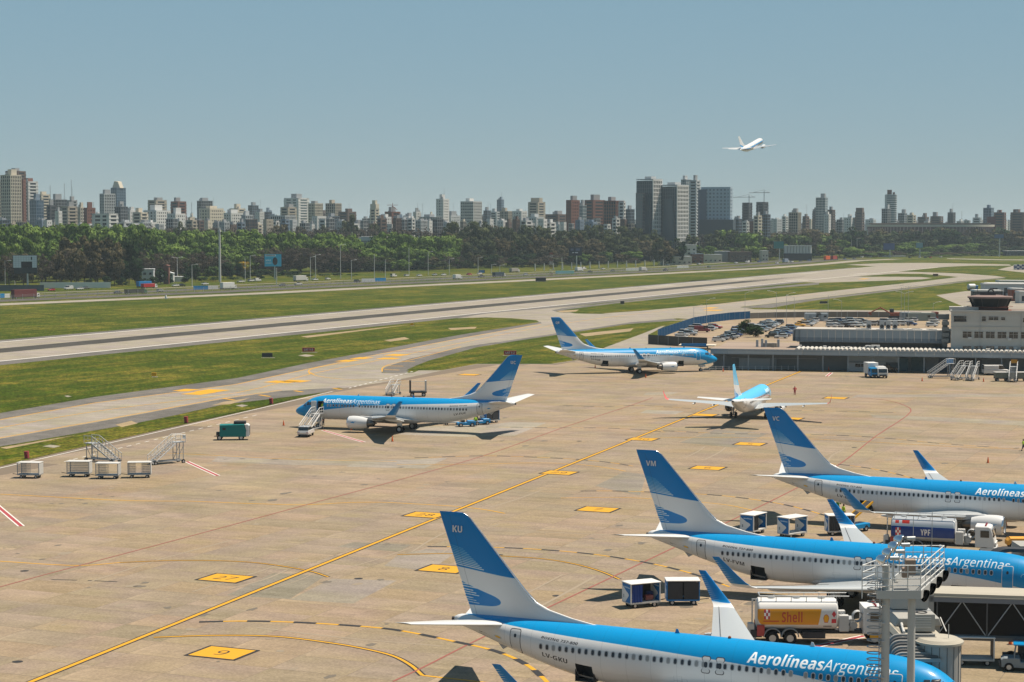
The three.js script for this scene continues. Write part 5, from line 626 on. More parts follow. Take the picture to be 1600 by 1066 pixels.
  // hood of the next bridge
  const b = thing('passenger_bridge', 'black folding hood of a bridge at the right edge beside the second airliner', 'jet bridge', 'passenger bridges', C(1556, 166)); for (let i = 0; i < 12; i++) { const s = new THREE.Shape(); s.moveTo(0, 2.4); s.lineTo(0, 4.4); s.quadraticCurveTo(.2, 5.35, 1.4, 5.45); s.lineTo(7, 5.3); s.lineTo(7, 5.05); s.lineTo(1.5, 5.2); s.quadraticCurveTo(.4, 5.1, .2, 4.3); s.lineTo(.2, 2.4); part('canopy_fold', new THREE.ExtrudeGeometry(s, { depth: .13, bevelEnabled: true, bevelSize: .03, bevelThickness: .02, bevelSegments: 1 }).translate(.06 * (i % 2), -.02 * i, -i * .2), M.dark, b); } part('cab', box(4, 3, 3, 5, 3.8, -3.6), mB, b); part('column', box(.6, 2.4, .6, 5, 1.2, -3), mD, b);
  const c = thing('orange_loader', 'orange ground machine at the right edge by the third airliner nose', 'machine', null, G(1594, 856)); c.scale.setScalar(.72); part('body', [prism([[-2, .5], [2.2, .5], [2.2, 1.3], [1.2, 1.5], [-1.6, 1.5], [-2, 1.1]], 1.8, .06)], mat([.62, .30, .04], .6), c); part('arm', [bar([-1.5, 1.4, .5], [-2.4, 2.2, .5], .06), bar([-1.5, 1.4, -.5], [-2.4, 2.2, -.5], .06)], M.dark, c); for (const [x, z] of [[-1.3, .8], [1.3, .8], [-1.3, -.8], [1.3, -.8]]) wheel(c, x, .42, z, .42, .3);
}
// ---------- terminal ----------
const TA = G(1110, 578.2), TB = G(1600, 586.4), tx = TB.clone().sub(TA).setY(0).normalize(), tRot = -Math.atan2(tx.z, tx.x), TL = 100;
const tz = V(-tx.z, 0, tx.x).multiplyScalar(tx.x > 0 ? 1 : -1);    // towards the camera
const TP = (a, b, h = 0) => TA.clone().addScaledVector(tx, a).addScaledVector(tz, -b).setY(h);   // a along the front, b back from it
const tAt = (x) => { // distance along the front seen at column x
  const d = (x - CX) / F; let lo = -10, hi = 120; for (let i = 0; i < 40; i++) { const m = (lo + hi) / 2, p = TP(m, 0); (p.x / -p.z < d) ? lo = m : hi = m; } return lo; };
{
  const t = thing('terminal', 'low grey terminal building with long canopy and scalloped roof edge', 'building', null, TA, tRot);
  const roofM = mat([.40, .34, .27], .95, 0, { map: texConcrete }), mDk = mat([.03, .036, .04], .15);
  part('canopy_roof', box(TL, .12, 6, TL / 2, 4.84, -3.1), roofM, t); part('roof_deck', box(TL - .6, .3, 24, TL / 2 + .3, 4.55, -18), roofM, t);
  for (let i = 0; i < 24; i++) part('fascia_panel', geoCache.fp || (geoCache.fp = box(TL / 24 - .03, 1.05, .14)), i % 5 ? M.panel : mat([.27, .31, .335], .6), t).position.set(TL / 24 * (i + .5), 4.3, -.05);
  part('fascia_band', [box(TL, .06, .2, TL / 2, 4.86, -.05), box(TL, .05, .2, TL / 2, 4.55, -.02), box(TL, .08, .2, TL / 2, 3.74, -.05)], M.greyp, t); part('soffit', box(TL, .1, 5.6, TL / 2, 3.72, -3), M.greyp, t);
  const a0 = tAt(1246), a1 = TL; for (let x = a0; x < a1; x += .98) part('roof_scallop', geoCache.sc || (geoCache.sc = new THREE.CylinderGeometry(.46, .46, 7.5, 12, 1, false, -Math.PI / 2, Math.PI).rotateX(-Math.PI / 2)), M.wall, t).position.set(x, 4.82, -4.05);
  part('back_wall', box(TL, 3.7, .2, TL / 2, 1.85, -5.6), mat([.17, .19, .20], .7), t);
  const pan = (x0, x1, y0, y1, b, m, n = 'wall_panel') => part(n, box(tAt(x1) - tAt(x0), y1 - y0, .16, (tAt(x0) + tAt(x1)) / 2, (y0 + y1) / 2, -b), m, t);
  pan(1152, 1201, 0, 2.5, 4.9, M.panel); pan(1201, 1212, .2, 2.4, 4.85, M.greyp, 'door'); pan(1326, 1356, 0, 2.0, 3.2, mat([.36, .375, .39], .7)); pan(1326, 1404, 2.1, 3.4, 4.2, M.panel); pan(1337, 1345, 1.0, 1.75, 3.08, mDk, 'window'); pan(1346, 1355, 1.0, 1.75, 3.08, mDk, 'window'); pan(1370, 1385, .2, 2.1, 4.6, M.offw); pan(1404, 1420, 0, 3.0, 4.7, mat([.05, .10, .12], .6)); pan(1425, 1447, 0, 3.2, 5.2, mat([.06, .10, .11], .6)); pan(1468, 1492, 0, 3.2, 5.1, mat([.03, .05, .08], .5)); pan(1500, 1535, .4, 3.2, 5.3, mDk); pan(1582, 1592, 2.6, 3.4, .5, mat([.5, .25, .03], .6), 'notice_board');
  for (let x = 3; x < TL; x += 5.6) part('column', geoCache.tcol || (geoCache.tcol = box(.28, 3.7, .28)), M.greyp, t).position.set(x, 1.85, -.7); part('rail', box(tAt(1275) - tAt(1140), .08, .05, (tAt(1275) + tAt(1140)) / 2, 2.55, -5.2), M.galv, t);
  // roof machinery
  const unit = (x, b, w, h, d, m = M.offw) => { const r = part('air_unit', cbox(w, h, d, 0, 0, 0, .04), m, t); r.position.set(tAt(x), 4.7, -b); part('fan_grille', cyl(h * .32, h * .32, .05, 0, h * .5, d / 2 + .02, 14, 'z'), M.dark, r); };
  for (const [x, b, w, h] of [[1287, 6.5, .8, .8], [1316, 6, 1, .7], [1325, 6, .8, .7], [1335, 6.4, .7, .6], [1348, 5.5, 1.3, .6], [1356, 5.5, 1.2, 1.1], [1368, 5.2, 1.9, 1.2], [1404, 6, .9, .5], [1546, 4, 1, .8], [1576, 4, .8, .6], [1247, 8, .7, .8], [1459, 5.5, .8, .5]]) unit(x, b, w, h, .8);
  for (const [x, b, h] of [[1176, 12, 1.6], [1184, 12, 1.9], [1190, 12, 1.6], [1210, 12, 1.8]]) part('duct_stack', box(.55, h, .55, tAt(x), 4.7 + h / 2, -b), M.galv, t); part('plant_room', [box(3.2, .9, 1.2, tAt(1196), 5.15, -12.5), box(.6, 1.0, .6, tAt(1203), 5.2, -11)], mat([.30, .27, .23], .9), t);
  // upper grey wing, panelled, rounded at its left end
  const up = new THREE.Group(); up.name = 'upper_wing'; t.add(up); const b0 = 9.5, x0 = tAt(1246) - 1.2, x1 = tAt(1487), hT = 9.0, hB = 6.2;
  part('roof', box(x1 - x0 + 1, .14, 9, (x0 + x1) / 2 + .5, hT + .02, -b0 - 4.6), mat([.40, .38, .35], .95), up); part('undercroft_wall', box(x1 - x0 - 1.5, 1.6, 3, (x0 + x1) / 2, 5.4, -b0 - 5.4), mat([.2, .2, .19], .9), up); part('underside', box(x1 - x0 - 1, .1, 8.6, (x0 + x1) / 2, hB, -b0 - 4.5), M.greyp, up); const N = 21; for (let i = 0; i < N; i++) { const w = (x1 - x0 - 1.2) / N, x = x0 + 1.2 + w * (i + .5); part('panel', geoCache['up' + w] || (geoCache['up' + w] = box(w - .03, 1.75, .14)), i % 7 === 3 ? M.greyp : mat([.215, .25, .275], .6), up).position.set(x, hT - .9, -b0); part('window_band', geoCache['ub' + w] || (geoCache['ub' + w] = box(w - .03, .95, .12)), mat([.115, .15, .185], .35), up).position.set(x, hB + .55, -b0); }
  for (let k = 0; k < 4; k++) { const a = R(20 + k * 22), r = 3.2; part('panel', box(1.2, 1.75, .14, x0 + 1.3 - r * .55 * Math.sin(a), hT - .9, -b0 - r * (1 - Math.cos(a)), a), M.greyp, up); part('window_band', box(1.2, .95, .12, x0 + 1.3 - r * .55 * Math.sin(a), hB + .55, -b0 - r * (1 - Math.cos(a)), a), mat([.115, .15, .185], .35), up); }
  for (const x of [1355, 1376, 1386, 1397]) { const f = part('fan_stand', [box(1.1, 2.0, .14, 0, 1.1, 0), bar([-.4, 0, 0], [-.4, .2, 0], .05), bar([.4, 0, 0], [.4, .2, 0], .05)], M.galv, up); f.position.set(tAt(x), hT + .05, -b0 - 3); part('fan_mouth', cyl(.42, .42, .1, 0, .75, .1, 18, 'z'), M.dark, f); }
  part('roof_edge', [box(x1 - x0, .2, .2, (x0 + x1) / 2, hT + .1, -b0 + .02)], mat([.5, .49, .46], .9), up); for (let i = 0; i < 16; i++) part('roof_pipe', box(rr(.6, 2), .16, .2, rr(x0 + 14, x1 - 2), hT + .18, -b0 - rr(1, 6)), M.offw, up);
  // old control block
  const ob = thing('control_block', 'weathered white block with windows and an old control cab on its roof', 'building', null, TP(tAt(1487), 7), tRot), X = x => tAt(x) - tAt(1487), Hh = 13.6, Wd = 46;
  part('wall', [box(Wd, Hh - 4.5, 14, Wd / 2, 4.5 + (Hh - 4.5) / 2, -7)], M.wall, ob); part('parapet', [box(Wd + .3, .35, .35, Wd / 2, Hh + .1, .05), box(.35, .35, 14, 0, Hh + .1, -7), box(Wd, .12, .14, Wd / 2, 10.2, .06), box(Wd, .3, .2, Wd / 2, 10.05 - 5.4, .06)], M.wall, ob); part('roof', box(Wd - .6, .1, 13.4, Wd / 2, Hh + .1, -7), mat([.2, .17, .15], .95), ob);
  const win = (x, y, w, h, n = 2) => { const f = new THREE.Group(); f.name = 'window'; f.position.set(x, y, .0); ob.add(f); part('frame', [box(w + .2, .1, .22, 0, h / 2, 0), box(w + .2, .12, .3, 0, -h / 2, 0), box(.1, h, .22, -w / 2, 0, 0), box(.1, h, .22, w / 2, 0, 0), ...Array.from({ length: n - 1 }, (_, i) => box(.06, h, .16, -w / 2 + w * (i + 1) / n, 0, .03)), box(w, .05, .14, 0, h * .15, .03)], M.wall, f); part('pane', box(w, h, .05, 0, 0, .02), M.glass, f); };
  for (let i = 0; i < 9; i++) { win(3.6 + i * 2.53, 8.4, 2.0, 1.55); win(3.6 + i * 2.53, 5.55, 1.95, .75); } win(2.0, 11.95, 2.9, 1.4, 1); win(7.2, 12.0, .95, 1.2, 1); win(9.3, 12.15, 2.2, .9, 2); win(11.4, 12.1, .95, .75, 1); win(16.4, 11.8, 1.4, 1.0, 2); win(20, 11.8, 1.4, 1.0, 2);
  for (const [x, y] of [[4.2, 7.35], [12.9, 7.2], [10.0, 5.4], [14.2, 5.3]]) part('air_unit', cbox(.8, .55, .35, x, y, .28, .03), M.offw, ob); part('drain_pipe', [bar([6.4, 4.8, .16], [6.4, 13.4, .16], .05), bar([15.3, 4.8, .16], [15.3, 13.4, .16], .05)], M.galv, ob);
  const cab = new THREE.Group(); cab.name = 'control_cab'; cab.position.set(X(1545) + .6, Hh, -6.5); ob.add(cab); part('base', cyl(4.4, 4.4, .8, 0, .5, 0, 8).rotateY(R(22.5)), mat([.07, .035, .03], .9), cab); const gl = new THREE.CylinderGeometry(5.1, 4.2, 2.0, 8, 1, true).rotateY(R(22.5)).translate(0, 1.95, 0); part('glazing', gl, mat([.012, .016, .018], .2, 0, { specularIntensity: .25 }), cab); part('mullion', Array.from({ length: 8 }, (_, i) => { const a = R(i * 45); return bar([4.2 * Math.sin(a + R(22.5)), .95, 4.2 * Math.cos(a + R(22.5))], [5.1 * Math.sin(a + R(22.5)), 2.95, 5.1 * Math.cos(a + R(22.5))], .07); }), M.dark, cab); part('roof', [cyl(5.4, 5.4, .35, 0, 3.1, 0, 8).rotateY(R(22.5)), cyl(5.0, 3.0, .3, 0, 3.4, 0, 8).rotateY(R(22.5))], mat([.20, .15, .14], .9), cab); part('catwalk', [cyl(5.2, 5.2, .12, 0, .15, 0, 8).rotateY(R(22.5)), new THREE.TorusGeometry(5.1, .04, 5, 16).rotateX(Math.PI / 2).translate(0, 1.0, 0)], M.rust, cab);
  part('roof_gear', [box(3.5, .7, 1.2, -.5, 3.9, 0), box(.5, .9, .5, 3.2, 3.9, .8), bar([2.6, 3.4, 0], [2.6, 5.0, 0], .06), bar([-2.8, 3.4, .5], [-2.8, 5.4, .5], .05), bar([3.6, 3.4, 1], [3.6, 4.6, 1], .05), new THREE.TorusGeometry(.6, .15, 6, 14, Math.PI).translate(.2, 4.25, 0)], M.dark, cab); part('stair_house', box(6.5, .9, 3, -5.2, .5, 2.5), M.wall, ob).position.set(X(1545), Hh, -7); 
  part('side_stack', [box(1.2, 6, 1.2, -1.3, 8.6, -2), box(2.4, 1.2, 2, -1.6, 12.2, -4), ...[0, 1, 2, 3].map(i => box(1.6, .8, .7, -1.2, 7 + i * 1.3, -.6))], mat([.16, .165, .16], .9), ob);
  // rope barrier in front
  const rb = thing('rope_barrier', 'row of white barrier posts between the parked nose and the terminal', 'barrier', null, G(1098, 579.2)); const e2 = G(1242, 578.4).sub(rb.position), nP = 15; for (let i = 0; i < nP; i++) part('post', geoCache.rp || (geoCache.rp = cyl(.06, .05, 1.0, 0, .5, 0, 8)), M.white, rb).position.copy(e2).multiplyScalar(i / (nP - 1)); part('chain', [bar(V(0, .85, 0), e2.clone().setY(.85), .02, 5), bar(V(0, .45, 0), e2.clone().setY(.45), .02, 5)], M.white, rb);
}
// vehicles in front of the terminal
function boxTruck(label, p, turn, body, cab, L = 4, h = 2.6, name = 'box_truck', group) { const t = thing(name, label, 'truck', group, p, turn); part('cargo_box', cbox(L, h - .8, 2.3, -1, .85, 0, .04), body, t); part('cab', prism([[L / 2 - .9, .5], [L / 2 + .85, .5], [L / 2 + .9, 1.2], [L / 2 + .55, 2.2], [L / 2 - .9, 2.25]], 2.2, .07), cab, t); part('windscreen', [prism([[L / 2 + .56, 1.25], [L / 2 + .93, 1.25], [L / 2 + .62, 2.05], [L / 2 + .5, 2.05]], 1.9, .02), box(.7, .6, 2.24, L / 2 + .05, 1.7, 0)], M.glass, t); part('chassis', box(L + 2.2, .3, 1.6, -.1, .7, 0), M.dark, t); for (const x of [-L / 2, L / 2 + .1]) for (const s of [-1, 1]) wheel(t, x, .45, s * .95, .45, .3); return t; }
boxTruck('blue service truck with a white box in front of the terminal', G(1363, 590), -1.45, M.white, M.sky, 3.2, 3.2); boxTruck('small white truck beside the blue service truck', G(1376, 590.5), -1.5, M.white, M.white, 2.2, 2.4); car('pickup', 'black', 'dark pickup parked under the terminal canopy', null, G(1384, 581.5), .1, 'service_car');
{ const t = thing('yellow_loader', 'yellow loader vehicle under the terminal canopy', 'loader', null, G(1302, 577.5), .05); part('deck', [box(5, .5, 2.2, 0, 1.6, 0), box(1.1, 1.0, 2.0, -2, 2.2, 0)], M.yel, t); part('frame', [box(5.2, .5, 2.0, 0, .8, 0)], M.dark, t); part('cab', box(.8, 1.2, 1.5, 2.0, 2.3, 0), M.glass, t); for (const x of [-1.8, 1.8]) for (const s of [-1, 1]) wheel(t, x, .5, s * .9, .5, .3); }
car('van', 'white', 'long pale grey van parked at the terminal front', null, G(1556, 586.5), .03, 'service_van', 'van').scale.set(1.15, 1.1, 1.1);
{ const t = thing('dolly_train', 'low covered dolly at the right end of the terminal front', 'dolly', null, G(1580, 596), .02); part('deck', box(9, .2, 1.8, 1, .7, 0), M.dark, t); part('cover', box(9, 1.1, 1.8, 1, 1.35, 0), mat([.15, .16, .13], .8), t); part('roof', box(9.2, .1, 2.0, 1, 1.95, 0), M.offw, t); for (let x = -3; x <= 5; x += 2) for (const s of [-1, 1]) wheel(t, x, .3, s * .7, .3, .2); }
let mkLamp; const ORD = ['first', 'second', 'third', 'fourth', 'fifth', 'sixth', 'seventh', 'eighth', 'ninth', 'tenth'];
// ---------- car park ----------
struct('car_park', sheet(PX([[1010, 531], [1060, 516], [1105, 502.5], [1160, 494.5], [1240, 493], [1500, 492], [1700, 496], [1700, 570], [1110, 560]]), .045), mat([.42, .345, .255], .95, 0, { map: texConcrete }));
{
  const run = (pts, h, m, name, label, cat, step, pm) => { const w = thing(name, label, cat, null, pts[0]); const o = pts[0]; for (let i = 1; i < pts.length; i++) { const a = pts[i - 1].clone().sub(o), b = pts[i].clone().sub(o), d = b.clone().sub(a), l = d.length(), n = Math.max(1, Math.round(l / step)), ry = -Math.atan2(d.z, d.x); for (let k = 0; k < n; k++) { const c = a.clone().lerp(b, (k + .5) / n); const g = box(l / n - .04, h, .08, 0, h / 2 + .05, 0, ry); part('panel', g, m, w).position.copy(c); part('post', geoCache['fp' + h] || (geoCache['fp' + h] = box(.12, h + .15, .12, 0, (h + .15) / 2, 0)), pm || M.galv, w).position.copy(a.clone().lerp(b, k / n)); } } return w; };
  run(PX([[1028, 529], [1050, 521], [1085, 508.5], [1112, 504], [1140, 500.5], [1172, 498.2]]), 2.6, mat([.01, .055, .13], .92), 'blue_fence', 'blue sheet metal fence curving round the car park', 'fence', 3); run(PX([[1172, 498.2], [1210, 497], [1260, 496.2], [1340, 496], [1440, 497]]), 2.0, mat([.16, .15, .13], .9), 'perimeter_wall', 'grey boundary fence behind the car park', 'fence', 4); run(PX([[1013, 538], [1060, 541], [1105, 543]]), 2.6, mat([.07, .065, .058], .95), 'dark_wall', 'dark boundary wall behind the airliner at the terminal', 'wall', 4);
  run(PX([[-250, 482], [0, 469.5], [200, 461], [400, 452.8], [600, 443.3], [800, 434.2], [1000, 424.7], [1120, 418.6]]), 2.2, mat([.33, .33, .31], .9, 0, { transparent: true, opacity: .08 }), 'perimeter_fence', 'thin wire fence with posts along the highway', 'fence', 6.2);
  { const t = thing('ramp_roof', 'blue edged pale ramp roof left of the terminal', 'canopy', null, G(1085, 540, 3.2)); t.position.y = 0; part('roof', box(9, .25, 5, 1, 3.2, -2, -.2), mat([.5, .46, .38], .9), t); part('edge', box(6.2, .7, .3, -.2, 3.4, .8, -.05), M.blue, t); part('column', [box(.3, 3.1, .3, -2.5, 1.55, -1), box(.3, 3.1, .3, 3.5, 1.55, -2)], M.greyp, t); part('walkway', box(14, .2, 5, 3, 2.2, -1.5, -.25), mat([.40, .36, .29], .9), t); }
  // parked cars: [x, y, kind, colour, turn]
  const K = ['sedan', 'hatch', 'suv'], cols = ['white', 'white', 'silver', 'silver', 'grey', 'black', 'white', 'blue'];
  const named = [[1065, 530, 'hatch', 'white', 'white hatchback at the near left corner of the car park'], [1078, 524.5, 'suv', 'silver', 'silver SUV beside the blue fence'], [1097, 519.5, 'van', 'maroon', 'maroon van by the blue fence'], [1118, 514, 'sedan', 'red', 'red car at the far end of the fence row'], [1123, 534.5, 'hatch', 'white', 'white hatchback beside the terminal roof'], [1248, 510.5, 'sedan', 'yellow', 'yellow taxi nearest in the taxi row'], [1252, 508, 'sedan', 'yellow', 'yellow taxi in the middle of the taxi row'], [1258, 505.5, 'sedan', 'yellow', 'yellow taxi farthest in the taxi row']];
  for (const [x, y, k, c, l] of named) car(k, c, l, 'cars in the terminal car park', G(x, y), rr(-.3, .1));
  const rows = [[[1066, 526], [1092, 514], 5, 0, 'nearest the blue fence'], [[1140, 531], [1176, 512], 9, 0, 'beside the dark tree'], [[1190, 519], [1215, 507], 7, 0, 'left of the taxis'], [[1206, 528], [1226, 517], 5, 0, 'before the rounded wing end'], [[1300, 512], [1345, 511.5], 6, 0, 'touching the grey wing roof'], [[1108, 517.5], [1116, 513.5], 3, 'white', 'beside the blue fence'], [[1128, 531.5], [1162, 514], 9, 0, 'left of the dark tree'], [[1178, 517], [1202, 505.5], 8, 0, 'right of the dark tree'], [[1221, 529], [1238, 515], 6, 0, 'by the rounded wing end'], [[1262, 510], [1272, 503], 4, 'white', 'behind the taxis'], [[1300, 508], [1340, 507], 6, 0, 'directly behind the grey wing'], [[1298, 504.5], [1346, 503.5], 7, 0, 'farther behind the grey wing'], [[1352, 509], [1424, 509], 9, 0, 'behind the roof fans'], [[1384, 505], [1426, 503], 6, 'white', 'farther behind the roof fans'], [[1456, 511], [1460, 503], 3, 'white', 'beside the old control block']];
  const CN = { white: 'white', silver: 'silver', grey: 'dark grey', black: 'black', blue: 'dark blue' }, KN = { sedan: 'sedan', hatch: 'hatchback', suv: 'SUV' };
  for (const [a, b, n, c, l] of rows) for (let i = 0; i < n; i++) { const kk = pick(K), cc = c || pick(cols); car(kk, cc, `${CN[cc]} ${KN[kk]}, ${ORD[i]} from the left in the row ${l}`, 'cars in the terminal car park', G(a[0] + (b[0] - a[0]) * i / (n - 1), a[1] + (b[1] - a[1]) * i / (n - 1)), rr(-.35, -.15) + (rnd() < .3 ? Math.PI : 0)); }
  // cabins, excavator, lamps
  const cabin = (x, y, w, m, l, turn = 0) => { const t = thing('site_cabin', l, 'cabin', null, G(x, y), turn); part('shell', cbox(w, 2.7, 2.6, 0, .1, 0, .05), m, t); part('door', box(.9, 2, .05, -w * .2, 1.15, 1.32), M.greyp, t); part('window', box(.9, .8, .05, w * .25, 1.7, 1.32), M.glass, t); part('rib', Array.from({ length: Math.floor(w / .5) }, (_, i) => box(.05, 2.5, .04, -w / 2 + .25 + i * .5, 1.4, 1.31)), m, t); };
  cabin(1270, 502, 5.4, M.panel, 'pale grey site cabin, left of a pair behind the car park'); cabin(1284, 502, 4, M.panel, 'pale grey site cabin, right of a pair behind the car park'); cabin(1440, 501.5, 9, mat([.22, .25, .23], .8), 'grey green site cabin behind the car park at right'); cabin(1414, 500.5, 3.2, M.greyp, 'small grey cabin behind the lamp masts'); cabin(1461, 500, 2, mat([.18, .05, .04], .9), 'narrow rusty cabin beside the grey green one');
  { const t = thing('excavator', 'rust coloured excavator with its arm down behind the car park', 'excavator', null, G(1398, 498), 3.1); part('tracks', [cbox(4, .9, .6, 0, 0, 1.1, .2), cbox(4, .9, .6, 0, 0, -1.1, .2)], M.dark, t); part('house', prism([[-2.2, 1], [1.6, 1], [1.6, 2], [-2.2, 2.2]], 2.6, .06), M.rust, t); part('cab', box(1.5, 1.7, 1.1, 1, 2.6, .7), M.glass, t); part('boom', [bar([1.4, 1.8, -.2], [5, 3.9, -.2], .28), bar([5, 3.9, -.2], [8.4, 2.2, -.2], .22)], M.rust, t); part('bucket', prism([[8, 1.2], [9.2, 1.6], [9.1, 2.3], [8.3, 2.3]], 1.2, .04), M.rust, t); }
  const lamp = (x, y, h, l, arms = 1, dir = 1) => { const t = thing('lamp_post', l, 'street lamp', 'lamp posts', G(x, y)); part('pole', cyl(.07, .045, h, 0, h / 2, 0, 8), M.galv, t); for (let a = 0; a < arms; a++) { const s = a ? -dir : dir; part('arm', [bar([0, h - .4, 0], [s * 1.3, h + .2, 0], .05), bar([s * 1.3, h + .2, 0], [s * 2.3, h + .35, 0], .05)], M.offw, t); part('lantern', cbox(.8, .16, .3, s * 2.5, h + .28, 0, .04), M.offw, t); } return t; };
  for (const [x, y, h, l, a, d] of [[1084, 513, 7, 'lamp post on the blue fence', 1, 1], [1104, 508, 8.5, 'lamp post behind the fence row of cars', 1, 1], [1164, 503, 10, 'lamp post above the dark car park tree', 1, 1], [1213, 516, 12, 'thin lamp post left of the taxis', 1, -1], [1229, 506, 10, 'thin lamp post by the taxis', 1, 1], [1241, 500, 8, 'lamp post behind the taxis with a curved arm', 1, -1], [1294, 502, 9, 'lamp post right of the site cabins', 1, 1], [1315, 501, 7, 'lamp post in the middle of the back fence', 1, -1], [1408, 508, 12.5, 'tall double lamp post beside the excavator', 2, 1], [1413, 510, 11, 'double lamp post nearest the excavator', 2, 1], [1419, 514, 13.5, 'tallest double lamp post beside the grey green cabin', 2, 1], [1458, 500, 6, 'thin pole beside the grey green cabin', 1, 1]]) lamp(x, y, h, l, a, d);
  mkLamp = lamp;
  // checkered block and parked jet tails far right
  { const t = thing('checkered_block', 'red and white checkered antenna block on the far right grass', 'block', null, C(1592, 1400), 0); for (let i = 0; i < 6; i++) for (let j = 0; j < 3; j++) part('board', geoCache.chk || (geoCache.chk = box(1.7, 1.2, 3)), (i + j) % 2 ? M.navy : M.offw, t).position.set(-3 + i * 1.72, .7 + j * 1.22, 0); }
  { const t = thing('tank_truck', 'small white and blue vehicle on the right service road', 'truck', null, G(1518, 454), .3); part('tank', cyl(1.3, 1.3, 3.4, 0, 2, 0, 18, 'x'), M.white, t); part('cab', cbox(1.6, 2, 2.2, 2.4, .6, 0, .1), M.blue, t); part('chassis', box(5.5, .4, 2, .6, .6, 0), M.dark, t); for (const x of [-1, 2.2]) for (const s of [-1, 1]) wheel(t, x, .5, s * .9, .5, .3); }
  for (const [x, y, w, h, m, l] of [[1545, 472, 12, 4.5, M.dark, 'dark shed left of the far right hangars'], [1575, 462, 22, 5, M.panel, 'long pale roofed shed on the far right service road'], [1585, 457, 26, 4, M.offw, 'white roofed shed, second from the back at far right'], [1592, 452.5, 20, 4, M.offw, 'white roofed shed farthest back at far right'], [1592, 471, 6, 5, M.rust, 'red sided container with a white stripe at far right'], [1608, 474, 8, 4.4, M.offw, 'white cabin cut by the right edge']]) { const t = thing('shed', l, 'shed', null, G(x, y)); part('wall', box(w, h, 7, 0, h / 2, -3.5), m, t); part('roof', prism([[-w / 2 - .3, h], [w / 2 + .3, h], [w / 2 + .1, h + .5], [-w / 2, h + .7]], 7.6, .04, -3.5), M.offw, t); for (let i = 0; i < 3; i++) part('opening', box(w * .16, h * .5, .1, -w * .3 + i * w * .3, h * .45, .03), M.dark, t); }
}
// ---------- trees ----------
function treeGeo(kind, sd, lo) {
  const s0 = seed; seed = sd; const P = { plane: { rx: 1.15, ry: .80, cy: .53, n: 34, lr: .34, leaf: .034, q: 4200, c: [[.095, .155, .030], [.062, .108, .02], [.125, .185, .04]] }, euc: { rx: .95, ry: .80, cy: .54, n: 34, lr: .24, leaf: .030, q: 3400, c: [[.050, .066, .026], [.038, .050, .022], [.072, .084, .036]] }, bare: { rx: 1.1, ry: .74, cy: .54, n: 34, lr: .28, leaf: .042, q: 3400, thin: 1, c: [[.062, .050, .038], [.046, .038, .030], [.085, .070, .052]] }, dense: { rx: .9, ry: .84, cy: .5, n: 28, lr: .3, leaf: .034, q: 3200, c: [[.016, .034, .012], [.010, .024, .009], [.026, .05, .016]] }, olive: { rx: 1.05, ry: .80, cy: .53, n: 34, lr: .27, leaf: .033, q: 3400, c: [[.078, .066, .032], [.055, .050, .026], [.098, .082, .044]] }, bush: { rx: 1, ry: .5, cy: .48, n: 12, lr: .42, leaf: .07, q: 700, c: [[.05, .085, .022], [.035, .06, .018], [.075, .105, .03]] }, gold: { rx: .95, ry: .5, cy: .6, n: 16, lr: .3, leaf: .06, q: 900, c: [[.36, .24, .02], [.22, .17, .02], [.14, .15, .025]] } }[kind];
  if (lo) { P.q *= .42; P.leaf *= 1.5; }
  // unit tree: height 1, spread scaled by x/z
  const lobes = []; for (let i = 0; i < P.n; i++) { let x, y, z; do { x = rr(-1, 1); y = rr(-1, 1); z = rr(-1, 1); } while (x * x + y * y + z * z > 1 || false); const k = .78; lobes.push([x * k * P.rx * .5, P.cy + y * k * P.ry * .58, z * k * P.rx * .5, P.lr * rr(.65, 1.15) * .5]); }
  const pos = [], col = [], nor = []; const q = V(0, 0, 0), e1 = V(0, 0, 0), e2 = V(0, 0, 0);
  for (let i = 0; i < P.q; i++) {
    const l = lobes[i % P.n]; let d = V(rr(-1, 1), rr(-.75, 1), rr(-1, 1)); if (d.lengthSq() < .02) continue; d.normalize(); const k = l[3] * (rnd() < .72 ? rr(.86, 1.08) : rr(.4, .9)); q.set(l[0] + d.x * k, Math.max(.1, l[1] + d.y * k * .8), l[2] + d.z * k); if (q.y > 1) q.y = 1 - rnd() * .02;
    e1.set(rr(-1, 1), rr(-1, 1), rr(-1, 1)).cross(d).normalize(); e2.copy(d).cross(e1).addScaledVector(d, rr(-.7, .7)).normalize(); const s = P.leaf * rr(.6, 1.3) * (P.thin ? .7 : 1), w = P.thin ? .34 : .8; const c = P.c[i % P.n % 3], v = rr(.78, 1.22);
    const A = q.clone().addScaledVector(e1, s), B = q.clone().addScaledVector(e1, -s * .6).addScaledVector(e2, s * w), D = q.clone().addScaledVector(e1, -s * .6).addScaledVector(e2, -s * w); for (const p of [A, B, D]) { pos.push(p.x, p.y, p.z); col.push(c[0] * v, c[1] * v, c[2] * v); }
  }
  const g = new THREE.BufferGeometry(); g.setAttribute('position', new THREE.Float32BufferAttribute(pos, 3)); g.setAttribute('color', new THREE.Float32BufferAttribute(col, 3)); g.computeVertexNormals();
  const tr = [bar([0, 0, 0], [.01, .35, 0], .018, 6), ...lobes.slice(0, 9).map(l => bar([0, rr(.2, .4), 0], [l[0] * .8, l[1] * .95, l[2] * .8], .006, 4))]; const trunk = mg(tr); seed = s0; return { g, trunk };
}
const mLeaf = mat([1, 1, 1], .95, 0, { vertexColors: true }), mTrunk = mat([.10, .078, .058], .95), mPale = mat([.30, .27, .22], .95);
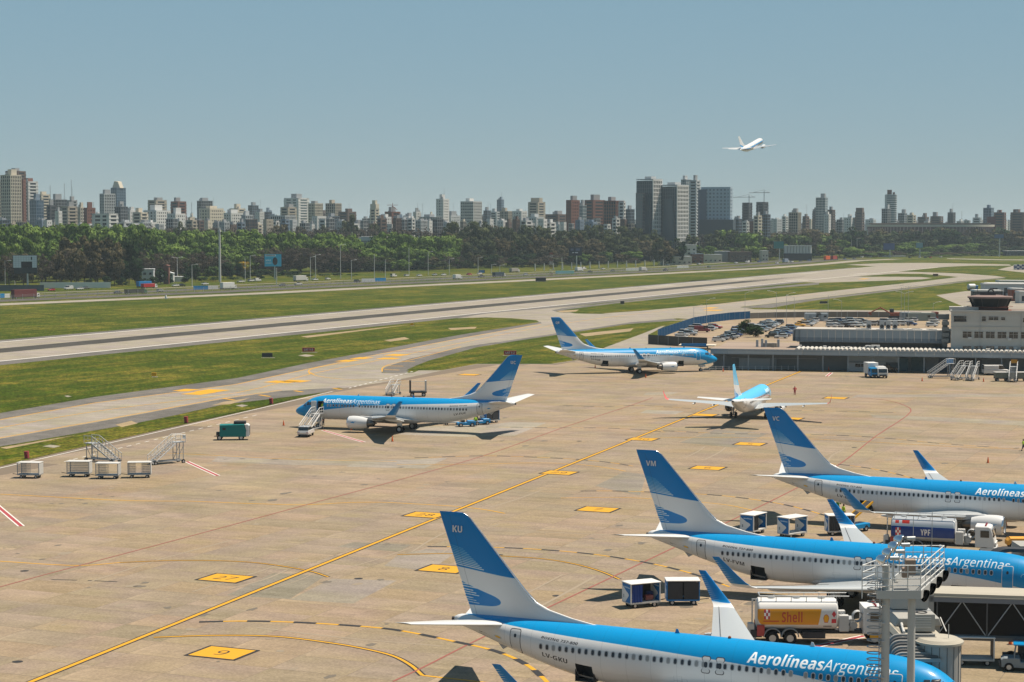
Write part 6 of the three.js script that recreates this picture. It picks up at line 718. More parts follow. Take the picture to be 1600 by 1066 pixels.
const TG = {}; for (const k of ['plane', 'euc', 'bare', 'dense', 'olive', 'bush', 'gold']) TG[k] = [1, 2, 3, 4].map(i => treeGeo(k, i * 37 + k.length * 101 + k.charCodeAt(0))); const TF = {}; for (const k of ['plane', 'euc', 'bare', 'dense', 'olive', 'bush']) TF[k] = [1, 2, 3].map(i => treeGeo(k, i * 41 + k.charCodeAt(0), 1));
const DMT = [[-60, 930], [0, 953], [100, 1000], [250, 1045], [400, 1160], [550, 1220], [700, 1295], [850, 1362], [1000, 1504], [1200, 1700], [1400, 1890], [1640, 1990]]; const DM = x => interp(DMT, x, 1);   // where the verge beyond the road begins
const DT = (x, D) => DM(x) + 8 + Math.max(0, D - (x < 1020 ? 985 : 1500)) * (x < 1020 ? .6 : .35);
const KW = { plane: 'bright green rounded tree', euc: 'tall dark eucalyptus', bare: 'leafless brown tree', dense: 'dense dark green tree', olive: 'olive brown tree', bush: 'green bush', gold: 'yellow flowering tree' };
function tree(kind, x, D, ytop, wid, where, group) {
  D = DT(x, D);
  const h = Math.max(2, topAt(ytop, D)), sp = wid * D / F; const v = pick(TG[kind]); const t = thing(kind === 'bush' ? 'bush' : 'tree', `${KW[kind]} ${where}`, kind === 'bush' ? 'bush' : 'tree', group, C(x, D), rr(0, 6.28)); t.scale.set(sp, h, sp); part('crown', v.g, mLeaf, t); part('trunk', v.trunk, kind === 'euc' ? mPale : mTrunk, t); return t;
}
const near = x => x < 60 ? 'left of the grey hoarding' : x < 230 ? 'behind the white wall at left' : x < 345 ? 'left of the tall white pole' : x < 440 ? 'near the blue hoarding' : x < 560 ? 'above the white lorry' : x < 705 ? 'in front of the white shed roof' : x < 880 ? 'left of the dark screen' : x < 1030 ? 'between the dark screen and the glass towers' : x < 1225 ? 'below the glass towers' : x < 1380 ? 'around the white silos' : 'below the stadium';
let tn = 0;
const nth = n => n + (n % 100 > 10 && n % 100 < 14 ? 'th' : ['th', 'st', 'nd', 'rd'][n % 10] || 'th'); let rowNo = 0; const rowTag = ['long green', 'upper left', 'high left', 'upper left middle', 'left middle', 'middle', 'centre', 'lower centre', 'mid centre', 'low left', 'tall centre', 'dark centre', 'highest centre', 'low dark centre', 'small green centre', 'front left', 'front middle', 'front far left', 'left wall', 'lower left wall', 'left conifer', 'pole side', 'hoarding foot', 'low middle', 'small middle', 'brown middle', 'upper right', 'lower right', 'far right', 'right', 'front right', 'tower foot', 'right edge', 'left hedge', 'right hedge'];
const wood = [];   // the far park, which reads as one mass
function far(kind, x0, x1, step, D, yt, wid, jy = 4) { for (let x = x0; x <= x1; x += step * rr(.8, 1.2)) { const t = (x - x0) / (x1 - x0), y = yt[0] + (yt[1] - yt[0]) * t + rr(-jy, jy), d = Math.max(D, DT(x, D)) * rr(.99, 1.02), v = pick(TF[Array.isArray(kind) ? pick(kind) : kind]), h = topAt(y, d), s = wid * rr(.85, 1.2) * d / F, p = C(x, d); const m = new THREE.Matrix4().makeRotationY(rr(0, 6.28)).premultiply(new THREE.Matrix4().makeScale(s, h, s)).premultiply(new THREE.Matrix4().makeTranslation(p.x, 0, p.z)); wood.push(v.g.clone().applyMatrix4(m)); } }
function row(kind, x0, x1, step, D, yt, wid, jy = 4, tag2) { let k0 = 0; const rt = rowTag[rowNo++] || 'extra ' + rowNo; for (let x = x0; x <= x1; x += step * rr(.8, 1.2)) { const t = (x - x0) / (x1 - x0 || 1), y = Array.isArray(yt) ? yt[0] + (yt[1] - yt[0]) * t : yt; const k = Array.isArray(kind) ? pick(kind) : kind; tree(k, x, (Array.isArray(D) ? D[0] + (D[1] - D[0]) * t : D) * rr(.98, 1.02), y + rr(-jy, jy), wid * rr(.85, 1.2), `${nth(++k0)} from left in the ${rt} tree row`, 'trees of the park belt'); } }
// far belts first
far(['dense', 'olive', 'bare'], 0, 1000, 17, 1180, [412, 396], 34, 6); row(['plane', 'plane', 'bush'], 0, 700, 22, [1180, 1230], [392, 390], 44, 6); far(['plane', 'euc', 'olive', 'dense'], 1000, 1620, 17, 1700, [388, 384], 36, 6);
far('bare', 220, 820, 22, 1650, [349, 354], 46, 3); far(['euc', 'olive', 'bare'], 830, 1640, 18, 2100, [357, 354], 40, 3); far(['euc', 'bare', 'olive'], 440, 520, 30, 1700, [346, 346], 34, 3);
tree('euc', 546, 1720, 331, 40, 'standing alone above the far park', 'trees of the park belt'); tree('euc', 584, 1720, 344, 26, 'right of the lone tree in the far park', 'trees of the park belt'); tree('euc', 278, 1650, 342, 34, 'in the far park left of the brick tower', 'trees of the park belt'); tree('olive', 770, 1650, 345, 34, 'beside the white tower', 'trees of the park belt');
row('plane', -20, 225, 22, 1260, [344, 347], 60, 3); row('plane', 150, 240, 28, 1400, 346, 52, 3); row('plane', 230, 420, 24, 1330, [357, 356], 58, 4); row('plane', 250, 410, 26, 1240, [378, 374], 54, 4); row('plane', 400, 545, 21, 1240, [358, 360], 56, 3); row('plane', 530, 590, 16, 1200, [368, 388], 46, 3); row('plane', 596, 700, 20, 1240, [363, 363], 54, 4); row('plane', 600, 700, 24, 1190, [384, 384], 46, 5); row('plane', 10, 110, 30, 1160, 372, 48, 5);
row('euc', 712, 1030, 16, 1330, [344, 352], 46, 6); row(['euc', 'olive'], 705, 1040, 18, 1260, [364, 370], 42, 7); row('euc', 748, 772, 24, 1300, 342, 58, 1); row(['euc', 'dense'], 720, 960, 30, 1200, [396, 392], 34, 6); row('plane', 900, 1010, 42, 1230, 390, 36, 4);
row('bare', 228, 350, 26, 1080, [386, 392], 56, 4); row('bare', 425, 550, 24, 1130, [380, 381], 54, 3); row(['bare', 'olive'], -10, 115, 26, 1030, [392, 388], 46, 5); row('olive', 112, 180, 22, 1040, [366, 368], 54, 4); row('olive', 120, 180, 28, 1000, 388, 40, 5); tree('dense', 202, 1030, 366, 44, 'tallest dark one behind the white wall', 'trees of the park belt'); tree('dense', 190, 1010, 395, 36, 'lower dark one behind the white wall', 'trees of the park belt'); tree('dense', 213, 1000, 400, 32, 'right of the tall dark tree', 'trees of the park belt');
row('dense', 292, 316, 12, 1030, 409, 24, 3); tree('bush', 334, 1010, 411, 32, 'rounded one in front of the tall white pole', 'trees of the park belt'); row('dense', 350, 372, 12, 1050, 408, 24, 3); tree('dense', 251, 1000, 414, 24, 'in front of the white house', 'trees of the park belt'); tree('gold', 380, 1060, 406, 34, 'left of the blue hoarding', 'trees of the park belt'); row('dense', 378, 460, 16, 1070, 422, 24, 4); row(['dense', 'euc'], 520, 690, 18, 1140, [402, 410], 30, 6); row(['dense', 'plane'], 600, 640, 26, 1110, 404, 30, 4); row('bare', 555, 600, 20, 1130, 398, 34, 4);
far(['plane', 'bush', 'euc', 'bare'], 1030, 1300, 17, 1750, [360, 358], 42, 6); row(['plane', 'bush', 'plane', 'olive'], 1085, 1225, 20, 1650, [382, 380], 36, 5); far(['euc', 'olive', 'dense'], 1270, 1600, 16, 1850, [358, 361], 44, 6); row(['euc', 'bare', 'plane', 'bush'], 1270, 1600, 19, 1750, [378, 382], 36, 6); row(['bush', 'plane', 'olive', 'bare'], 1330, 1580, 22, 1640, [390, 391], 32, 4); row(['euc', 'dense'], 1015, 1060, 16, 1500, 372, 30, 6); row(['bush', 'plane'], 1450, 1560, 26, 1560, 396, 26, 3); row(['bush', 'dense'], 140, 560, 24, 985, [432, 425], 20, 3, 'at the foot of the belt'); row(['bush', 'dense'], 560, 1000, 26, 1160, [421, 414], 16, 3, 'at the foot of the belt');
{ const t = tree('dense', 1170, 560, 503, 34, 'clump among the parked cars', 'car park planting'); t.position.copy(G(1166, 524)); t.scale.set(7.5, 5, 6); const b = tree('dense', 1180, 560, 503, 34, 'lower clump between the parked cars and the roof', 'car park planting'); b.position.copy(G(1181, 527)); b.scale.set(7, 3.6, 6); }
{ const o = part('far_wood', mg(wood), mLeaf); tag(o, 'dark mass of park trees filling in behind the separate crowns', 'wood', null, 'stuff'); }
// ---------- city ----------
const BC = { white: [.54, .54, .525], cream: [.50, .455, .37], beige: [.36, .32, .26], grey: [.26, .27, .28], brick: [.17, .075, .055], brown: [.13, .09, .075], blue: [.15, .20, .26], dark: [.07, .075, .085], pale: [.42, .44, .45], office: [.30, .38, .45] };
const bm = {}, bmat = k => bm[k] || (bm[k] = mat(BC[k], .85)), gmats = { d: mat([.035, .042, .05], .12), b: mat([.035, .075, .12], .08, 0, { clearcoat: 1 }), t: mat([.05, .085, .095], .1, 0, { clearcoat: 1 }) };
let bi = 0;
function building(x0, x1, yt, D, style, col, o = {}) {
  const W0 = (x1 - x0) * D / F, th = o.turn ?? R(-36 + (bi * 37 % 15)), c = Math.abs(Math.cos(th)), s = Math.abs(Math.sin(th)), dp = Math.min(o.dp || 34, W0 * (o.dp ? .8 : rr(.75, 1.15))), w = Math.max(4, (W0 - dp * s) / c), H = topAt(yt, D); bi++;
  const t = thing('building', o.label || `${{ white: 'white', cream: 'cream', beige: 'beige', grey: 'grey', brick: 'red brick', brown: 'dark brown', blue: 'blue grey', dark: 'dark', pale: 'pale grey' }[col]} ${H > 60 ? 'tower' : H > 36 ? 'apartment block' : 'low building'} ${{ grid: 'with small square windows', band: 'with balcony bands', glass: 'with glazed front', rib: 'with vertical ribs' }[style]} ${o.where || ''}`.trim(), 'building', 'city skyline', C((x0 + x1) / 2, D), th);
  const fl = o.fl || 3.1, n = Math.max(2, Math.round(H / fl)), f = H / n, g = []; part('glazing', box(w - .8, H - .4, dp - .8, 0, H / 2 - .2, 0), gmats[o.gl || 'd'], t);
  const y0 = Math.max(0, Math.floor((n) * (1 - Math.min(1, (H - (o.base ?? 8)) / H)))); // lowest storeys stay behind the trees
  if (style === 'grid') { for (let i = 0; i <= n; i++) g.push(box(w, f * .52, dp, 0, i * f - (i ? f * .26 : -f * .26), 0)); const m = Math.max(2, Math.round(w / 3.4)), k = Math.max(2, Math.round(dp / 3.4)); for (let i = 0; i <= m; i++) for (const z of [-1, 1]) g.push(box(w / m * .5, H - .02, .34, -w / 2 + Math.min(w - w / m * .25, Math.max(w / m * .25, w * i / m)), H / 2, z * (dp / 2 - .19))); for (let i = 0; i <= k; i++) for (const z of [-1, 1]) g.push(box(.34, H - .03, dp / k * .5, z * (w / 2 - .19), H / 2, -dp / 2 + Math.min(dp - dp / k * .25, Math.max(dp / k * .25, dp * i / k)))); }
  else if (style === 'band') { for (let i = 0; i <= n; i++) g.push(box(w + (i % n ? .5 : 0), f * .42, dp + (i % n ? .5 : 0), 0, i * f - (i ? f * .2 : -f * .2), 0)); for (const a of [-1, 1]) for (const z of [-1, 1]) g.push(box(w * .16, H - .05, dp * .2, a * w * .42, H / 2, z * dp * .4)); if (w > 16) for (const z of [-1, 1]) g.push(box(w * .12, H - .06, .5, w * .04, H / 2, z * (dp / 2 - .24))); }
  else if (style === 'rib') { const m = Math.max(3, Math.round(w / 2.4)); for (let i = 0; i <= m; i++) for (const z of [-1, 1]) g.push(box(.7, H, .8, -w / 2 + .35 + (w - .7) * i / m, H / 2, z * (dp / 2 - .3))); for (let i = 0; i <= n; i++) g.push(box(w - .3, f * .3, dp - .3, 0, i * f - (i ? f * .15 : -f * .15), 0)); const k = Math.max(2, Math.round(dp / 2.6)); for (let i = 0; i <= k; i++) for (const z of [-1, 1]) g.push(box(.8, H - .02, .7, z * (w / 2 - .3), H / 2, -dp / 2 + .35 + (dp - .7) * i / k)); }
  else { for (let i = 0; i <= n; i++) g.push(box(w - .5, .35, dp - .5, 0, i * f - (i ? .17 : -.17), 0)); const m = Math.max(3, Math.round(w / 4)); for (let i = 0; i <= m; i++) for (const z of [-1, 1]) g.push(box(.22, H, .22, -w / 2 + .4 + (w - .8) * i / m, H / 2, z * (dp / 2 - .36))); const k = Math.max(3, Math.round(dp / 4)); for (let i = 0; i <= k; i++) for (const z of [-1, 1]) g.push(box(.22, H, .22, z * (w / 2 - .36), H / 2, -dp / 2 + .4 + (dp - .8) * i / k)); }
  const wl = part('wall', g, bmat(col), t); wl.userData.kind = 'stuff'; part('roof', box(w - .2, .3, dp - .2, 0, H + .1, 0), bmat(col === 'white' ? 'pale' : col), t);
  if (!o.flat) { const a = w * rr(.25, .45), h = rr(2, 4.5) * (H > 40 ? 1.3 : .8); part('roof_house', box(a, h, dp * .5, w * rr(-.2, .2), H + h / 2, 0), bmat(o.cap || (rnd() < .5 ? col : 'grey')), t); if (rnd() < .5) part('water_tank', cyl(1.2, 1.2, 2.4, w * rr(-.35, .35), H + 1.3, dp * .25, 10), bmat('grey'), t); if (rnd() < .25) part('aerial', bar([w * .2, H, 0], [w * .2, H + rr(6, 16), 0], .15, 4), M.galv, t); }
  return t;
}
const B = building;
// left group
B(-14, 5, 282, 1900, 'band', 'beige', { where: 'at the left edge of the skyline' }); B(5, 35, 274, 1850, 'rib', 'cream', { label: 'tall cream ribbed tower at far left of the skyline', dp: 18 }); B(13, 42, 268, 1960, 'band', 'brown', { label: 'brown crowned tower behind the cream one at far left', dp: 14 }); B(34, 61, 284, 1880, 'band', 'white', { label: 'dark red and white banded tower right of the cream tower', cap: 'brick', dp: 15 }); B(34, 43, 281, 1860, 'grid', 'brick', { where: 'narrow flank of the banded tower', dp: 10, flat: 1 }); B(61, 80, 304, 2050, 'band', 'cream', { where: 'right of the banded tower' }); B(49, 70, 313, 1750, 'glass', 'blue', { gl: 'b', where: 'below the banded tower' }); B(80, 106, 312, 2000, 'glass', 'grey', { where: 'left of the twin blocks' }); B(105, 122, 313, 2100, 'band', 'grey', { where: 'behind the beige flats at left' }); B(76, 90, 321, 1750, 'band', 'dark', { where: 'in front of the left cluster' }); B(89, 98, 330, 1650, 'grid', 'white', { where: 'tiny one in the left cluster' }); B(98, 122, 323, 1800, 'band', 'beige', { where: 'in the middle of the left cluster' }); B(122, 134, 324, 1850, 'rib', 'cream', { where: 'left of the brick flank' }); B(134, 150, 325, 1800, 'grid', 'brick', { where: 'above the long white block' }); B(146, 186, 334, 1650, 'band', 'white', { label: 'long low white block with dark window bands at left', dp: 12, flat: 1 }); B(159, 181, 303, 2000, 'rib', 'pale', { label: 'pale tower left of the blue glass tower' });
{ const b = B(176, 198, 294, 2100, 'glass', 'blue', { gl: 'b', label: 'blue glass tower with a slanted cream top', flat: 1 }); const H = topAt(294, 2100); part('crown', prism([[-6, H], [5, H], [2, H + 7], [-3, H + 7.5]], 6, .1), bmat('cream'), b); part('base_block', box(18, 14, 16, 0, H - 34, 3), bmat('pale'), b); }
B(182, 201, 323, 1800, 'glass', 'grey', { where: 'below the blue glass tower' }); B(199, 214, 329, 1900, 'grid', 'white', { where: 'right of the blue glass tower' }); B(210, 232, 332, 1850, 'band', 'cream', { where: 'left of the grey brown block' }); B(234, 261, 313, 2200, 'band', 'beige', { label: 'grey brown block above the left park' }); B(228, 266, 329, 1900, 'grid', 'white', { where: 'below the grey brown block' }); B(269, 292, 315, 2150, 'band', 'brick', { label: 'dark red brick tower block above the park' }); B(264, 290, 334, 1850, 'grid', 'white', { where: 'below the brick tower block' }); B(310, 333, 314, 2250, 'glass', 'grey', { where: 'left of the cream block' }); B(314, 349, 326, 1950, 'grid', 'cream', { label: 'wide cream block with regular windows' }); B(348, 382, 333, 2000, 'grid', 'white', { where: 'right of the wide cream block' }); B(360, 384, 326, 2300, 'band', 'cream', { where: 'right of the wide cream block' }); B(379, 396, 336, 1850, 'rib', 'pale', { where: 'left of the white glass slab' }); B(389, 405, 321, 2500, 'glass', 'blue', { where: 'far behind, left of the white glass slab' });
// centre left
B(400, 414, 331, 2200, 'grid', 'white', { where: 'left of the white glass slab' }); B(414, 426, 331, 2300, 'glass', 'blue', { where: 'left of the white glass slab' }); B(424, 462, 337, 1900, 'rib', 'pale', { where: 'below the white glass slab', flat: 1 }); B(440, 464, 324, 2100, 'band', 'beige', { where: 'in front of the white glass slab' }); B(446, 483, 310, 2300, 'band', 'white', { gl: 't', label: 'broad white slab with green glass bands' }); B(483, 505, 318, 2150, 'rib', 'cream', { label: 'beige ribbed tower right of the glass slab' }); B(510, 534, 318, 2200, 'rib', 'beige', { label: 'second beige ribbed tower right of the glass slab' }); B(489, 511, 338, 1850, 'grid', 'white', { where: 'below the ribbed towers', flat: 1 }); B(510, 531, 338, 1900, 'glass', 'blue', { where: 'below the ribbed towers' }); B(530, 557, 331, 2150, 'band', 'brown', { where: 'behind the lone tree' });
{ const b = B(579, 593, 326, 2100, 'band', 'cream', { label: 'stepped cream tower with a small top', flat: 1 }); const H = topAt(326, 2100); part('upper_step', box(7, 5, 7, 0, H + 2.5, 0), bmat('cream'), b); part('upper_step', box(4, 4, 4, 0, H + 7, 0), bmat('cream'), b); }
{ const b = B(602, 626, 331, 2000, 'band', 'brick', { label: 'red brown building with a frame on its roof' }); const H = topAt(331, 2000); part('roof_frame', [bar([-6, H, 0], [0, H + 6, 0], .3), bar([6, H + 2, 0], [0, H + 6, 0], .3), bar([0, H, 0], [0, H + 9, 0], .3), bar([-7, H + 7, 0], [7, H + 7, 0], .25)], M.rust, b); }
B(590, 612, 339, 1850, 'grid', 'white', { where: 'below the red brown building' }); B(616, 632, 340, 1900, 'glass', 'blue', { where: 'right of the red brown building' }); B(630, 647, 338, 1850, 'band', 'white', { where: 'right of the red brown building' }); B(646, 658, 331, 2200, 'grid', 'white', { where: 'left of the slim white tower' }); B(655, 691, 339, 1900, 'glass', 'pale', { where: 'below the slim white tower', gl: 't' }); B(682, 702, 311, 2200, 'grid', 'white', { label: 'slim white tower standing alone in the middle' }); B(692, 720, 337, 2300, 'grid', 'pale', { where: 'right of the slim white tower' }); B(720, 753, 315, 2050, 'rib', 'white', { label: 'white and beige tower with brown ribs' }); B(755, 768, 329, 2400, 'glass', 'blue', { where: 'left of the slim blue tower' }); B(776, 788, 312, 2700, 'glass', 'blue', { gl: 'b', label: 'slim blue glass tower far behind' }); B(766, 783, 331, 2500, 'band', 'pale', { where: 'below the slim blue tower' }); B(781, 800, 330, 2300, 'rib', 'beige', { where: 'right of the slim blue tower' });
// centre right
B(801, 824, 330, 2200, 'grid', 'white', { where: 'left of the stepped beige tower' }); { const b = B(825, 852, 316, 2250, 'band', 'beige', { label: 'stepped beige tower left of the brick blocks', flat: 1 }); const H = topAt(316, 2250); part('upper_step', box(11, 5, 9, 0, H + 2.5, 0), bmat('beige'), b); } B(822, 850, 339, 2000, 'grid', 'pale', { where: 'below the stepped beige tower' }); B(852, 886, 335, 2050, 'band', 'brown', { where: 'left of the brick blocks' });
B(884, 906, 313, 1900, 'grid', 'brick', { label: 'dark brick tower, left one of the brick group' }); B(904, 917, 321, 1850, 'glass', 'pale', { gl: 't', where: 'between the brick blocks' }); B(913, 946, 313, 1880, 'band', 'brick', { label: 'brick block with balconies, middle of the brick group' }); B(942, 976, 314, 1840, 'rib', 'brick', { label: 'red brick block with white balconies, right of the brick group' }); B(966, 977, 315, 1800, 'band', 'white', { where: 'white balcony flank of the brick group', dp: 12, flat: 1 }); B(976, 992, 327, 2000, 'glass', 'blue', { where: 'left of the glass and grid towers' });
{ const D = 1750, tower = (x0, xm, x1, yt, lbl) => { const th = R(-40), s = D / F, H = topAt(yt, D), w = (xm - x0) * s / Math.cos(th), dp = (x1 - xm) * s / -Math.sin(th), t = thing('building', lbl, 'building', 'city skyline', C((x0 + x1) / 2, D), th);
  part('glazing', box(w, H - 1, dp - .8, -.5, H / 2 - .5, 0), mat([.03, .055, .07], .12), t); const gr = []; for (let y = 2; y < H - 2; y += 3.3) gr.push(box(w - .3, .35, .14, -.3, y, dp / 2 - .36)); for (let x = -w / 2 + 1.2; x < w / 2 - .5; x += 2.4) gr.push(box(.18, H - 2, .14, x, H / 2 - 1, dp / 2 - .34)); part('mullion', gr, mat([.06, .09, .105], .5), t).userData.kind = 'stuff';
  const bay = part('glass_fold', prism([[-w * .3, 0], [w * .42, 0], [w * .30, H * .82], [-w * .12, H * .82]], 1.6, .1, dp / 2 + .3), mat([.045, .08, .10], .12), t);
  const f = [], n = Math.round(H / 3.6), m = Math.max(4, Math.round(dp / 2.7)); for (let i = 0; i <= n; i++) f.push(box(.9, 1.2, dp, w / 2 - .2, H * i / n - (i ? .6 : -.6), 0), box(w * .5, 1.2, .8, w * .2, H * i / n - (i ? .6 : -.6), -dp / 2 + .3)); for (let i = 0; i <= m; i++) f.push(box(.92, H - .02, .85, w / 2 - .19, H / 2, -dp / 2 + .58 + (dp - 1.16) * i / m)); part('wall', f, mat([.56, .55, .53], .8), t).userData.kind = 'stuff'; part('roof_rim', box(w + .4, .8, dp + .2, 0, H + .2, 0), bmat('pale'), t); part('roof_house', box(w * .4, 2.5, dp * .5, 1, H + 1.6, 0), bmat('pale'), t); };
  tower(994, 1018, 1034, 281, 'taller glass tower with a white gridded side'); tower(1027, 1055, 1075, 290, 'lower glass tower with a white gridded side, in front'); B(992, 1008, 302, 1740, 'glass', 'dark', { gl: 't', label: 'stepped glass shoulder of the taller gridded tower', flat: 1, dp: 12 }); }
B(1062, 1080, 281, 1950, 'glass', 'pale', { gl: 't', label: 'pale grey tower behind the gridded towers, left half' }); B(1076, 1094, 282, 1940, 'band', 'pale', { label: 'pale grey tower behind the gridded towers, right half' });
{ const D = 1850; const b = B(1093, 1145, 293, D, 'grid', 'office', { gl: 'b', label: 'wide blue grey office box with dense windows', turn: R(-12), flat: 1, dp: 22, fl: 3.4 }); part('podium', box(32, topAt(343, D), 26, 1, topAt(343, D) / 2, 2), mat([.05, .065, .085], .4), b); part('side_panel', box(8, topAt(293, D) - 4, 1, -12.5, topAt(293, D) / 2, 11.2), mat([.07, .10, .15], .4), b); }
for (const [x0, x1, y, l, cy] of [[1158, 1175, 317, 'unfinished dark tower with a crane, left one', 308], [1180, 1200, 316, 'unfinished dark tower with a crane, right one', 301]]) { const D = 2100, b = B(x0, x1, y, D, 'band', 'dark', { label: l, flat: 1 }); const H = topAt(y, D), Hc = topAt(cy, D); part('crane', [bar([2, H, 0], [2, Hc + 2, 0], .4), bar([-16, Hc, 0], [9, Hc, 0], .35), bar([2, Hc + 3, 0], [-12, Hc, 0], .15), bar([2, Hc + 3, 0], [8, Hc, 0], .15)], M.galv, b); }
B(1145, 1160, 342, 1950, 'glass', 'blue', { where: 'right of the office box' }); B(1158, 1170, 346, 2000, 'band', 'white', { where: 'below the unfinished towers' }); B(1168, 1182, 346, 2050, 'grid', 'brick', { where: 'below the unfinished towers' }); B(1176, 1190, 337, 1950, 'band', 'cream', { where: 'between the unfinished towers' }); B(1188, 1204, 335, 2000, 'glass', 'blue', { where: 'right of the unfinished towers' });
// right
B(1206, 1222, 342, 2300, 'grid', 'pale', { where: 'left of the round beige tower' }); B(1220, 1231, 338, 2500, 'band', 'white', { where: 'left of the round beige tower' }); B(1230, 1252, 332, 2100, 'rib', 'beige', { label: 'squat beige ribbed tower right of the cranes' }); B(1252, 1264, 338, 2200, 'band', 'brown', { where: 'right of the squat beige tower' }); B(1272, 1293, 309, 2400, 'glass', 'white', { gl: 't', label: 'tall white glazed tower left of the stadium' }); B(1268, 1276, 330, 2400, 'band', 'dark', { where: 'left flank of the tall white tower' }); B(1285, 1298, 335, 2100, 'grid', 'white', { where: 'in front of the tall white tower' }); B(1291, 1304, 328, 2300, 'band', 'brown', { where: 'right of the tall white tower' }); B(1305, 1318, 343, 2200, 'glass', 'pale', { where: 'left of the brown tower' }); B(1316, 1336, 340, 2400, 'grid', 'white', { where: 'left of the brown tower' }); { const b = B(1334, 1350, 331, 2400, 'band', 'brown', { label: 'brown stepped tower left of the stadium', flat: 1 }); part('upper_step', box(8, 5, 8, 0, topAt(331, 2400) + 2.5, 0), bmat('brown'), b); } B(1328, 1343, 346, 2450, 'glass', 'blue', { where: 'below the brown tower' }); B(1350, 1368, 343, 2700, 'grid', 'pale', { where: 'behind the stadium left end' }); B(1375, 1391, 326, 2450, 'glass', 'pale', { where: 'left shoulder of the round tower' });
{ const D = 2500, t = thing('building', 'rounded grey tower with a red top above the stadium', 'building', 'city skyline', C(1391, D)); const H = topAt(304, D), r = 6.8; part('shaft', cyl(r, r, H, 0, H / 2, 0, 20), gmats.t, t); part('floor_band', Array.from({ length: 26 }, (_, i) => cyl(r + .4, r + .4, 1.1, 0, H * (i + 1) / 26 - .55, 0, 20)), bmat('pale'), t); part('crown', [box(5, 6, 5, -2.6, H + 3, 0), box(2.5, 3, 2.5, 3, H + 1.5, 0)], bmat('brick'), t); part('core', box(5, H, 10, -4.5, H / 2, -3), bmat('pale'), t); }
B(1400, 1417, 333, 2600, 'glass', 'pale', { where: 'right of the round tower' }); B(1415, 1430, 336, 2500, 'band', 'cream', { where: 'right of the round tower' }); B(1431, 1451, 339, 2600, 'band', 'brown', { where: 'above the stadium, left' }); B(1450, 1474, 338, 2500, 'band', 'brown', { where: 'above the stadium, middle' }); B(1478, 1492, 332, 2500, 'grid', 'dark', { where: 'above the stadium, right' }); B(1517, 1533, 340, 2700, 'band', 'pale', { where: 'left of the blue tower' }); B(1533, 1552, 325, 2300, 'glass', 'blue', { gl: 'b', label: 'blue glass tower at the right end of the stadium' }); B(1549, 1571, 332, 2350, 'band', 'brick', { where: 'right of the blue tower' }); B(1561, 1574, 346, 2500, 'grid', 'white', { where: 'right of the blue tower' }); B(1574, 1606, 332, 2300, 'band', 'brown', { label: 'wide brown block at the right edge of the skyline' });
// low roofs filling the skyline, back and front
{ const where = x => x < 150 ? 'in the left cluster' : x < 300 ? 'around the dark red brick tower' : x < 450 ? 'around the wide cream block' : x < 600 ? 'around the ribbed towers' : x < 760 ? 'around the slim white tower' : x < 900 ? 'left of the brick group' : x < 1000 ? 'behind the brick group' : x < 1210 ? 'below the cranes' : x < 1360 ? 'left of the stadium' : 'behind the stadium';
  const s = ['grid', 'band', 'grid', 'glass', 'rib'], c = ['white', 'white', 'cream', 'pale', 'grey', 'beige', 'brown', 'white', 'blue']; seed = 4242; let fr = 0, nr = 0;
  for (let x = -10; x < 1610; x += rr(8, 13)) { const w = rr(7, 15); building(x, x + w, (x > 1000 ? rr(342, 351) : rr(333, 347)), rr(2500, 3100), pick(s), pick(c), { where: `${nth(++fr)} from left, far row` }); }
  for (let x = -10; x < 1000; x += rr(10, 17)) { const w = rr(9, 20); building(x, x + w, rr(341, 351), rr(1700, 1850), pick(s), pick(c), { where: `${nth(++nr)} from left, near row`, flat: rnd() < .4 }); } }
// stadium
{ const D = 2250, t = thing('stadium', 'long low stadium with red and white ribs above the trees at right', 'stadium', null, C(1452, D)), s = D / F; const Ht = topAt(352.5, D), w = 98 * s; part('stand', new THREE.CylinderGeometry(w, w * .94, Ht, 60, 1, true).scale(1, 1, .7).translate(0, Ht / 2, 0), mat([.13, .075, .075], .9), t); part('rim', new THREE.CylinderGeometry(w * 1.01, w * 1.01, 2.4, 60, 1, true).scale(1, 1, .7).translate(0, Ht, 0), bmat('cream'), t); for (let i = 0; i < 52; i++) { const a = Math.PI * (i + .5) / 52 - Math.PI / 2; part('rib', geoCache.strib || (geoCache.strib = box(.7, 6, 1.4)), mat([.34, .24, .23], .9), t).position.set(Math.sin(a) * w * .99, Ht - 4.5, Math.cos(a) * w * .69); } part('upper_tier', new THREE.CylinderGeometry(w * .97, w * .9, 3, 60, 1, true).scale(1, 1, .7).translate(0, Ht + 1.5, -3), mat([.30, .26, .25], .9), t); part('tower', box(9, 15, 6, w * .97, Ht + 3, 0), mat([.13, .04, .04], .9), t); }
// tall aerials
for (const [x, y, D, l] of [[81, 290, 2000, 'lattice aerial, leftmost above the left cluster'], [103, 287, 2100, 'thin aerial in the middle of the left cluster'], [114, 281, 2100, 'tallest thin aerial in the left cluster'], [148, 316, 2000, 'short aerial left of the blue glass tower'], [301, 316, 2200, 'short aerial left of the cream block'], [1501, 330, 2600, 'aerial with a dish above the stadium']]) { const h = topAt(y, D); solo('aerial', [bar([0, 0, 0], [0, h, 0], .25, 4), bar([-1, h * .8, 0], [1, h * .8, 0], .12, 4)], M.galv, l, 'aerial', 'rooftop aerials', C(x, D)); }
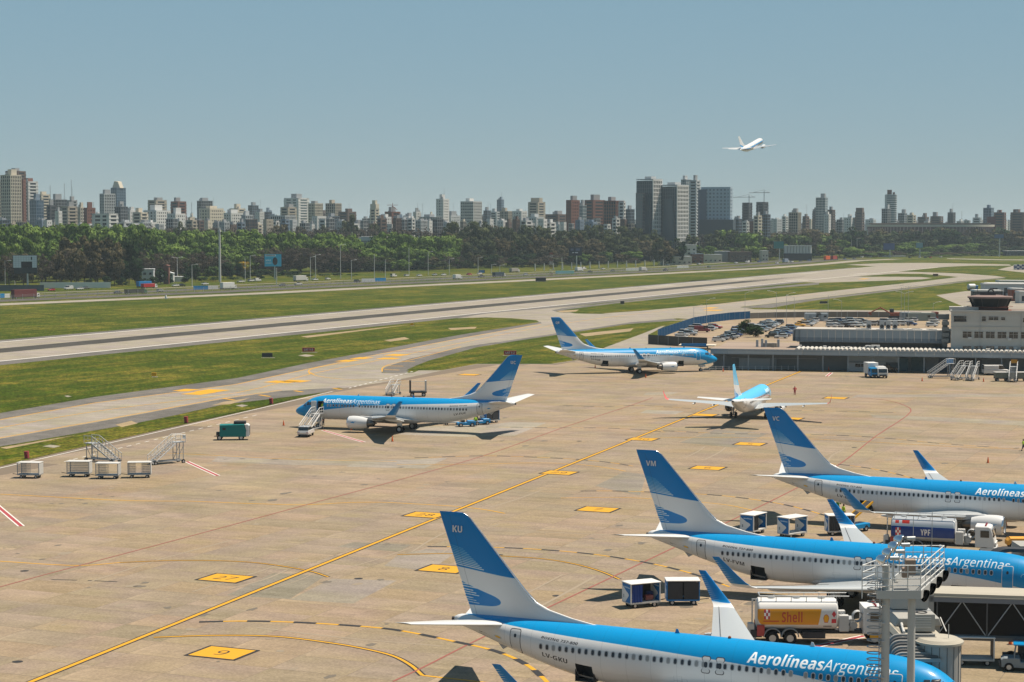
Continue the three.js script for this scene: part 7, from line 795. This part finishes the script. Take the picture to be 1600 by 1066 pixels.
// ---------- along the highway ----------
const hwDir = R(34), hd = (R(90) - hwDir);   // turn so that a vehicle points along the road, away to the right
function lorry(x, y, L, body, cab, label, h = 3.4) { const t = boxTruck(label, G(x, y), hd, body, cab, L, h, 'lorry', 'highway traffic'); return t; }
lorry(40, 466.5, 13, mat([.13, .03, .03], .8), M.white, 'dark red container lorry at far left on the highway', 4); lorry(212, 459.5, 11, mat([.02, .025, .022], .8), carM.green, 'flatbed lorry with dark load and green cab', 2.3); lorry(357, 452.5, 8.5, M.white, M.white, 'white box lorry left of the blue hoarding', 3.6); lorry(470, 440, 9, M.offw, M.white, 'grey trailer lorry right of the blue hoarding', 3.4); lorry(227, 449.5, 9, M.blue, M.white, 'blue and white bus in front of the white house', 3.3); lorry(233, 451, 8, carM.red, M.white, 'red and white bus beside the blue bus', 2.6); lorry(715, 437, 5, M.white, M.white, 'white minibus in the middle of the highway', 3); lorry(780, 433, 10, mat([.03, .05, .07], .8), M.white, 'dark tarpaulin lorry left of the red white mast', 3); lorry(804, 426, 8, mat([.3, .28, .25], .8), M.white, 'grey lorry below the eucalyptus trees', 3); lorry(1293, 407, 9, M.orange, M.dark, 'orange lorry near the silos', 4); lorry(1304, 406.5, 9, carM.red, M.dark, 'red lorry right of the orange one', 4); lorry(1005, 424, 6, M.offw, M.white, 'grey box lorry below the beige building', 3); lorry(905, 424.5, 6, M.white, M.white, 'white truck below the dark screen', 3); lorry(1228, 411, 7, mat([.2, .24, .3], .7), M.white, 'blue grey lorry left of the silos', 3.6);
{ const L2 = [[107, 453, 'van', 'white', 'white van by the white wall'], [80, 455, 'hatch', 'red', 'red car beside the round bush'], [124, 453, 'sedan', 'white', 'white car right of the van at the wall'], [134, 452, 'sedan', 'grey', 'dark car at the end of the white wall'], [184, 459, 'sedan', 'grey', 'dark car ahead of the flatbed lorry'], [250, 456, 'hatch', 'silver', 'silver car behind the flatbed lorry'], [274, 448, 'sedan', 'white', 'white car below the white house'], [284, 447.5, 'sedan', 'black', 'black car below the white house'], [320, 445.5, 'sedan', 'white', 'white saloon left of the box lorry'], [376, 442, 'pickup', 'white', 'white pickup right of the box lorry'], [392, 440.5, 'suv', 'white', 'white SUV below the tall lamp'], [402, 440, 'van', 'white', 'white van below the tall lamp'], [441, 447.5, 'hatch', 'grey', 'dark hatchback below the blue hoarding'], [466, 446, 'pickup', 'white', 'white pickup below the trailer lorry'], [492, 438.5, 'sedan', 'white', 'white car behind the trailer lorry'], [512, 437.5, 'hatch', 'white', 'white car right of the trailer lorry'], [558, 441.5, 'suv', 'black', 'dark car at the blue hoarding panels'], [615, 433, 'van', 'white', 'white van in front of the white shed'], [635, 432, 'hatch', 'white', 'white car right of the white van'], [655, 432, 'sedan', 'white', 'white car below the tall pole'], [679, 431, 'hatch', 'silver', 'silver car near the tall pole'], [693, 431, 'hatch', 'white', 'white car left of the minibus'], [733, 430, 'sedan', 'red', 'red car right of the minibus'], [749, 429, 'hatch', 'white', 'white car left of the tarpaulin lorry'], [752, 433.5, 'pickup', 'grey', 'grey pickup ahead of the tarpaulin lorry'], [821, 430.5, 'hatch', 'silver', 'silver car left of the red white mast'], [912, 421.5, 'van', 'white', 'white van right of the screen post'], [922, 426, 'sedan', 'black', 'black car right of the screen'], [942, 421.5, 'sedan', 'white', 'white car between screen and beige building'], [957, 424.5, 'hatch', 'grey', 'grey car left of the grey box lorry'], [1040, 423.5, 'pickup', 'grey', 'pickup on the perimeter road by the grass'], [1043, 415, 'sedan', 'white', 'white car below the beige building'], [1092, 414, 'suv', 'white', 'white SUV below the shops'], [1108, 418.5, 'hatch', 'green', 'green vehicle below the shops'], [1150, 412, 'sedan', 'white', 'white car right of the shops'], [1168, 411, 'van', 'white', 'white van right of the shops'], [1186, 410, 'sedan', 'blue', 'blue car left of the silos'], [1214, 412.5, 'hatch', 'white', 'white hatchback on the perimeter road'], [1237, 410.5, 'suv', 'white', 'white SUV on the perimeter road'], [1251, 409, 'sedan', 'black', 'black car below the silos'], [1264, 408, 'hatch', 'blue', 'blue car right of the silos'], [1320, 405.5, 'sedan', 'blue', 'blue car behind the red lorry'], [1335, 405, 'sedan', 'grey', 'grey car beyond the red lorry'], [1347, 403, 'suv', 'white', 'white SUV left of the gate house'], [1361, 402.5, 'sedan', 'silver', 'silver car left of the gate house'], [1422, 403.5, 'suv', 'black', 'black SUV right of the gate house'], [1437, 403, 'sedan', 'white', 'white car right of the gate house'], [1446, 403.5, 'pickup', 'black', 'black pickup right of the gate house'], [1454, 403.2, 'sedan', 'red', 'red car right of the gate house'], [1470, 402.5, 'sedan', 'white', 'white car below the right trees']];
  for (const [x, y, k, c, l] of L2) car(k, c, l, 'highway traffic', G(x, y), hd + (rnd() < .5 ? Math.PI : 0), 'highway_car'); }
function hoarding(x0, x1, y0, y1, D, face, back, label, paintFn, posts = 1) { D = DM((x0 + x1) / 2) - 12; const s = D / F, w = (x1 - x0) * s, h = (y1 - y0) * s, b = topAt(y1, D), t = thing('billboard', label, 'billboard', 'roadside billboards', C((x0 + x1) / 2, D), .15); const m = paintFn ? mat([1, 1, 1], .6, 0, { map: canvas(256, 192, paintFn) }) : face; part('frame', [cbox(w + .6, h + .5, .6, 0, b - .25, -.4, .05)], back, t); part('face', new THREE.PlaneGeometry(w, h).translate(0, b + h / 2, .02), m, t); for (let i = 0; i < posts; i++) part('post', cyl(.45, .4, b, posts > 1 ? (i - .5) * w * .6 : w * .1, b / 2, -.4, 10), M.offw, t); }
hoarding(22, 58, 399, 418, 930, 0, M.dark, 'big grey hoarding with a black square at far left', (g, w, h) => { g.fillStyle = '#c4ccd2'; g.fillRect(0, 0, w, h); g.strokeStyle = '#7d868d'; for (let i = 1; i < 9; i++) { g.strokeRect(i * w / 9, 0, .5, h); g.strokeRect(0, i * h / 6, w, .5); } g.fillStyle = '#15181c'; g.fillRect(w * .34, h * .5, w * .46, h * .5); g.fillRect(w * .75, h * .12, w * .05, h * .24); });
solo('hoarding_skirt', box(11, 2.8, 1, 0, 1.4, 0), mat([.03, .04, .045], .8), 'dark panel under the grey hoarding at far left', 'panel', null, C(41, DM(41) - 12, topAt(427, DM(41) - 12)), .15);
hoarding(414, 440, 397, 416, 1010, 0, M.dark, 'turquoise hoarding with white lettering and a dark figure', (g, w, h) => { g.fillStyle = '#3fb4d8'; g.fillRect(0, 0, w, h); g.fillStyle = '#e8eef0'; g.fillRect(8, 6, w * .64, 26); g.fillStyle = '#20242a'; for (let i = 0; i < 8; i++) g.fillRect(16 + i * 18, 12, 12, 15); g.fillStyle = '#dfeaee'; g.font = 'bold 40px sans-serif'; g.fillText('MÁS', 14, 110); g.fillStyle = '#bfd6de'; g.fillRect(14, 132, 90, 12); g.fillStyle = '#191c22'; g.beginPath(); g.ellipse(160, 110, 38, 62, 0, 0, 7); g.fill(); });
hoarding(889, 909, 386, 399, 1200, 0, M.dark, 'dark electronic screen on a post before the eucalyptus', (g, w, h) => { g.fillStyle = '#1b2233'; g.fillRect(0, 0, w, h); g.fillStyle = '#c8ccd6'; g.fillRect(60, 120, 40, 14); g.fillRect(120, 118, 60, 18); g.fillStyle = '#4a5670'; g.fillRect(30, 30, 60, 50); g.fillRect(130, 26, 90, 60); });
hoarding(1208, 1224, 377, 388, 1600, M.teal, M.dark, 'dark green road sign above the silos'); hoarding(1379, 1397, 380, 390, 1650, mat([.03, .07, .22], .6), M.dark, 'royal blue hoarding right of the silos'); hoarding(1430, 1441, 379, 387, 1750, mat([.12, .25, .3], .6), M.dark, 'small pale blue sign among the right trees'); hoarding(1552, 1567, 366, 372, 1900, mat([.03, .09, .2], .6), M.dark, 'blue sign panel among the trees at far right'); hoarding(749, 757, 422, 427, 1130, M.blue, M.dark, 'small blue road sign by the tarpaulin lorry', null, 2);
solo('boundary_wall', box(36, 3, .3), mat([.66, .66, .62], .9), 'long white boundary wall at left behind the highway', 'wall', null, C(118, 1002, 1.55), .1); solo('retaining_wall', box(22, 3, .3), mat([.10, .12, .13], .9), 'dark boundary wall under the grey hoarding', 'wall', null, C(34, 958, 1.55), .05);
for (const [x0, x1, y, m, l] of [[0, 7, 466, M.sky, 'blue hoarding panel at the left edge of the highway'], [7, 15, 466, M.white, 'white hoarding panel beside the left edge'], [302, 325, 453, M.sky, 'pale blue hoarding panels left of the white box lorry'], [325, 341, 452.5, M.white, 'white hoarding panels left of the white box lorry'], [565, 586, 441, M.white, 'white hoarding panels in the middle of the highway'], [586, 603, 440, M.sky, 'pale blue hoarding panels right of the white ones'], [868, 897, 428, mat([.16, .42, .45], .7), 'turquoise hoarding panels below the dark screen'], [978, 998, 423.5, M.white, 'white hoarding panels left of the grey box lorry'], [1058, 1076, 419.5, M.white, 'white hoarding panels below the shops']]) { const a = G(x0, y), b = G(x1, y - .4); const d = b.clone().sub(a), n = Math.max(2, Math.round(d.length() / 2.2)); const t = thing('site_hoarding', l, 'hoarding', null, a, -Math.atan2(d.z, d.x)); for (let i = 0; i < n; i++) part('panel', box(d.length() / n - .08, 1.9, .08, d.length() * (i + .5) / n, 1.05, 0), m, t); }
for (const [x, yb, yt, l, a] of [[8, 452, 407, 'highway lamp at the left edge', 1], [23, 450, 419, 'pole before the grey hoarding', 0], [151, 446, 404, 'double highway lamp behind the white wall', 2], [277, 440, 402, 'double highway lamp by the white house', 2], [300, 448, 413, 'highway lamp before the dark conifers', 1], [391, 438, 399, 'highway lamp left of the turquoise hoarding', 1], [383, 440, 402, 'thin highway lamp by the yellow tree', 0], [432, 445, 418, 'thin pole under the turquoise hoarding', 0], [485, 438, 401, 'highway lamp above the trailer lorry', 1], [493, 437, 398, 'tall highway lamp above the trailer lorry', 1], [532, 436, 382, 'tall pole with a lantern in the middle', 1], [549, 436, 406, 'thin lamp right of the tall pole', 1], [585, 435, 397, 'highway lamp above the white hoarding', 0], [602, 438, 405, 'thin pole at the pale blue hoarding', 0], [639, 430, 387, 'tall pole before the round green trees', 0], [669, 430, 393, 'highway lamp before the round green trees', 1], [702, 430, 404, 'highway lamp left of the eucalyptus', 1], [747, 428, 402, 'highway lamp before the eucalyptus', 1], [768, 427, 413, 'low lamp by the tarpaulin lorry', 1], [781, 427, 414, 'low lamp right of the tarpaulin lorry', 1], [878, 425, 402, 'highway lamp left of the dark screen', 0], [1339, 402, 372, 'tall mast right of the silos', 1], [1093, 408, 378, 'white chimney post by the beige building', 0], [1330, 402, 374, 'thin mast right of the silos', 0]]) { const p = G(x, yb), h = topAt(yt, -p.z); const t = thing('lamp_post', l, 'street lamp', 'highway lamp posts', p); part('pole', cyl(.22, .14, h, 0, h / 2, 0, 8), M.offw, t); for (let i = 0; i < a; i++) { const s = i ? -1 : 1; part('arm', bar([0, h - .3, 0], [s * 2.2, h + .1, 0], .1), M.offw, t); part('lantern', cbox(1.2, .3, .5, s * 2.6, h, 0, .05), M.white, t); } }
{ const p = G(344, 440), h = topAt(355, 1110); solo('tall_pole', [cyl(.75, .5, h, 0, h / 2, 0, 12), cyl(.9, .9, 1.2, 0, h * .93, 0, 12)], M.offw, 'tall thick white pole rising above the left trees', 'pole', null, C(344, 1110)); }
{ const p = G(861, 432), h = topAt(396, -p.z); const t = thing('lattice_mast', 'small red and white lattice mast on the grass edge', 'mast', null, p); for (let i = 0; i < 6; i++) part('segment', [[-1, -1], [1, -1], [1, 1], [-1, 1]].map(([a, b], j, A) => [bar([a * .7, h * i / 6, b * .7], [a * .7, h * (i + 1) / 6, b * .7], .1), bar([a * .7, h * i / 6, b * .7], [A[(j + 1) % 4][0] * .7, h * (i + 1) / 6, A[(j + 1) % 4][1] * .7], .06)]).flat(), i % 2 ? M.white : M.rust, t); part('cap', box(2.4, 1.2, 1.6, 0, h, 0), M.rust, t); }
// buildings at the roadside
function house(x0, x1, yt, D, m, label, o = {}) { D = DM((x0 + x1) / 2) + 4 + (D % 100 > 50 ? 40 : D % 60); const s = D / F, w = (x1 - x0) * s, H = topAt(yt, D), d = o.d || 10, t = thing('roadside_building', label, 'building', null, C((x0 + x1) / 2, D), o.turn ?? .1); part('wall', box(w, H, d, 0, H / 2, -d / 2), m, t); part('roof', o.gable ? prism([[-w / 2 - .4, H], [w / 2 + .4, H], [0, H + w * .16]], d + .6, .05, -d / 2) : box(w + .5, .4, d + .5, 0, H + .2, -d / 2), o.roof || bmat('pale'), t); const n = Math.max(2, Math.round(w / 4)); if (!o.blank) for (let i = 0; i < n; i++) for (let f = 0; f < Math.max(1, Math.floor(H / 3.4)); f++) part('window', box(w / n * .45, 1.3, .1, -w / 2 + w * (i + .5) / n, 1.9 + f * 3.2, .02), M.glass, t); return t; }
house(250, 271, 427, 990, bmat('white'), 'white house behind the buses', { gable: 1 }); house(222, 240, 421, 1010, bmat('pale'), 'pale shed roofs left of the white house'); house(268, 290, 433, 985, bmat('white'), 'low white annex right of the white house', { blank: 1 }); house(256, 264, 415, 1030, bmat('brick'), 'red brick gable behind the white house', { gable: 1, roof: bmat('brick') });
{ const D = 1420, t = thing('vaulted_shed', 'white vaulted shed roof rising among the round trees', 'shed', null, C(585, D)), H = topAt(376, D), w = 52 * D / F; part('wall', box(w, H, 14, 0, H / 2, -7), bmat('grey'), t); part('roof', prism([[-w / 2, H], [w / 2, H], [w / 2 - 2, H + 2], [w / 2 - 4, H + 3.2], [-w / 2 + 3, H + 3.2], [-w / 2 + 1, H + 2]], 15, .1, -7), bmat('white'), t); part('skylight', box(w * .7, .4, 3, 0, H + 3.3, -3), M.dark, t); }
house(1034, 1081, 401, 1500, bmat('cream'), 'long low cream building below the glass towers', { d: 12 }); house(1064, 1088, 383, 1600, bmat('cream'), 'two storey cream house with flat roof'); house(1081, 1099, 397, 1520, bmat('brick'), 'blue roofed brick shop', { roof: bmat('blue') }); house(1099, 1128, 398, 1530, bmat('cream'), 'yellowish shop building right of the brick shop'); house(1113, 1140, 393, 1600, bmat('grey'), 'grey warehouse behind the shops', { blank: 1 }); house(1140, 1174, 394, 1620, bmat('brown'), 'long brown roofed building right of the shops', { roof: bmat('brown') }); house(1376, 1395, 400, 1560, bmat('white'), 'white gate house with a pitched roof', { gable: 1 }); house(1396, 1415, 400, 1570, bmat('pale'), 'pale wall beside the gate house', { blank: 1 }); house(1535, 1560, 398, 1600, bmat('pale'), 'pale boundary wall at far right', { blank: 1 }); house(1570, 1625, 392, 1520, bmat('dark'), 'white roofed hangar at the right edge', { roof: bmat('white') }); house(1190, 1200, 392, 1620, bmat('cream'), 'small cream house left of the silos');
{ const D = 1745, t = thing('silo_building', 'row of tall white silos above the highway', 'silo', null, C(1246, D)), H = topAt(384, D), w = 43 * D / F, n = 9; for (let i = 0; i < n; i++) part('silo', geoCache.silo || (geoCache.silo = cyl(1.25, 1.25, H - 6, 0, H / 2 + 3, 0, 14)), bmat('white'), t).position.set(-w / 2 + w * (i + .5) / n, 0, 0); part('cap', box(w, .7, 3.4, 0, H + .2, 0), bmat('white'), t); part('base', box(w, 6.4, 4, 0, 3.2, -.5), M.dark, t); part('back_wall', box(w, H - 6, 1, 0, H / 2 + 3, -1.6), bmat('pale'), t); }
// pale posts along the road by the eucalyptus
for (let i = 0; i < 15; i++) { const x = 836 + i * 14.3, p = G(x, 423 - i * .55); solo('concrete_post', cyl(.42, .36, 5, 0, 2.5, 0, 8), M.offw, `pale concrete post, ${['first', 'second', 'third', 'fourth', 'fifth', 'sixth', 'seventh', 'eighth', 'ninth', 'tenth', 'eleventh', 'twelfth', 'thirteenth', 'fourteenth', 'fifteenth'][i]} from the left along the highway`, 'post', 'pale highway posts', p); }
const renderer = new THREE.WebGLRenderer({ antialias: true });
renderer.toneMapping = THREE.LinearToneMapping; renderer.toneMappingExposure = EXPOSURE; renderer.shadowMap.enabled = true;
renderer.render(scene, camera);
